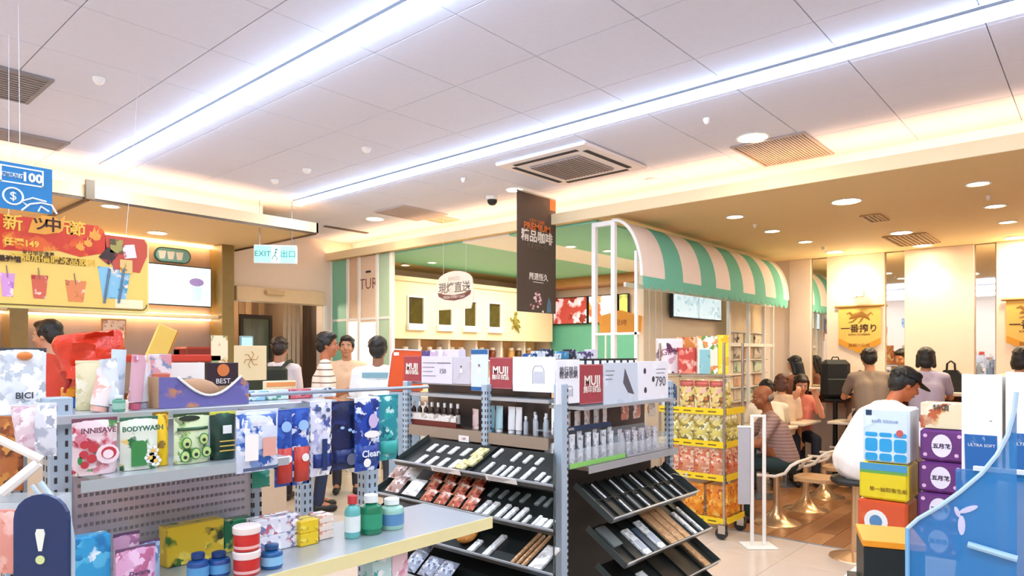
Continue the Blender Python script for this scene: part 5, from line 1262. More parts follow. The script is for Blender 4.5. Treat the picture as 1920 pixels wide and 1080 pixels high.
t, w_, h_ = board((slotY(1132, 1196, 680, 756, BYR), BYR), 'Y', 'pale blue photo sign right of the maroon square on the right face', '#d0dae4', ('#dde6ee', '#c2cdd8'))
lines(t, -w_*.45, -w_*.2, h_*.8, 3, h_*.1, m_inkg); mb = MB(); mb.prism([(w_*.1, h_*.85), (w_*.38, h_*.2), (w_*.2, h_*.25), (w_*.05, h_*.5)], -.0014, -.0002); mb.build('dark_strap_picture', m_inkg, t)
t, w_, h_ = board((slotY(1197, 1253, 677, 749, BYR), BYR), 'Y', 'white sign with three dark pouch pictures at the right end of the row', '#f2eef4', ('#f8f5f9', '#ebe6ee'))
for (x, z) in ((-.3, .74), (-.02, .52), (-.28, .25)):
    mb = MB(); mb.prism([(x*w_+.012*cos(a), h_*z+.013*sin(a)*(1.3 if sin(a) > 0 else 1)) for a in [2*pi*i/12 for i in range(12)]], -.0016, -.0002); mb.build('pouch_picture', mat('pic_dark', '#3a3844', .5), t)
text('790', w_*.24, m_inkg, t, (w_*.22, -.0016, h_*.45)); lines(t, w_*.08, w_*.4, h_*.78, 2, h_*.1, m_inkg)
# goods on the top deck
rr = random.Random(9)
for i in range(9):
    c = ['#1d4e86', '#dfe6ee', '#24364a', '#e8eef2', '#3f8fb8', '#20252e', '#cfd8e2', '#5a4f7c', '#e4dfe8'][i]
    x, y = 2.72+.07*i, 2.25+.0*i
    carton('small_pack', ['navy small pack', 'white small pack', 'slate small pack', 'second white small pack', 'sky blue small pack', 'black small pack', 'pale grey small pack', 'violet small pack', 'lilac white small pack'][i]+' in the row standing behind the right sign boards', 'pack', (x, y, 1.361), .064, .145+.012*(i % 3), .05, c, ('#f0f2f6', '#2a4a78', c), scale=40, thr=.5)
t = thing('blister_row', 'dark rack rail with a row of white hang tags on the gondola top', 'rail', (2.45, 2.02, 1.361))
mb = MB(); mb.box(0, .9, .0, .02, 0, .11, bev=.003); mb.build('rail_body', mat('rail_navy', '#1c3350', .4, var=.2), t)
mb = MB(); mb.box(-.01, .91, -.004, .024, .1105, .118); mb.build('rail_cap', m_black, t)
for i in range(13):
    mb = MB(); mb.box(.01+.068*i, .055+.068*i, -.006, -.001, .062, .108, bev=.002); mb.build('hang_tag', m_white, t)
# orange paper bag
xa = onX(727, 0, 2.42)[0]; xb = onX(792, 0, 2.42)[0]
y_ = 2.93
px0, py0 = P(758, 3.9)
t = thing('orange_bag', 'orange carrier bag with white trim behind the leftmost maroon square', 'bag', (px0, py0, Z(733, 3.9)), R(-50))
Wb = 33/F*3.9; Hb = 78/F*3.9
mb = MB(); mb.prism([(-Wb, 0), (Wb, 0), (Wb*.95, Hb*.97), (-Wb*.55, Hb), (-Wb*.72, Hb*.9)], 0, .05); mb.build('bag_body', mat('bag_orange', '#e8571c', .45, var=.08), t)
mb = MB(); mb.tube([(-Wb, -.002, 0), (-Wb*.72, -.002, Hb*.9), (-Wb*.55, -.002, Hb), (Wb*.95, -.002, Hb*.97)], .004, 6); mb.build('white_trim', m_white, t)
mb = MB(); mb.box(-Wb*.6, -Wb*.3, -.003, -.0005, Hb*.85, Hb*.93); mb.build('white_label', m_white, t)
bx0, by0 = px0, py0
t = thing('bag_stand', 'grey stand under the orange carrier bag', 'stand', (px0, py0, 0), R(-50))
mb = MB(); mb.box(-.09, .09, .005, .045, .002, Z(733, 3.9)-.002, bev=.004); mb.build('stand_column', m_gond, t)
mb = MB(); mb.box(-.16, .16, -.05, .12, .001, .0018); mb.build('stand_foot', m_shelf, t)
for k, (a, b, yt, yb, c, acc, lab) in enumerate(((790, 806, 654, 667, '#5a4f8a', ('#7a70aa', '#40386c'), 'violet carton above the lilac sign panel'), (806, 860, 652, 667, '#e8dce6', ('#f4ecf2', '#d0b8cc'), 'pale pink carton above the lilac sign panel'))):
    sl = slotX(a, b, yt, yb, 2.42)
    carton('top_carton', lab, 'carton', (2.42, sl[0], 1.361), sl[2], .165 if k else .16, .05, c, acc, rz=-pi/2)

# left face shelf goods: bottle tray, pouches, tubes
ya = onX(768, 0, 2.40)[0]; yb = onX(868, 0, 2.40)[0]
tr = thing('bottle_tray', 'clear fronted tray holding nine dark bottles with white caps', 'tray', (2.355, (ya+yb)/2, SHL+.001), -pi/2)
wt = (ya-yb)/2
mb = MB(); mb.box(-wt, wt, 0, .05, 0, .003); mb.build('tray_base', mat('maroon_tray', '#7c2f24', .4), tr)
mb = MB(); mb.box(-wt, wt, -.003, -.0002, .0, .028); mb.build('tray_front', mat('maroon_front', '#6e2a20', .4), tr)
mb = MB(); mb.box(-wt, wt, -.0045, -.0032, .029, .062); mb.build('white_strip', prt('white_strip', '#e9e2da', ('#b8aca0', '#f4efe8'), 40, .5), tr)
for i in range(9):
    u = -wt+.014+(2*wt-.028)*i/8
    bottle('dark_bottle', ORD[i]+' dark bottle with a white cap from the left in the tray', (2.378, (ya+yb)/2-u, SHL+.0045), min(.0125, wt/9.6), .118, '#3a2a20', '#f4f2ee', '#d8d2c8', group='dark bottles in the tray', n=12)
for k in range(3):
    sl = slotX(880+14*k, 898+14*k, 768, 806, 2.39)
    pouch('pink_pouch', ('left', 'middle', 'right')[k]+' pale pink pouch leaning on the left face shelf', 'pouch', (2.40+.012*k, sl[0], SHL+.001), .07, .10, .015, '#ecd2cc', ('#f6e8e4', '#c8908a'), rz=-pi/2-.35, group='pink pouches on the gondola shelf', scale=40, seed=60+k)
for k, (a, b, c, cc, lab) in enumerate(((921, 932, '#9fd6e4', '#5aaccc', 'first pale blue tube on the left face shelf'), (934, 947, '#bfe4ec', '#eef6f8', 'second pale blue tube on the left face shelf'), (957, 970, '#f2f4f6', '#e0e4e8', 'first white tube on the left face shelf'), (971, 983, '#f6f6f8', '#d4dae0', 'second white tube on the left face shelf'))):
    sl = slotX(a, b, 770, 808, 2.40)
    tube_pack('cream_tube', lab, (2.385, sl[0], SHL+.001), sl[2]*.9, .125, c, cc, rz=-pi/2)
for k in range(6):
    y_ = onX(990+9.5*k, 0, 2.40)[0]
    bottle('clear_bottle', ORD[k]+' small clear travel bottle left of the corner post', (2.385+.03*(k % 2), y_, SHL+.001), .011, .085+.02*((k*2) % 3)/2, '#d4dce4', '#f2f4f6', None, group='clear bottles near the corner post', alpha=.7, n=12)
x, _ = P(875, 3.3)
yl = onX(878, 0, BXL)[0]
t = thing('price_tag', 'white price tag on the rail below the pink pouches', 'price tag', (CX-.067, yl, SHL-.055), -pi/2)
mb = MB(); mb.box(-.035, .035, -.003, -.0005, 0, .03); mb.build('tag_card', m_white, t); text('149', .018, mat('ink_red2', '#c04848', .5), t, (0, -.0035, .015))

# right face shelf: clear bins of packets
def clear_bin(x0, x1, y, z, h, lab, n_, cols, strip, stripc):
    t = thing('acrylic_bin', lab, 'bin', ((x0+x1)/2, y, z)); W = (x1-x0)/2
    m_ = mat('acrylic', '#e4eaee', .06, alpha=.22, var=0)
    mb = MB(); mb.box(-W, W, 0, .003, 0, h*.55); mb.build('bin_front', m_, t)
    mb = MB(); mb.box(-W, W, .135, .138, 0, h); mb.build('bin_back', m_, t)
    for s in (-W, W-.003): mb = MB(); mb.box(s, s+.003, .0035, .1345, 0, h*.7); mb.build('bin_side', m_, t)
    mb = MB(); mb.box(-W, W, -.002, -.0003, h*strip[0], h*strip[1]); mb.build('label_strip', mat('lst'+stripc, stripc, .4), t)
    for i in range(n_):
        xx = x0+.02+(x1-x0-.04)*i/(n_-1)
        c = cols[i % len(cols)]
        pouch('bin_packet', ORD[i]+' upright packet from the left in the ' + lab.split(' on ')[0], 'packet', (xx, y+.045+.03*(i % 2), z+.002), (x1-x0)/n_*1.15, h*(.86+.1*((i*3) % 4)/3), .012, c, ('#f4f6f8', '#7c8690', c), group='packets in the '+lab.split(' on ')[0], scale=60, thr=.46, seed=80+i)
xa = onY(1068, 0, 1.735)[0]; xb = onY(1172, 0, 1.735)[0]; xc = onY(1176, 0, 1.735)[0]; xd = onY(1252, 0, 1.735)[0]
clear_bin(xa, xb, 1.735, SHR+.001, .15, 'left acrylic bin with a green stripe on the right face shelf', 14, ['#d8dee4', '#cfd6dc', '#e2e4ea'], (.02, .16), '#8ccf6a')
clear_bin(xc, xd, 1.735, SHR+.001, .13, 'right acrylic bin of grey packets on the right face shelf', 12, ['#c8c4cc', '#d4d0d6', '#b8b4bc'], (.02, .08), '#b4b0b4')
mb = MB(); mb.box(xa, xb-.02, CY-.02, CY+.10, SHR+.155, SHR+.16); mb.build('clear_shelf', MATS['acrylic'], cg)
mb = MB(); mb.box(xa+.03, xb-.03, CY-.024, CY-.0205, SHR+.15, SHR+.175); mb.build('navy_strip', mat('strip_navy', '#1f3a58', .4), cg)
text('TRAVEL', .016, mwh, cg, (xa+.09, CY-.025, SHR+.1625), name='lettering')
for k in range(11):
    xx = xa+.03+(xb-xa-.06)*k/10
    pouch('small_sachet', ORD[k]+' small sachet from the left on the clear shelf, right face', 'sachet', (xx, CY+.01+.02*(k % 2), SHR+.161), .036, .075, .01, ['#e6eaf0', '#f0e6e6', '#dde4ea'][k % 3], ('#ffffff', '#b8c0ca', '#e0b8a8'), group='sachets on the clear shelf', scale=60, seed=90+k)
for k, (px, c) in enumerate(((1178, '#d88a72'), (1200, '#e0a08c'), (1228, '#f0ead6'))):
    xx = onY(px, 0, CY)[0]
    pouch('cotton_pack', ['left salmon pack hanging under the right signs', 'middle salmon pack hanging under the right signs', 'cream pack hanging under the right signs'][k], 'pack', (xx, CY+.02, 1.17), .07, .075, .03, c, ('#f0c8b8', c, '#ffffff'), scale=40, stand=False, seed=99+k)

# slanted trays
def slant_tray(name, lab, loc, rz, w_, D, ang, rows, cols_, lip=.03, mitre=0.0):
    t = thing(name, lab, 'tray', loc, rot=(ang, 0, rz))
    mt = mat('tray_black', '#1c201e', .4, var=.2)
    mb = MB(); q_ = [(-w_/2, 0), (w_/2, 0), (w_/2-mitre, D), (-w_/2, D)]
    mb.add([(x, y, -.004) for x, y in q_]+[(x, y, 0) for x, y in q_], [(3, 2, 1, 0), (4, 5, 6, 7)]+[(i, (i+1) % 4, (i+1) % 4+4, i+4) for i in range(4)]); mb.build('tray_base', mt, t)
    mb = MB(); mb.box(-w_/2, w_/2, -.004, -.0003, -.004, lip); mb.build('front_lip', mat('tray_lip', '#4c4a44', .3, metal=.3, var=.1), t)
    mb = MB(); mb.box(-w_/2-.003, w_/2+.003, -.0085, -.0042, lip-.008, lip+.001); mb.build('lip_edge', m_shelf, t)
    for s in (-w_/2-.004, w_/2+.0003):
        mb = MB(); k_ = mitre if s > 0 else 0.0
        mb.add([(s, 0, -.004), (s+.0037, 0, -.004), (s+.0037-k_, D, -.004), (s-k_, D, -.004), (s, 0, lip*.9), (s+.0037, 0, lip*.9), (s+.0037-k_, D, lip*.9), (s-k_, D, lip*.9)], [(3, 2, 1, 0), (4, 5, 6, 7), (0, 1, 5, 4), (1, 2, 6, 5), (2, 3, 7, 6), (3, 0, 4, 7)]); mb.build('side_wall', mat('tray_side', '#3f4643', .4, var=.15), t)
    for i in range(1, cols_):
        x = -w_/2+w_*i/cols_; mb = MB(); mb.box(x-.001, x+.001, .001, D-.001, .0003, .012); mb.build('divider', mt, t)
    for j in range(1, rows): mb = MB(); mb.box(-w_/2+.001, w_/2-.001, D*j/rows-.001, D*j/rows+.001, .0123, .016); mb.build('cross_divider', mt, t)
    M = Matrix.Translation(loc) @ Matrix.Rotation(rz, 4, 'Z') @ Matrix.Rotation(ang, 4, 'X')
    return t, M
def lay(M, ang, rz, x, y, z, name, lab, cat, build, group=None, yaw=0):
    p = M @ Vector((x, y, z))
    t = thing(name, lab, cat, p, rot=(ang, 0, rz), group=group); build(t); return t
def slab(w_, d, h_, m, band=None, txt=None):
    def f(t):
        mb = MB(); mb.box(-w_/2, w_/2, 0, d, 0, h_, bev=.0012); mb.build('packet_body', m, t)
        if band: mb = MB(); mb.box(-w_/2*.7, w_/2*.7, d*.2, d*.55, h_+.0002, h_+.0012); mb.build('print_panel', band, t)
        if txt:
            text(txt, w_*.3, m_inkg, t, (0, d*.5, h_+.001), rot=(0, 0, 0))
    return f
m_wp = prt('white_packet', '#ecece8', ('#d4d6d2', '#ffffff', '#a8b0ae'), 50, .52); m_kr = prt('kraft_box', '#c99a6c', ('#b8875a', '#d8ad80'), 60, .5)
m_gp = mat('grey_packet', '#7c8480', .4); m_ink2 = mat('panel_greyish', '#b8bcc4', .5); m_slate = mat('slate_packet', '#3c4c5c', .4)
# right face
ang = R(33); Dt = .235
rt = [(CY-.205, .775, 'top'), (CY-.275, .595, 'middle'), (CY-.325, .44, 'third'), (CY-.37, .29, 'bottom')]
for k, (yf, zf, nm) in enumerate(rt):
    t, M = slant_tray('slanted_tray', '%s slanted black tray on the right face of the gondola' % nm, (2.875, yf, zf), 0, .80, Dt, ang, 2 if k == 0 else 1, 10 if k == 0 else (1, 8, 5, 5)[k])
    if k == 0:
        for i in range(10):
            x = -.36+.08*i
            for j in (0, 1):
                if (i*3+j*5) % 4 == 3: continue
                mm = [m_wp, m_gp, m_wp, m_gp][(i+j) % 4]
                lay(M, ang, 0, x+.01*((i*j) % 3-1), .01+.115*j, .0008, 'pen', ORD[i]+(' front' if j == 0 else ' back')+' row pen from the left in the top tray of the right face', 'pen',
                    lambda t, mm=mm, i=i: (MB().tube([(0, .0, .004), (0, .085+.01*(i % 2), .004)], .0045 if mm is m_wp else .006, 8).build('pen_barrel', mm, t, smooth=True), MB().tube([(0, .0965, .004), (0, .104, .004)], .004, 8).build('pen_cap', m_black, t, smooth=True)), group='pens in the top right tray')
    if k == 1:
        for i, (x, w_, d, mm, tx, lab) in enumerate(((-.32, .07, .12, m_gp, None, 'grey packet at the left back of the middle right tray'), (-.19, .055, .16, m_wp, 'bag', 'first white labelled box in the middle right tray'), (-.125, .04, .15, m_slate, None, 'slate blue box between the two white ones'), (-.06, .055, .18, m_wp, 'bag', 'second white labelled box in the middle right tray'),
                (.05, .06, .215, m_kr, None, 'first long kraft box in the middle right tray'), (.12, .058, .215, m_kr, None, 'second long kraft box in the middle right tray'), (.185, .05, .21, m_kr, None, 'third long kraft box in the middle right tray'), (.27, .028, .16, m_wp, None, 'slim white box near the right end of the middle tray'), (.345, .02, .18, m_wp, None, 'thin white box at the right end of the middle tray'))):
            lay(M, ang, 0, x, .005 if i else .10, .0008, 'flat_box', lab, 'box', slab(w_, d, .012, mm, m_ink2 if tx else None))
    if k == 2:
        for i, (x, w_, d, mm, lab) in enumerate(((.30, .05, .2, m_kr, 'lone kraft box in the third right tray'), (-.2, .06, .12, m_wp, 'white box in the shade of the third right tray'))):
            lay(M, ang, 0, x, .006, .0008, 'flat_box', lab, 'box', slab(w_, d, .012, mm))
mb = MB(); mb.box(CX+.11, CXX-.02, CY+.06, CY+.105, .16, .96); mb.build('tray_support', m_black, cg)
# glasses hanging on the tray end
t = thing('eyeglasses', 'thin framed reading glasses hooked on the right end of the top tray', 'glasses', (3.30, CY-.14, .86), R(20))
for s in (-.022, .022): mb = MB(); mb.tube([(s+.018*cos(a), 0, .013*sin(a)) for a in [2*pi*i/18 for i in range(18)]], .0016, 5, closed=True); mb.build('lens_rim', mat('rim_silver', '#c8c8c0', .3, metal=.7), t, smooth=True)
for s in (-.04, .04): mb = MB(); mb.tube([(s, 0, 0), (s*.9, .06, .012), (s*.85, .1, -.004)], .0016, 5); mb.build('temple_arm', MATS['rim_silver'], t)
# left face
ang2 = R(24); lt = [(2.095, .972), (2.02, .822), (1.95, .685), (1.885, .545)]
ymid = 2.15
M_l = []
for k, (xf, zf) in enumerate(lt):
    mit = onX(1040, 0, xf+.224)[0]-onX(1040, 0, xf)[0]
    yn = onX(1040, 0, xf)[0]; yf_ = (2.60, 2.68, 2.68, 2.68)[k]; wl = yf_-yn; ym = (yn+yf_)/2
    t, M = slant_tray('slanted_tray', '%s slanted black tray on the left face of the gondola' % ('highest', 'second', 'third', 'lowest')[k], (xf, ym, zf), -pi/2, wl, .245, ang2, 1, (2, 1, 1, 1)[k], lip=.026, mitre=mit)
    M = Matrix.Translation((xf, ymid, zf)) @ Matrix.Rotation(-pi/2, 4, 'Z') @ Matrix.Rotation(ang2, 4, 'X')
    M_l.append(M)
mb = MB(); mb.box(CX-.02, CX+.085, CY+.06, CYY-.04, .14, 1.04); mb.build('tray_support', m_black, cg)
rz = -pi/2
def lx(px, X): return -(onX(px, 0, X)[0]-ymid)     # local x of a pixel column on plane X
# highest tray: two rows of small white packets, yellow bags, silver pens
for j, (yy, X, pxs) in enumerate(((.02, 2.12, (783, 803, 824, 845)), (.13, 2.22, (805, 824, 845, 868)))):
    for i, px in enumerate(pxs):
        lay(M_l[0], ang2, rz, lx(px, X), yy, .0008, 'white_packet', ORD[i]+' small white packet in the '+('front', 'back')[j]+' row of the highest tray', 'packet', slab(.030, .075-.01*j, .008, m_wp), group='white packets in the highest tray')
m_ylw = prt('yellow_bag', '#e6dca8', ('#d8c870', '#f2ecd0', '#b8a850'), 60, .5)
for i, (px, yy, X) in enumerate(((893, .13, 2.22), (862, .02, 2.12), (880, .055, 2.15))):
    lay(M_l[0], ang2, rz, lx(px, X), yy, .001+.003*i, 'yellow_packet', ('back', 'front', 'middle')[i]+' pale yellow bag in the highest tray of the left face', 'packet', slab(.06, .075, .012, m_ylw))
for i, (px, yy, X, d) in enumerate(((905, .03, 2.12, .08), (928, .02, 2.12, .08), (942, .02, 2.12, .08), (956, .02, 2.12, .08), (980, .015, 2.12, .10), (925, .15, 2.23, .07), (962, .14, 2.23, .07), (985, .14, 2.23, .06), (1008, .14, 2.23, .05), (1005, .03, 2.12, .06), (1020, .02, 2.12, .05))):
    lay(M_l[0], ang2, rz, lx(px, X), yy, .0008, 'slim_packet', (ORD[i]+' front row' if i < 5 else ORD[i-5]+' back row')+' slim silver packet in the right half of the highest tray', 'packet', slab(.019, d, .010, m_wp), group='slim packets in the highest tray')
for i, (px0_, px1_) in enumerate(((812, 866), (914, 972))):
    X = 2.09; a = lx(px0_, X); b = lx(px1_, X)
    t = thing('shelf_label', ('left', 'right')[i]+' white shelf label on the lip of the highest tray', 'label', M_l[0] @ Vector(((a+b)/2, -.0095, .002)), rot=(ang2, 0, rz))
    mb = MB(); mb.box(-(b-a)/2, (b-a)/2, -.002, 0, 0, .026); mb.build('label_card', mat('label_card', '#efe6dc', .5), t)
    for q in range(3): mb = MB(); mb.box(-(b-a)*.42, (b-a)*(.1+.1*q), -.0028, -.0022, .005+.006*q, .007+.006*q); mb.build('text_line', m_inkg, t)
# second tray: brown snack bags then silver pens
m_gb = prt('ginger_bag', '#b86a48', ('#d89a78', '#8c3c28', '#f0d8c8', '#c85a3c'), 50, .45); m_wb = prt('white_bag', '#e4e0da', ('#ffffff', '#c4beb8'), 40, .5); m_pb = prt('brown_bag', '#a8867c', ('#e4d4cc', '#7c4c40'), 44, .5)
for i in range(12):
    r_, c_ = divmod(i, 4); px = 800+26*c_-r_*0; X = 2.03+.07*r_
    lay(M_l[1], ang2, rz, lx(px+9*r_, X), .008+.075*r_, .001, 'snack_bag', ORD[c_]+' from the left in the '+('front', 'middle', 'back')[r_]+' row of red brown biscuit bags, second tray', 'bag', lambda t, i=i: pouch_mesh(.07, .07, .03, seed=i, stand=False).build('film_bag', m_gb, t, smooth=True, rot=(-pi/2+.25, 0, 0), loc=(0, .0, .02)), group='biscuit bags in the second tray')
for i, (px, X, mm, lab) in enumerate(((740, 2.05, m_pb, 'brown and clear bag at the left end of the second tray'), (772, 2.05, m_wb, 'white bag beside the biscuit bags in the second tray'), (768, 2.14, m_wb, 'second white bag behind the first in the second tray'), (745, 2.14, m_pb, 'second brown bag at the back left of the second tray'))):
    lay(M_l[1], ang2, rz, lx(px, X), .02 if i < 2 else .12, .001, 'wide_bag', lab, 'bag', lambda t, i=i, mm=mm: pouch_mesh(.10, .10, .03, seed=30+i, stand=False).build('film_bag', mm, t, smooth=True, rot=(-pi/2+.25, 0, 0), loc=(0, .0, .022)))
for i, (px, w_, d) in enumerate(((893, .022, .10), (908, .026, .10), (930, .02, .10), (946, .02, .09), (963, .02, .10), (980, .012, .06), (998, .012, .07), (1008, .026, .06), (1022, .022, .06))):
    lay(M_l[1], ang2, rz, lx(px, 2.03), .008, .0008, 'silver_box', ORD[i]+' narrow silver white box from the left in the front row, second tray', 'box', slab(w_*1.15, d, .012, m_wp), group='silver boxes in the second tray')
for i, px in enumerate((915, 935, 955, 975, 1003, 1020)):
    lay(M_l[1], ang2, rz, lx(px, 2.14), .14, .0008, 'grey_box', ORD[i]+' dull grey box from the left at the back of the second tray', 'box', slab(.02, .06, .01, m_gp), group='grey boxes in the second tray')
# third tray
for i, (px, yy) in enumerate(((770, .01), (785, .01), (805, .01), (780, .10), (800, .11))):
    lay(M_l[2], ang2, rz, lx(px, 1.97+yy), yy, .001, 'biscuit_pack', ('leftmost front', 'middle front', 'rightmost front', 'left rear', 'right rear')[i]+' clear pack of brown biscuits in the third tray', 'pack', lambda t, i=i: (pouch_mesh(.06, .075, .03, seed=i+50, stand=False).build('film_bag', m_gb, t, smooth=True, rot=(-pi/2+.25, 0, 0), loc=(0, 0, .02)), MB().box(-.03, .03, .045, .085, .036, .040).build('pale_label', MATS['pr_#e9dcb0_#f4ecd0_2'], t)), group='biscuit packs in the third tray')
def bowl(t):
    mb = MB(); mb.ell((0, .05, .03), (.05, .05, .03), 16, 8); mb.build('cake', mat('cake_orange', '#c98436', .5, var=.25, vs=40), t, smooth=True)
    for a in range(8): mb = MB(); mb.tube([(.012*cos(a*.785), .05+.012*sin(a*.785), .06), (.05*cos(a*.785), .05+.05*sin(a*.785), .034)], .003, 5); mb.build('wrap_fold', mat('fold_gold', '#dfa458', .4), t)
lay(M_l[2], ang2, rz, lx(862, 1.97), .03, .001, 'wrapped_cake', 'round orange brown wrapped cake in the third tray', 'cake', bowl)
for i, (px, w_, d, mm) in enumerate(((887, .03, .08, m_wp), (915, .028, .14, m_wp), (966, .012, .2, m_kr), (976, .01, .19, m_kr), (986, .012, .2, m_kr), (1008, .06, .14, m_wb))):
    lay(M_l[2], ang2, rz, lx(px, 1.98), .008, .0008, 'tray_box', ['short white box beside the wrapped cake', 'long white box in the third tray of the left face', 'first thin kraft pack in the third tray', 'second thin kraft pack in the third tray', 'third thin kraft pack in the third tray', 'wide mottled white pack by the corner post in the third tray'][i], 'box', slab(w_, d, .012, mm))
m_cl = prt('silver_bag', '#9aa2b4', ('#d8dce6', '#5c6478', '#c0c6d4'), 46, .45)
for i, (px, X) in enumerate(((780, 1.93), (810, 1.93), (838, 1.93), (795, 2.0))):
    lay(M_l[3], ang2, rz, lx(px, X), .01+.1*(i == 3), .001, 'silver_bag', ('leftmost front', 'middle front', 'rightmost front', 'rear')[i]+' crinkled silver grey bag in the lowest tray', 'bag', lambda t, i=i: pouch_mesh(.09, .10, .04, seed=70+i, stand=False).build('film_bag', m_cl, t, smooth=True, rot=(-pi/2+.25, 0, 0), loc=(0, 0, .024)), group='silver bags in the lowest tray')
lay(M_l[3], ang2, rz, lx(960, 1.9), .01, .0008, 'blue_flat_box', 'flat pale blue box in the lowest tray of the left face', 'box', slab(.10, .10, .01, mat('flat_blue', '#8ab4d0', .4)))
# white boards and bag left of the gondola (end display)
x_, y_ = P(760, 3.55)
t = thing('leaning_card', 'white crumpled card sheet leaning against the far end of the highest tray', 'card', (2.06, 2.86, .90), rot=(R(30), 0, -pi/2+.1))
mb = MB(); mb.sheet([[(-.07+.14*u/4, .004*sin(u*2+v), v*.06) for u in range(5)] for v in range(5)]); s_ = mb.build('card_sheet', prt('card_mottle', '#e8e8da', ('#c8d0c0', '#f4f4ec'), 30, .5), t, smooth=True)
md = s_.modifiers.new('s', 'SOLIDIFY'); md.thickness = .003

# ======================= SNACK CART =======================
ct = thing('snack_cart', 'chrome wire shelving cart on casters with yellow price strips', 'cart', (0, 0, 0))
AXc, AYc = 5.25, 2.34; BXc, BYc = 5.62, 2.92
mc = mat('chrome', '#c4c0b8', .18, metal=.9, var=.03)
for (x, y) in ((AXc, AYc), (BXc, AYc), (AXc, BYc), (BXc, BYc)):
    mb = MB(); mb.tube([(x, y, .13), (x, y, 1.60)], .012, 10); mb.build('post', mc, ct, smooth=True)
    cs = MB(); cs.tube([(x-.018, y+.02, .05), (x+.018, y+.02, .05)], .048, 16); c_ = cs.build('caster_wheel', mat('caster_rubber', '#2a2a2c', .5), ct)
    cs = MB(); cs.box(x-.026, x-.020, y-.02, y+.04, .05, .125); cs.box(x+.020, x+.026, y-.02, y+.04, .05, .125); cs.box(x-.026, x+.026, y-.02, y+.04, .12, .13); cs.build('caster_fork', mc, c_)
SZ = [.15, .50, .77, 1.04, 1.33]
for k, z in enumerate(SZ):
    mb = MB()
    for (a, b) in (((AXc, AYc), (BXc, AYc)), ((BXc, AYc), (BXc, BYc)), ((BXc, BYc), (AXc, BYc)), ((AXc, BYc), (AXc, AYc))):
        mb.tube([(a[0], a[1], z), (b[0], b[1], z)], .006, 6); mb.tube([(a[0], a[1], z-.025), (b[0], b[1], z-.025)], .004, 6)
    for i in range(1, 18): y = AYc+(BYc-AYc)*i/18; mb.tube([(AXc, y, z+.004), (BXc, y, z+.004)], .0025, 5)
    sh = mb.build('wire_shelf', mc, ct); sh['kind'] = 'stuff'
    if k < 4:
        mb = MB(); mb.box(AXc-.016, AXc-.010, AYc+.0, BYc, z-.03, z+.022); mb.build('price_strip', mat('strip_yellow', '#f0cc1c', .4, var=.05), ct)
        mb = MB(); mb.box(AXc+.02, BXc, AYc-.018, AYc-.013, z-.03, z+.022); mb.build('price_strip', MATS['strip_yellow'], ct)
        for q in range(5): mb = MB(); y = AYc+.06+.11*q; mb.box(AXc-.0175, AXc-.0165, y, y+.07, z-.012, z-.002); mb.build('dark_print', mat('print_dark', '#6a5418', .5), ct)
specs = [(0, '#e88a1c', ('#f2a83a', '#c85a1c', '#f6c860'), .26, 'orange snack bag on the lowest cart shelf', 3), (1, '#dc9470', ('#f0c8a8', '#c05838', '#f6e4d0', '#e07a50'), .21, 'salmon snack bag on the second cart shelf', 4), (2, '#d8c668', ('#f0e8b8', '#a89038', '#8a7c3c', '#f6f0d4'), .22, 'yellow and clear snack bag on the third cart shelf', 4)]
for (k, base, acc, h_, lab, n_) in specs:
    p = None
    for i in range(n_):
        y = AYc+.09+(BYc-AYc-.16)*i/(n_-1); li = ORD[i]+' from the corner, '+lab
        if p is None: p = pouch('snack_bag', li, 'snack bag', (AXc+.07, y, SZ[k]+.009), .56/n_*1.02, h_, .07, base, acc, rz=-pi/2, group=lab.replace(' bag ', ' bags '), scale=26, thr=.45, seed=k); tr_ = tree(p)
        else: dup(p, tr_, (AXc+.07, y, SZ[k]+.009), label=li)
    for i in range(2):
        dup(p, tr_, (AXc+.20+.12*i, AYc+.05, SZ[k]+.009), rz=0, label=('near' if i == 0 else 'far')+' one on the aisle side, '+lab)
for i in range(4):
    y = AYc+.09+.135*i
    if i < 3: pouch('noodle_bag', ['nearest red topped noodle bag on the fourth cart shelf', 'middle red topped noodle bag on the fourth cart shelf', 'farthest red topped noodle bag on the fourth cart shelf'][i], 'snack bag', (AXc+.07, y, SZ[3]+.009), .14, .25, .07, '#e0c878', ('#c87838', '#f4ecc0', '#7c5a28', '#e8b0a0'), rz=-pi/2, band='#d06a5c', bh=(.74, .93), scale=28, thr=.44, seed=5+i)
    else: carton('blue_snack_box', 'blue and white box at the far end of the fourth cart shelf', 'carton', (AXc+.02, y+.03, SZ[3]+.009), .11, .20, .08, '#2470b4', ('#1c5894', '#6ab0dc', '#e8f0f6'), rz=-pi/2, scale=18, band='#e8eef0', bh=(.0, .32))
dup(p, tr_, (AXc+.2, AYc+.07, SZ[3]+.009), rz=0, label='yellow snack bag beside the red topped bags on the fourth cart shelf')
zt = SZ[4]+.009
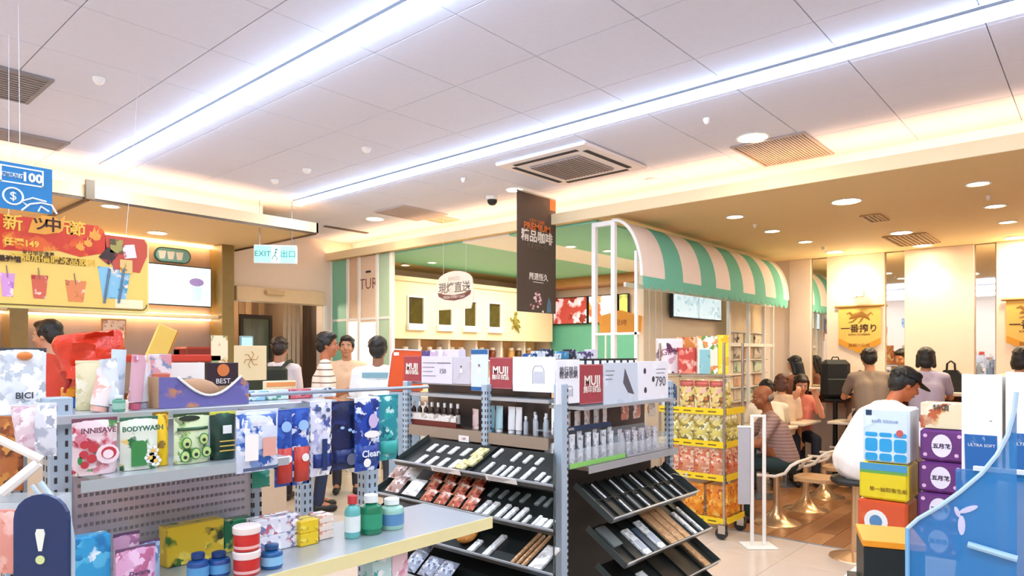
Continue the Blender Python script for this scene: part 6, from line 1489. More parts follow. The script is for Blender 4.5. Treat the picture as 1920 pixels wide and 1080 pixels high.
for (a, b, yt, c, acc, d, dx, lab, txt) in ((1215, 1262, 634, '#efe6ea', ('#5c2c4c', '#ffffff', '#c8a0b0'), 5.75, 0, 'white and plum box on top of the cart, farthest left', 'GIFT'), (1258, 1308, 652, '#c84a40', ('#e88a78', '#f0c8b8', '#9c2c2c'), 5.62, 0, 'red biscuit box on top of the cart', None),
        (1270, 1306, 632, '#d88a4a', ('#b85a28', '#f2d0a0'), 5.9, 0, 'orange patterned box standing behind the red box on the cart', None), (1310, 1345, 630, '#f0ecd8', ('#e09050', '#ffffff', '#6a9a40'), 5.66, 0, 'white tall box with orange and green print on the cart', None), (1347, 1366, 628, '#f2dc2c', ('#f8ec70', '#e0b81c'), 5.66, 0, 'bright yellow tall box at the right end of the cart top', None), (1290, 1310, 655, '#8fc4cc', ('#cfe8ea', '#4c98a8'), 5.5, 0, 'pale teal box beside the red biscuit box on the cart', None)):
    x, y = P((a+b)/2, d); x = min(max(x, AXc+.06), BXc+.05)
    zz = Z(yt, d)
    carton('biscuit_box', lab, 'carton', (x, y, zt), (b-a)/F*d*1.05, zz-zt, .05, c, acc, rz=R(-50), scale=16, txt=txt, tcol='#8a4a6a', bh=(.4, .8))

# ======================= BARRIER =======================
x, y = P(1422, 5.3)
t = thing('barrier_frame', 'white tubular stand with a grey side panel between cart and tables', 'stand', (x, y, 0), R(-48))
for s in (-.05, .045): mb = MB(); mb.box(s-.012, s+.012, -.012, .012, .0125, 1.01, bev=.003); mb.build('post', m_white, t)
mb = MB(); mb.box(-.062, .057, -.012, .012, 1.0105, 1.03, bev=.003); mb.build('top_rail', m_white, t)
mb = MB(); mb.box(-.12, .12, -.1, .1, .001, .012, bev=.003); mb.build('foot_plate', m_white, t)
mb = MB(); mb.box(-.16, -.065, -.006, .006, .33, .93, bev=.003); mb.build('side_panel', mat('panel_grey', '#b8b6ba', .5), t)
mb = MB(); mb.box(-.165, -.062, -.008, .008, .931, .945); mb.build('panel_cap', m_white, t)

# ======================= RIGHT FOREGROUND =======================
PX_ = 3.30
def stack_pack(a, b, yt, yb, lab, base, acc, deco, th_=.20):
    sl = slotX(a, b, yt, yb, PX_)
    t = thing('tissue_pack', lab, 'tissue pack', (PX_, sl[0], sl[1]), -pi/2)
    w_, h_ = sl[2]*.985, sl[3]-.001
    mb = MB(); mb.box(-w_/2, w_/2, 0, th_, 0, h_, bev=.010); mb.build('pack_wrap', prt('tp'+base, base, acc, 10, .6, rough=.2), t)
    deco(t, w_, h_); return t
def deco_blue(t, w_, h_):
    mq = mat('pack_cyan', '#2aa4dc', .3, var=.08)
    for i in range(3):
        for j, (z0, z1) in enumerate(((.03, .17), (.20, .44), (.47, .55))):
            mb = MB(); pts = rrect(w_*.27, h_*(z1-z0), min(w_*.06, h_*(z1-z0)*.4), 3, (-.31+.31*i)*w_, h_*z0); mb.prism(pts, -.0018, -.0002); mb.build('blue_window', mq, t)
    mb = MB(); mb.prism([(w_*.3+.014*cos(a), h_*.55+.016*sin(a)) for a in [2*pi*i/16 for i in range(16)]], -.0028, -.0019); mb.build('red_badge', mat('badge_red', '#d0605c', .4), t)
    mb = MB(); mb.box(-w_*.43, -w_*.30, -.0016, -.0002, h_*.86, h_*.96); mb.build('navy_badge', mat('badge_navy', '#1f3c58', .4), t)
    text('soft tissue', w_*.14, mat('ink_soft', '#8aa0c4', .5), t, (-.02*w_, -.0018, h_*.76))
def deco_yellow(t, w_, h_):
    mb = MB(); mb.box(-w_*.48, w_*.48, -.0014, -.0002, h_*.8, h_*.99); mb.build('blue_band', mat('pack_cyan2', '#4a9cc8', .3), t)
    mb = MB(); mb.box(-w_*.48, w_*.48, -.0014, -.0002, h_*.72, h_*.795); mb.build('green_band', mat('pack_green', '#6aac50', .3), t)
    text('第一抽取衛生紙', w_*.11, mat('ink_brn', '#8a6410', .5), t, (.02, -.0018, h_*.28))
def deco_orange(t, w_, h_):
    mb = MB(); mb.prism([(-w_*.12+w_*.24*cos(a), h_*.45+h_*.3*sin(a)) for a in [2*pi*i/18 for i in range(18)]], -.0016, -.0002); mb.build('white_disc', m_white, t)
    mb = MB(); mb.prism([(-w_*.12+w_*.13*cos(a), h_*.45+h_*.17*sin(a)) for a in [2*pi*i/18 for i in range(18)]], -.0026, -.0017); mb.build('blue_disc', mat('disc_blue', '#5a8cb8', .4), t)
def deco_purple(t, w_, h_):
    mb = MB(); mb.prism([(-w_*.02+w_*.22*cos(a), h_*.5+h_*.36*sin(a)) for a in [2*pi*i/20 for i in range(20)]], -.0016, -.0002); mb.build('white_disc', mat('disc_w', '#efe6f2', .4), t)
    text('五月花', w_*.13, mat('ink_plum', '#3a1c44', .5), t, (-w_*.02, -.0022, h_*.48), bold=.0008)
    for (x, z) in ((-.38, .8), (.36, .82), (-.38, .2), (.3, .22)): mb = MB(); mb.prism([(w_*x+.008*cos(a), h_*z+.008*sin(a)) for a in [2*pi*i/8 for i in range(8)]], -.0014, -.0002); mb.build('flower_spot', mat('spot_pink', '#e8b8dc', .4), t)
stack_pack(1617, 1706, 765, 868, 'white and blue tissue pack with a red badge, topmost of the left stack', '#dcecf8', ('#e8f4fc', '#cfe4f4'), deco_blue)
stack_pack(1610, 1704, 869, 938, 'yellow tissue pack with blue and green bands below the white and blue pack', '#f0d624', ('#f6e040', '#ecc81c'), deco_yellow)
stack_pack(1607, 1702, 939, 1012, 'orange red tissue pack with a round white disc below the yellow pack', '#e0582c', ('#ea7038', '#d04a28'), deco_orange)
stack_pack(1604, 1700, 1013, 1090, 'white tissue pack at the bottom of the left stack', '#e8ecf0', ('#d0e0ec', '#ffffff'), lambda t, w_, h_: None)
for k, (yt, yb, nm) in enumerate(((806, 866, 'top'), (867, 925, 'second'), (926, 984, 'third'), (985, 1045, 'lowest'))):
    stack_pack(1724-2*k, 1812-2*k, yt, yb, nm+' purple tissue pack with a round white emblem in the right stack', '#6a3478', ('#8a4c98', '#b878c0', '#4a2058'), deco_purple)
sl = slotX(1726, 1804, 756, 804, PX_+.02)
carton('cream_card_box', 'cream carton with orange pictures on top of the purple packs', 'carton', (PX_+.02, sl[0], sl[1]), sl[2], sl[3], .12, '#f2e2b8', ('#e0a050', '#f7edd0', '#c8643c'), rz=-pi/2, scale=12, txt='特價', tcol='#4a3a2c', bh=(.6, 1.0), tsz=.28)
zb1 = slotX(1604, 1700, 1013, 1090, PX_)[1]; zb2 = slotX(1718, 1806, 985, 1045, PX_)[1]
t = thing('low_platform', 'low white platform carrying the tissue pack stacks', 'platform', (0, 0, 0))
mb = MB(); mb.box(PX_-.02, PX_+.28, .60, .90, .002, zb1-.002, bev=.004); mb.build('platform_block', m_white, t)
mb = MB(); mb.box(PX_-.02, PX_+.28, .36, .598, .002, zb2-.002, bev=.004); mb.build('platform_block', m_white, t)
# white display cases further right
for k, (a, b, yt) in enumerate(((1802, 1880, 702), (1884, 1975, 698))):
    X = 2.62
    sl = slotX(a, b, yt, 905, X)
    t = thing('white_display_case', ['tall white card case with a blue printed foot left of the blue stand', 'tall white card case with a blue printed foot at the right edge'][k], 'display case', (X, sl[0], sl[1]), -pi/2-.06*k)
    w_, h_ = sl[2]*.97, sl[3]
    mb = MB(); mb.box(-w_/2, w_/2, 0, .004, 0, h_); mb.build('front_card', m_white, t)
    mb = MB(); mb.box(-w_/2, -w_/2+.004, .0045, .12, 0, h_); mb.build('side_card', m_white, t)
    mb = MB(); mb.box(w_/2-.004, w_/2, .0045, .12, 0, h_*.98); mb.build('side_card', m_white, t)
    zf = h_*.44
    mb = MB(); mb.prism([(-w_*.4, 0), (w_*.4, 0), (w_*.38, zf), (-w_*.43, zf)], -.0025, -.0003); mb.build('blue_print', prt('blue_case', '#1b64a8', ('#2f84c4', '#dfeaf4', '#123f78', '#1b64a8'), 12, .58), t)
    text('ULTRA SOFT', w_*.12, m_white, t, (0, -.003, zf*.78)); mb = MB(); mb.box(w_*.2, w_*.26, -.0014, -.0002, h_*.57, h_*.575); mb.build('tiny_mark', m_darkgap, t)
    mb = MB(); mb.box(-w_/2, w_/2, .02, .10, -sl[1]+.002, -.002); mb.build('case_leg', m_white, t)
# orange topped carton
x, y = P(1668, 1.95)
t = thing('orange_carton', 'carton with a bright orange lid and black sides in front of the tissue stack', 'carton', (x, y, Z(1100, 1.95)), R(-70))
zt_ = Z(1003, 1.95)-Z(1100, 1.95)
mb = MB(); mb.box(-.075, .075, -.08, .11, 0, zt_-.02, bev=.002); mb.build('carton_body', mat('black_card', '#1e2420', .4, var=.1), t)
mb = MB(); mb.box(-.078, .078, -.083, .113, zt_-.019, zt_, bev=.002); mb.build('lid', mat('lid_orange', '#f29a1c', .4, var=.05), t)
text('24', .04, mat('ink_olive', '#b8b04c', .5), t, (.02, -.0815, .03))
t = thing('carton_table', 'small black table under the orange lidded carton', 'table', (x, y, 0), R(-70)); zz = Z(1100, 1.95)
mb = MB(); mb.box(-.1, .1, -.1, .12, zz-.03, zz-.001); mb.build('table_top', m_black, t)
for (a, b) in ((-.09, -.09), (.08, -.09), (-.09, .1), (.08, .1)): mb = MB(); mb.box(a, a+.015, b, b+.015, .002, zz-.031); mb.build('leg', m_black, t)
# blue acrylic stand
X = 1.45
bs = thing('blue_stand', 'blue translucent acrylic display stand with a curved pale edge at the lower right', 'display stand', (0, 0, 0))
pts = [(1702, 990), (1722, 972), (1760, 950), (1800, 922), (1840, 888), (1870, 852), (1890, 815), (1902, 770), (1906, 735)]
pl_ = [onX(a, b, X) for a, b in pts]
m_bl = mat('blue_acrylic', '#2a86c8', .12, alpha=.62, var=.12, vs=5); m_bd = mat('blue_edge', '#7ab8e4', .15)
yA = pl_[0][0]; yB = pl_[-1][0]
poly = [(yA, .4), (yB, .4)]+[(y, z) for y, z in pl_[::-1]]
mb = MB(); n = len(poly); vs = [(X, y, z) for y, z in poly]+[(X+.006, y, z) for y, z in poly]
fs = [tuple(range(n)), tuple(reversed(range(n, 2*n)))]+[(i, (i+1) % n, (i+1) % n+n, i+n) for i in range(n)]
mb.add(vs, fs); mb.build('side_sheet', m_bl, bs)
mb = MB(); mb.tube([(X-.002, y, z) for y, z in pl_], .004, 6); mb.build('curved_edge', mat('edge_clear', '#bcd8ec', .1), bs, smooth=True)
mb = MB(); mb.tube([(X-.002, yA, pl_[0][1]), (X-.002, yA, .4)], .004, 6); mb.build('front_edge', m_bd, bs)
X2 = 1.62; zt_ = onX(1885, 887, X2)[1]; y2a = onX(1848, 0, X2)[0]; 
mb = MB(); mb.box(X2, X2+.005, -.12, y2a+.05, .4, zt_); mb.build('back_sheet', m_bl, bs)
mb = MB(); mb.box(X2-.006, X2+.008, -.12, y2a+.02, zt_, zt_+.008); mb.build('white_edge', mat('edge_white', '#e4eef2', .2), bs)
mb = MB(); mb.box(X+.007, X2-.001, -.12, yA, .78, .785); mb.build('inner_shelf', m_bl, bs)
ya_, za_ = onX(1880, 905, X2-.06); yb_, zb_ = onX(1880, 1025, X2-.06)
mb = MB(); mb.box(X2-.07, X2-.05, ya_-.008, ya_+.008, zb_-.1, za_); mb.build('pale_post', mat('post_pale', '#a8b8c4', .3), bs)
ya_, za_ = onX(1815, 1020, X-.004); yb_, zb_ = onX(1908, 1048, X-.004)
mb = MB(); mb.tube([(X-.006, ya_, za_), (X-.006, yb_, zb_)], .006, 8); mb.build('pale_rail', mat('rail_pale', '#9ec4dc', .2), bs)
mp_ = mat('pale_print', '#c8c8e4', .4)
for (px, py, w2, h2, an) in ((1803, 985, .006, .018, 0), (1816, 955, .005, .016, 60), (1795, 960, .004, .01, -20)):
    y, z = onX(px, py, X-.001); mb = MB(); mb.ell((0, 0, 0), (.0008, w2, h2), 10, 6, M=Matrix.Translation((X-.0012, y, z)) @ Matrix.Rotation(R(an), 4, 'X')); mb.build('petal_print', mp_, bs, smooth=True)
y, z = onX(1850, 1120, 1.56)
pouch('red_pack', 'red and dark pack lying inside the blue stand', 'snack pack', (1.56, .17, .79), .10, .10, .04, '#8a3038', ('#5c2028', '#d0a0a0'), rz=-pi/2, stand=False)
# ======================= DINING FURNITURE =======================
m_tab = mat('table_top_cream', '#f0e2cc', .3, var=.03)
def dtable(x, y, lab):
    t = thing('cafe_table', lab, 'table', (x, y, 0))
    mb = MB(); mb.box(-.30, .30, -.30, .30, .715, .745, bev=.006); mb.build('table_top', m_tab, t)
    mb = MB(); mb.tube([(0, 0, .02), (0, 0, .714)], .03, 12); mb.build('pedestal', m_alu, t, smooth=True)
    mb = MB(); mb.lathe([(.2, .001), (.2, .012), (.04, .03)], 20); mb.build('base_disc', m_alu, t, smooth=True)
m_tube = mat('white_tube', '#f2e8dc', .3); m_seat = mat('seat_wood', '#c49a6c', .4, var=.1)
def stool(x, y, lab, rz=0):
    """seat facing +Y at rz=0, back loop at -Y"""
    t = thing('tube_chair', lab, 'chair', (x, y, 0), rz)
    mb = MB(); mb.lathe([(.21, .001), (.205, .008), (.12, .03), (.045, .11), (.028, .17), (.026, .42)], 20); mb.build('pedestal', mat('chair_brass', '#d8b48c', .25, metal=.7), t, smooth=True)
    mb = MB(); mb.prism(rrect(.34, .34, .12, 5), 0, .03, M=Matrix.Translation((0, -.17, .452)) @ Matrix.Rotation(-pi/2, 4, 'X') @ Matrix.Scale(-1, 4, (0, 0, 1))); mb.build('seat', m_seat, t)
    zz = []
    pts = [(-.19, .10, .44), (-.19, -.06, .445), (-.19, -.14, .48), (-.19, -.19, .55), (-.175, -.24, .585), (0, -.26, .59), (.175, -.24, .585), (.19, -.19, .55), (.19, -.14, .48), (.19, -.06, .445), (.19, .10, .44)]
    mb = MB(); mb.tube(pts, .014, 8); mb.build('back_loop', m_tube, t, smooth=True)
for (x, y, lab) in ((7.12, 2.78, 'cream cafe table right behind the bald seated man'), (7.95, 2.80, 'cream cafe table in the middle of the row'), (8.42, 2.10, 'cream cafe table at the far end of the row near the mirrors')):
    dtable(x, y, lab)
dtable(6.30, 2.80, 'cream cafe table in front of the bald seated man')
for (px, d, lab) in ((1456, 6.05, 'tubular chair with the bald man, nearest the white barrier'), (1511, 6.57, 'second tubular chair from the barrier, empty'), (1545, 7.16, 'third tubular chair from the barrier, empty'), (1583, 7.85, 'fourth tubular chair from the barrier, empty')):
    x, y = P(px, d); stool(x, y, lab)
x, y = P(1606, 5.0)
CAPX, CAPY = x, y
t = thing('round_stool', 'backless stool under the man with the black cap', 'stool', (x, y, 0))
mb = MB(); mb.lathe([(.19, .001), (.185, .01), (.04, .05), (.03, .555)], 20); mb.build('pedestal', MATS['chair_brass'], t, smooth=True)
mb = MB(); mb.lathe([(.17, .5555), (.18, .575), (.17, .595)], 20); mb.build('seat', m_black, t, smooth=True)
dtable(CAPX+.45, CAPY-.72, 'cream cafe table in front of the man with the black cap')
# high stools at the bar
def high_stool(x, y, lab):
    t = thing('bar_stool', lab, 'stool', (x, y, 0))
    mb = MB(); mb.lathe([(.2, .001), (.19, .012), (.03, .04), (.025, .70)], 18); mb.build('pedestal', m_alu, t, smooth=True)
    mb = MB(); mb.lathe([(.16, .7005), (.17, .72), (.16, .745)], 18); mb.build('seat', m_black, t, smooth=True)
    mb = MB(); mb.tube([(.13*cos(a), .13*sin(a), .28) for a in [2*pi*i/16 for i in range(16)]], .008, 6, closed=True); mb.build('foot_ring', m_alu, t)
# ======================= PEOPLE =======================
def cap(mb, p, r0, q, r1, n=10):
    p = Vector(p); q = Vector(q); a = q-p; L = a.length
    if L < 1e-6: return mb.ell(p, (r0, r0, r0))
    u = a/L; ax = Vector((0, 0, 1)) if abs(u.z) < .9 else Vector((1, 0, 0)); s = u.cross(ax).normalized(); w_ = u.cross(s)
    rings = []
    for th in (-80, -50, -20, 0): rings.append((p+u*r0*sin(R(th)), r0*cos(R(th))))
    for th in (0, 20, 50, 80): rings.append((q+u*r1*sin(R(th)), r1*cos(R(th))))
    vs = []; fs = []
    for c, rr_ in rings:
        for k in range(n): an = 2*pi*k/n; vs.append(c+(s*cos(an)+w_*sin(an))*rr_)
    for i in range(len(rings)-1):
        for k in range(n): fs.append((i*n+k, i*n+(k+1) % n, (i+1)*n+(k+1) % n, (i+1)*n+k))
    fs.append(tuple(reversed(range(n)))); fs.append(tuple(range((len(rings)-1)*n, len(rings)*n)))
    mb.add(vs, fs)
def remesh(mb, name, m, parent, vox, smooth_it=3):
    me = bpy.data.meshes.new(name); me.from_pydata(mb.v, [], mb.f)
    bm = bmesh.new(); bm.from_mesh(me); bmesh.ops.remove_doubles(bm, verts=bm.verts, dist=1e-6); bmesh.ops.recalc_face_normals(bm, faces=bm.faces); bm.to_mesh(me); bm.free()
    o = bpy.data.objects.new(name, me); COL.objects.link(o)
    md = o.modifiers.new('r', 'REMESH'); md.mode = 'VOXEL'; md.voxel_size = vox; md.use_smooth_shade = True
    sm = o.modifiers.new('s', 'SMOOTH'); sm.factor = .5; sm.iterations = smooth_it
    me2 = bpy.data.meshes.new_from_object(o.evaluated_get(bpy.context.evaluated_depsgraph_get()))
    bpy.data.objects.remove(o); bpy.data.meshes.remove(me)
    me2.materials.clear(); me2.materials.append(m); me2.name = name
    me2.polygons.foreach_set('use_smooth', [True]*len(me2.polygons))
    o = bpy.data.objects.new(name, me2); COL.objects.link(o); o.parent = parent; return o
def V(*a): return Vector(a)
def person(lab, x, y, face, H=1.70, seat=None, lean=0, hp=0, hy=0, armL=None, armR=None, skin='#c98f6c', shirt='#ffffff', shirt_m=None, sleeve='short', trousers='#2a2e3a', hair='#1a1512', style='short', z0=0.0, fat=1.0, bodyx=1.0, zoff=0.0, hat=None, smile=False, hold=None):
    s = H/1.72; t = thing('person', lab, 'person', (x, y, z0), face)
    ms = mat('skin_'+skin, skin, .5, var=.08, vs=9); mh = mat('hair_'+hair, hair, .45, var=.3, vs=60, bump=.5)
    if shirt_m is None: shirt_m = mat('cloth_'+shirt, shirt, .8, var=.06, vs=10, bump=.3)
    mt_ = mat('cloth_'+trousers, trousers, .8, var=.1, vs=10, bump=.2)
    hipz = (.92*s) if seat is None else seat+.10*s
    T = V(0, -sin(R(lean)), cos(R(lean)))                # torso direction
    pel = V(0, 0, hipz); chest = pel+T*.32*s; neck = pel+T*.50*s
    Fd = V(0, -cos(R(lean)), -sin(R(lean)))              # chest front
    hdR = Matrix.Rotation(R(hy), 3, 'Z') @ Matrix.Rotation(R(hp), 3, 'X')
    hc = neck+T*.03*s+(hdR @ V(0, -.012, .135))*s
    sh = {k: neck-T*.055*s+V(k*.175*s*bodyx, 0, 0) for k in (-1, 1)}
    B = MB(); S = MB(); Tm = MB()
    # torso on body and shirt
    def torso(mb, g):
        for k in (-1, 1):
            cap(mb, pel+V(k*.055*s, 0, 0)+T*.02, (.105*s*fat+g), chest+V(k*.07*s, 0, 0)+Fd*.0, (.105*s*fat+g), 12)
            cap(mb, chest+V(k*.07*s, 0, 0), (.105*s+g), neck-T*.07*s+V(k*.10*s, 0, 0), (.065*s+g), 12)
            cap(mb, neck-T*.02*s, (.05*s+g*.6), sh[k], (.052*s+g), 10)
        if fat > 1.1: mb.ell(pel+T*.15*s+Fd*.05*s, (.15*s*fat, .13*s*fat, .16*s), 14, 10)
    torso(B, -.012*s)
    torso(S, .010*s)
    cap(S, neck-T*.07*s, .072*s, neck-T*.012*s, .060*s, 12)
    # head
    def hp_(v): return hc+(hdR @ Vector(v))*s
    def hell(mb, c, r, nu=14, nv=10):
        M = Matrix.Translation(hc) @ (hdR.to_4x4()) @ Matrix.Scale(s, 4); mb.ell(c, r, nu, nv, M=M)
    cap(B, neck-T*.03*s, .056*s, hp_((0, .015, -.06)), .050*s, 12)
    hell(B, (0, .014, .035), (.074, .092, .082)); hell(B, (0, -.018, -.025), (.062, .072, .085)); hell(B, (0, -.052, -.088), (.032, .03, .026))
    for k in (-1, 1):
        hell(B, (k*.074, .008, -.012), (.010, .020, .030), 8, 8); hell(B, (k*.036, -.064, -.03), (.024, .022, .022)); hell(B, (k*.03, -.078, .024), (.024, .012, .010), 8, 6)
    cap(B, hp_((0, -.084, .012)), .009*s, hp_((0, -.106, -.024)), .014*s, 8); cap(B, hp_((-.018, -.086, -.058)), .008*s, hp_((.018, -.086, -.058)), .008*s, 8)
    # arms
    for k, arm in ((-1, armL), (1, armR)):
        if arm is None: arm = ((.12, -.05, -1), (.02, -.25, -1))
        u1 = V(arm[0][0]*k, arm[0][1], arm[0][2]).normalized(); u2 = V(arm[1][0]*k, arm[1][1], arm[1][2]).normalized()
        el = sh[k]+u1*.29*s; wr = el+u2*.245*s
        cap(B, sh[k], .045*s, el, .036*s); cap(B, el, .037*s, wr, .025*s)
        # hand
        n_ = u2.cross(V(k, 0, 0)); n_ = n_.normalized() if n_.length > .1 else V(0, 0, 1)
        side = u2.cross(n_).normalized()
        pc = wr+u2*.045*s
        for q in (-.026, -.009, .009, .026):
            cap(B, wr+u2*.01*s+side*q*.7*s, .016*s, pc+u2*.04*s+side*q*s, .013*s, 8)
            L = (.062, .072, .075, .058)[(-.026, -.009, .009, .026).index(q)]
            k1 = pc+u2*.045*s+side*q*1.08*s; k2 = k1+(u2*.8+n_*-.45).normalized()*L*.5*s; k3 = k2+(u2*.45-n_*.8).normalized()*L*.5*s
            cap(B, k1, .0095*s, k2, .0085*s, 8); cap(B, k2, .0085*s, k3, .0075*s, 8)
        th0 = wr+u2*.02*s-side*.022*s; th1 = th0+(u2*.6-side*.8).normalized()*.036*s; th2 = th1+(u2*.9-n_*.4).normalized()*.03*s
        cap(B, th0, .012*s, th1, .0105*s, 8); cap(B, th1, .0105*s, th2, .0085*s, 8)
        if sleeve == 'short': cap(S, sh[k], .060*s, sh[k]+u1*.19*s, .058*s)
        elif sleeve == 'long': cap(S, sh[k], .060*s, el, .050*s); cap(S, el, .050*s, wr-u2*.01*s, .038*s)
        elif sleeve == 'roll': cap(S, sh[k], .060*s, el, .052*s); cap(S, el, .052*s, el+u2*.08*s, .048*s)
        if hold and hold[0] == k: hold.append((wr, u2, n_))
    # legs
    for k in (-1, 1):
        hip = pel+V(k*.085*s, 0, -.02*s)
        if seat is None: kn = V(k*.10*s, -.02*s, .49*s); an = V(k*.105*s, .03*s, .085*s)
        else:
            kn = V(k*.12*s, -.40*s, hipz-.03*s); an = V(k*.12*s, -.38*s, .085*s+(0 if hipz < .7 else hipz-.62))
        cap(B, hip, .07*s, kn, .048*s); cap(B, kn, .048*s, an, .034*s); cap(B, an, .032*s, an+V(0, -.13*s, -.045*s), .026*s)
        cap(Tm, hip, .09*s*min(fat, 1.15), kn, .064*s); cap(Tm, kn, .062*s, an+V(0, 0, .01), .052*s)
        F_ = MB(); cap(F_, an+V(0, .02*s, -.04*s), .042*s, an+V(0, -.14*s, -.048*s), .034*s, 12)
        F_.build('shoe', mat('shoe_dark', '#23201f', .5), t, smooth=True)
    cap(Tm, pel+V(-.06*s, 0, .02), .105*s*min(fat, 1.15), pel+V(.06*s, 0, .02), .105*s*min(fat, 1.15), 12)
    remesh(B, 'body', ms, t, .0095); remesh(S, 'shirt', shirt_m, t, .014, 4); remesh(Tm, 'trousers', mt_, t, .016, 4)
    # hair
    if style != 'bald':
        Hm = MB()
        hell(Hm, (0, .024, .048), (.083, .096, .082))
        hell(Hm, (0, .055, .0), (.078, .062, .085))
        if style in ('short', 'parted'):
            hell(Hm, (0, -.03, .088), (.066, .055, .034))
            for k in (-1, 1): hell(Hm, (k*.068, .01, .02), (.018, .045, .045))
        if style == 'bob':
            for k in (-1, 1): cap(Hm, hp_((k*.07, .0, .03)), .028*s, hp_((k*.078, .01, -.09)), .026*s)
            hell(Hm, (0, .06, -.05), (.085, .045, .08)); hell(Hm, (0, -.045, .078), (.06, .045, .03))
        if style == 'long':
            for k in (-1, 1): cap(Hm, hp_((k*.07, .01, .03)), .028*s, hp_((k*.075, .03, -.14)), .026*s)
            cap(Hm, hp_((0, .065, -.02)), .07*s, hp_((0, .085, -.20)), .055*s, 12); hell(Hm, (0, -.045, .078), (.06, .045, .03))
        rh = random.Random(int(H*1000)+len(lab))
        for q in range(46):
            a = rh.uniform(0, 2*pi); e = rh.uniform(-.1, 1.4); v = Vector((cos(a)*cos(e)*.078, .026+sin(a)*cos(e)*.088, .045+sin(e)*.074))
            if v.y < -.03 and v.z < .07: continue
            d = Vector((rh.uniform(-1, 1), rh.uniform(-.6, 1), -.6)).normalized()*.03
            cap(Hm, hp_(v), .013*s, hp_(v+d), .006*s, 6)
        remesh(Hm, 'hair', mh, t, .008, 1)
    else:
        Hm = MB(); hell(Hm, (0, .055, -.012), (.080, .052, .050)); remesh(Hm, 'hair', mat('hair_grey_fringe', '#8a7468', .6, var=.3, vs=60), t, .010, 3)
    me_ = mat('eye_white', '#efe8e2', .3); mi_ = mat('iris_dark', '#1c1410', .3)
    for k in (-1, 1):
        E = MB(); M = Matrix.Translation(hc) @ hdR.to_4x4() @ Matrix.Scale(s, 4)
        E.ell((k*.030, -.0835, .004), (.0125, .006, .006), 8, 6, M=M); e_ = E.build('eye', me_, t, smooth=True)
        E = MB(); E.ell((k*.030, -.0885, .004), (.0055, .003, .0055), 8, 6, M=M); E.build('iris', mi_, e_, smooth=True)
        E = MB(); E.tube([M @ Vector((k*.014, -.089, .024)), M @ Vector((k*.030, -.090, .028)), M @ Vector((k*.046, -.083, .022))], .0032*s, 5); E.build('eyebrow', mh, t)
    E = MB(); M = Matrix.Translation(hc) @ hdR.to_4x4() @ Matrix.Scale(s, 4); E.ell((0, -.0905, -.058), (.022, .005, .006), 8, 6, M=M); E.build('lips', mat('lips', '#a85f52', .4), t, smooth=True)
    if hat:
        Hh = MB(); M = Matrix.Translation(hc) @ hdR.to_4x4() @ Matrix.Scale(s, 4)
        rows = []
        for i in range(9):
            a = pi/2*i/8; rows.append([tuple(M @ Vector((.094*cos(a)*cos(b), .016+.108*cos(a)*sin(b), .045+.078*sin(a)))) for b in [2*pi*q/20 for q in range(21)]])
        Hh.sheet(rows); o_ = Hh.build('cap_crown', mat('cap_black', '#15171a', .7, bump=.2), t, smooth=True, merge=True); md = o_.modifiers.new('s', 'SOLIDIFY'); md.thickness = .004
        Hh = MB(); rows = []
        for i in range(5):
            rr_ = 1+.0*i; rows.append([tuple(M @ Vector(((.088+.0*i)*sin(b)*(1-.05*i), -.075*cos(b)*1.0-.022*i*cos(b)-.015, .045-.005*i*cos(b)))) for b in [R(-75+15*q) for q in range(11)]])
        Hh.sheet(rows); o_ = Hh.build('cap_visor', MATS['cap_black'], t, smooth=True); md = o_.modifiers.new('s', 'SOLIDIFY'); md.thickness = .005
    t['joints'] = 0; del t['joints']
    return t, dict(neck=neck, chest=chest, T=T, pel=pel, sh=sh, s=s)
def at(px, d): return P(px, d)
ARM_FOLD = ((.15, -.15, -.95), (-.75, -.6, .1)); ARM_TABLE = ((.25, -.55, -.8), (-.25, -.95, -.05)); ARM_FACE = ((.1, -.75, -.6), (-.35, -.25, .95)); ARM_UPHOLD = ((.15, -.35, -.9), (-.25, -.85, .3))
x, y = at(132, 5.25)
person('worker with short black hair behind the service counter, half hidden by the red bag', x, 6.42, R(222), 1.80, lean=4, hp=6, shirt='#c8402c', armL=ARM_UPHOLD, armR=ARM_UPHOLD, skin='#cf9a78')
x, y = at(522, 7.0)
t, J = person('person in a pale shirt with a dark green backpack facing the exit doorway', x, y, R(131), 1.70, lean=2, hp=8, shirt='#e6d9da', trousers='#2c2c34', hair='#2a1812', skin='#b98060')
s = J['s']; c_ = J['chest']
mbk = mat('pack_green', '#20281e', .7, bump=.3)
mb = MB(); mb.box(-.15, .15, .125, .25, 1.04*s, 1.40*s, bev=.035); bk = mb.build('backpack', mat('pack_dark', '#232a20', .7, bump=.3), t)
mb = MB(); mb.box(-.11, .11, .251, .28, 1.05*s, 1.2*s, bev=.012); mb.build('front_pocket', MATS['pack_dark'], bk)
mb = MB(); mb.tube([(-.03, .2, 1.40*s), (-.025, .2, 1.43*s), (.025, .2, 1.43*s), (.03, .2, 1.40*s)], .006, 6); mb.build('grab_loop', m_white, bk)
for k in (-1, 1): mb = MB(); mb.tube([(k*.06, .16, 1.34*s), (k*.115, .07, 1.44*s), (k*.12, -.03, 1.455*s), (k*.12, -.115, 1.36*s), (k*.14, -.12, 1.15*s)], .018, 8); mb.build('shoulder_strap', MATS['pack_dark'], bk, smooth=True)
x, y = at(603, 6.55)
person('man in a white polo shirt with brown stripes standing in the queue', x, y, R(58), 1.735, lean=4, hp=4, hy=-6, shirt_m=stripes_mat('striped_polo', '#f3e4d4', '#6e5648', .062, .84), trousers='#26304a', armR=((.1, -.25, -.95), (-.2, -.8, .25)), armL=((.12, -.1, -1), (-.1, -.75, -.3)), skin='#b8724e')
x, y = at(650, 7.35)
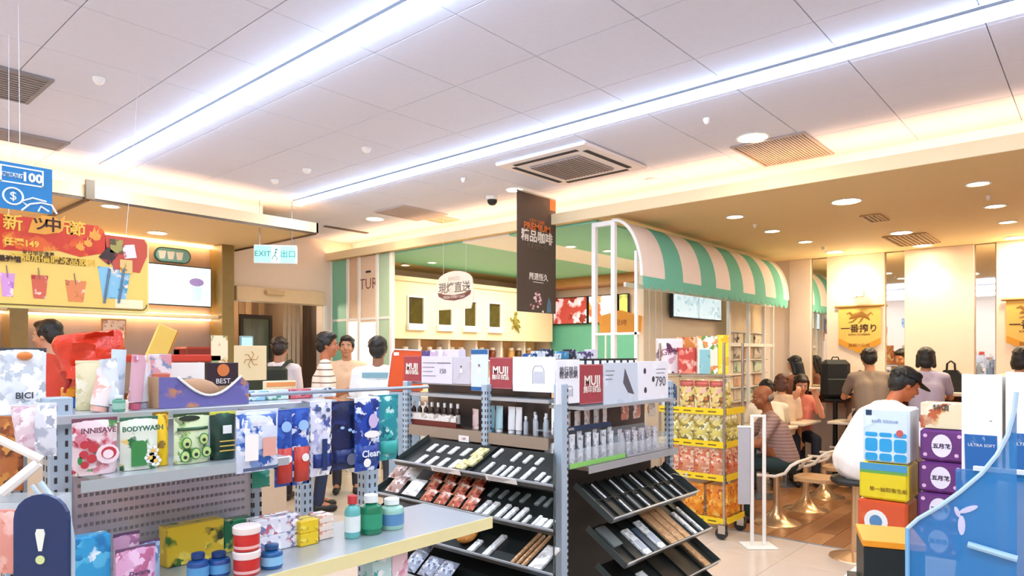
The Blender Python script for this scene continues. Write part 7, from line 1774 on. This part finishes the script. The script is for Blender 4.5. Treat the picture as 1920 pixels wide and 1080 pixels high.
person('smiling man in a peach shirt facing the camera in the queue', x, y, R(-40), 1.72, shirt='#ecc8a4', armL=ARM_FOLD, armR=ARM_FOLD, skin='#c08866', trousers='#3a3a44')
x, y = at(709, 6.1)
t, J = person('man in a white shirt with a teal neck band seen from behind', x, y, R(131), 1.68, shirt='#eef2f6', armL=((.5, -.2, -.85), (.1, -.9, -.2)), armR=((.2, -.2, -.95), (.1, -.9, -.2)), skin='#9c6e54', trousers='#30363e', bodyx=1.08, fat=1.08)
s = J['s']; mb = MB(); mb.box(-.12, .12, .105, .117, 1.325*s, 1.375*s, bev=.003); mb.build('back_band', mat('band_teal', '#7fa8b4', .6), t)
# seated people
x, y = at(1474, 6.1)
person('bald tanned man in a mauve grey striped shirt seated with his back to the aisle', x, y, R(212), 1.56, seat=.455, lean=20, hp=14, hy=8, shirt_m=stripes_mat('mauve_stripes', '#a5867c', '#8f7068', .03, .5), trousers='#1c3234', skin='#9c5a34', style='bald', armL=ARM_TABLE, armR=ARM_TABLE, fat=1.12)
x, y = at(1447, 7.15)
person('black haired boy in a cream shirt leaning over the cafe table', x, y+.02, R(118), 1.58, seat=.47, lean=26, hp=20, shirt='#f4e6cc', armL=ARM_TABLE, armR=ARM_TABLE, skin='#d89a70', trousers='#3a4048')
x, y = at(1468, 7.72)
person('brown haired girl between the boy in cream and the woman in pink', x, y+.02, R(108), 1.55, seat=.50, lean=16, hp=18, hair='#5c3420', style='bob', shirt='#e8c8a8', skin='#d89a72')
x, y = at(1512, 8.02)
person('dark haired woman in a coral pink top resting her chin over the table', x, y+.1, R(-58), 1.60, seat=.47, lean=14, hp=22, hair='#2a1a16', style='long', shirt='#e88c78', armL=ARM_FACE, armR=ARM_FACE, skin='#dc9a76')
x, y = at(1496, 8.5)
person('person with long black hair standing by the mirror wall behind the woman in pink', x-.05, y, R(165), 1.50, lean=0, hp=10, style='long', hair='#120f0e', shirt='#7a4a3a', skin='#c88c68')
t, J = person('large man in a white shirt and black cap bent over his table', CAPX-.0, CAPY, R(34), 1.74, seat=.60, lean=30, hp=26, hy=4, shirt='#f3efec', sleeve='roll', hat=True, armL=ARM_TABLE, armR=ARM_TABLE, skin='#c06c40', trousers='#2a2422', fat=1.42, bodyx=1.15)
for (px, d, lab, kw) in ((1637, 7.3, 'man in a taupe shirt bent at the bar below the first golden pennant', dict(face=R(112), shirt='#8f7c6c', lean=24, hp=16, H=1.70)),
        (1737, 7.15, 'woman in a lavender shirt with a black bob seen from behind at the bar', dict(face=R(104), shirt='#b9aec4', lean=6, hp=10, H=1.62, style='bob', hair='#1c1a18')),
        (1893, 6.6, 'person in a cream shirt with black hair at the right edge by the bar', dict(face=R(60), shirt='#f0dfb8', lean=18, hp=10, H=1.66, style='bob'))):
    x, y = at(px, d); high_stool(x, y, 'black topped bar stool under the ' + lab.split(' with ')[0].split(' bent ')[0].split(' leaning ')[0])
    f = kw.pop('face'); person(lab, x, y, f, seat=.748, armL=ARM_TABLE, armR=ARM_TABLE, skin='#c98a62', **kw)
x, y = at(1608, 7.9)
t, J = person('child with a small topknot leaning low at the bar left of the man in taupe', x, y, R(80), 1.32, lean=14, hp=12, shirt='#7a5a48', hair='#241612')
mb = MB(); hz_ = J['neck']+V(0, .03, .27*J['s']); mb.ell(hz_, (.03, .03, .035), 10, 8); mb.build('topknot', MATS['hair_#241612'], t, smooth=True)
# bags and things on bar
x, y = at(1566, 8.05)
t = thing('black_backpack', 'big black square backpack standing on a bar stool by the first mirror', 'backpack', (x, y, .98), R(-60))
mb = MB(); mb.box(-.155, .155, -.09, .09, 0, .46, bev=.05); mb.build('pack_body', mat('pack_black', '#1b1d1d', .7, bump=.3), t)
mb = MB(); mb.box(-.12, .12, -.125, -.091, .04, .24, bev=.015); mb.build('front_pocket', MATS['pack_black'], t)
mb = MB(); mb.tube([(-.04, 0, .46), (-.03, 0, .49), (.03, 0, .49), (.04, 0, .46)], .008, 6); mb.build('grab_loop', MATS['pack_black'], t)
t = thing('tall_stand', 'slim dark column stool under the big black backpack', 'stool', (x, y, 0), R(-60))
mb = MB(); mb.lathe([(.16, .001), (.15, .015), (.03, .04), (.025, .95)], 16); mb.build('pedestal', m_black, t, smooth=True)
mb = MB(); mb.box(-.14, .14, -.09, .09, .951, .978, bev=.005); mb.build('seat', m_black, t)
y_, z_ = onX(1783, 0, 8.80)[0], 1.091
t = thing('handbag', 'black handbag with two upright handles on the bar beside the lavender woman', 'handbag', (8.80, y_, z_), -pi/2)
mb = MB(); mb.prism([(-.13, 0), (.13, 0), (.12, .16), (.06, .24), (-.06, .24), (-.12, .16)], -.05, .05); mb.build('bag_body', MATS['pack_black'], t)
for yy in (-.03, .03): mb = MB(); mb.tube([(-.04, yy, .23), (-.035, yy, .31), (0, yy, .34), (.035, yy, .31), (.04, yy, .23)], .007, 6); mb.build('handle', MATS['pack_black'], t, smooth=True)
# things on the tables
def glass(x, y, z, lab, col='#dfe8ea', r=.03, h=.11):
    t = thing('cup', lab, 'cup', (x, y, z)); mb = MB(); mb.lathe([(r*.75, 0), (r, h), (r*.94, h), (r*.7, .006)], 14); mb.build('cup_wall', mat('cup_'+col, col, .1, alpha=.7), t, smooth=True)
    mb = MB(); mb.lathe([(r*1.03, h), (r*1.03, h+.006), (r*.5, h+.012)], 14); mb.build('cup_lid', m_white, t, smooth=True)
glass(6.95, 2.62, .746, 'clear cup with white lid on the table behind the bald man')
glass(8.25, 2.0, .746, 'clear cup on the far end cafe table', '#e8d8c4')
t = thing('paper_bag', 'crumpled pale paper bag on the far end cafe table', 'bag', (8.3, 2.16, .746))
pouch_mesh(.2, .13, .12, seed=3).build('bag_paper', mat('crumpled_paper', '#e9cdb4', .7, bump=.6, vs=30), t, smooth=True)
mb = MB(); mb.box(-.08, .08, -.004, .004, .125, .145); mb.build('folded_top', MATS['crumpled_paper'], t)
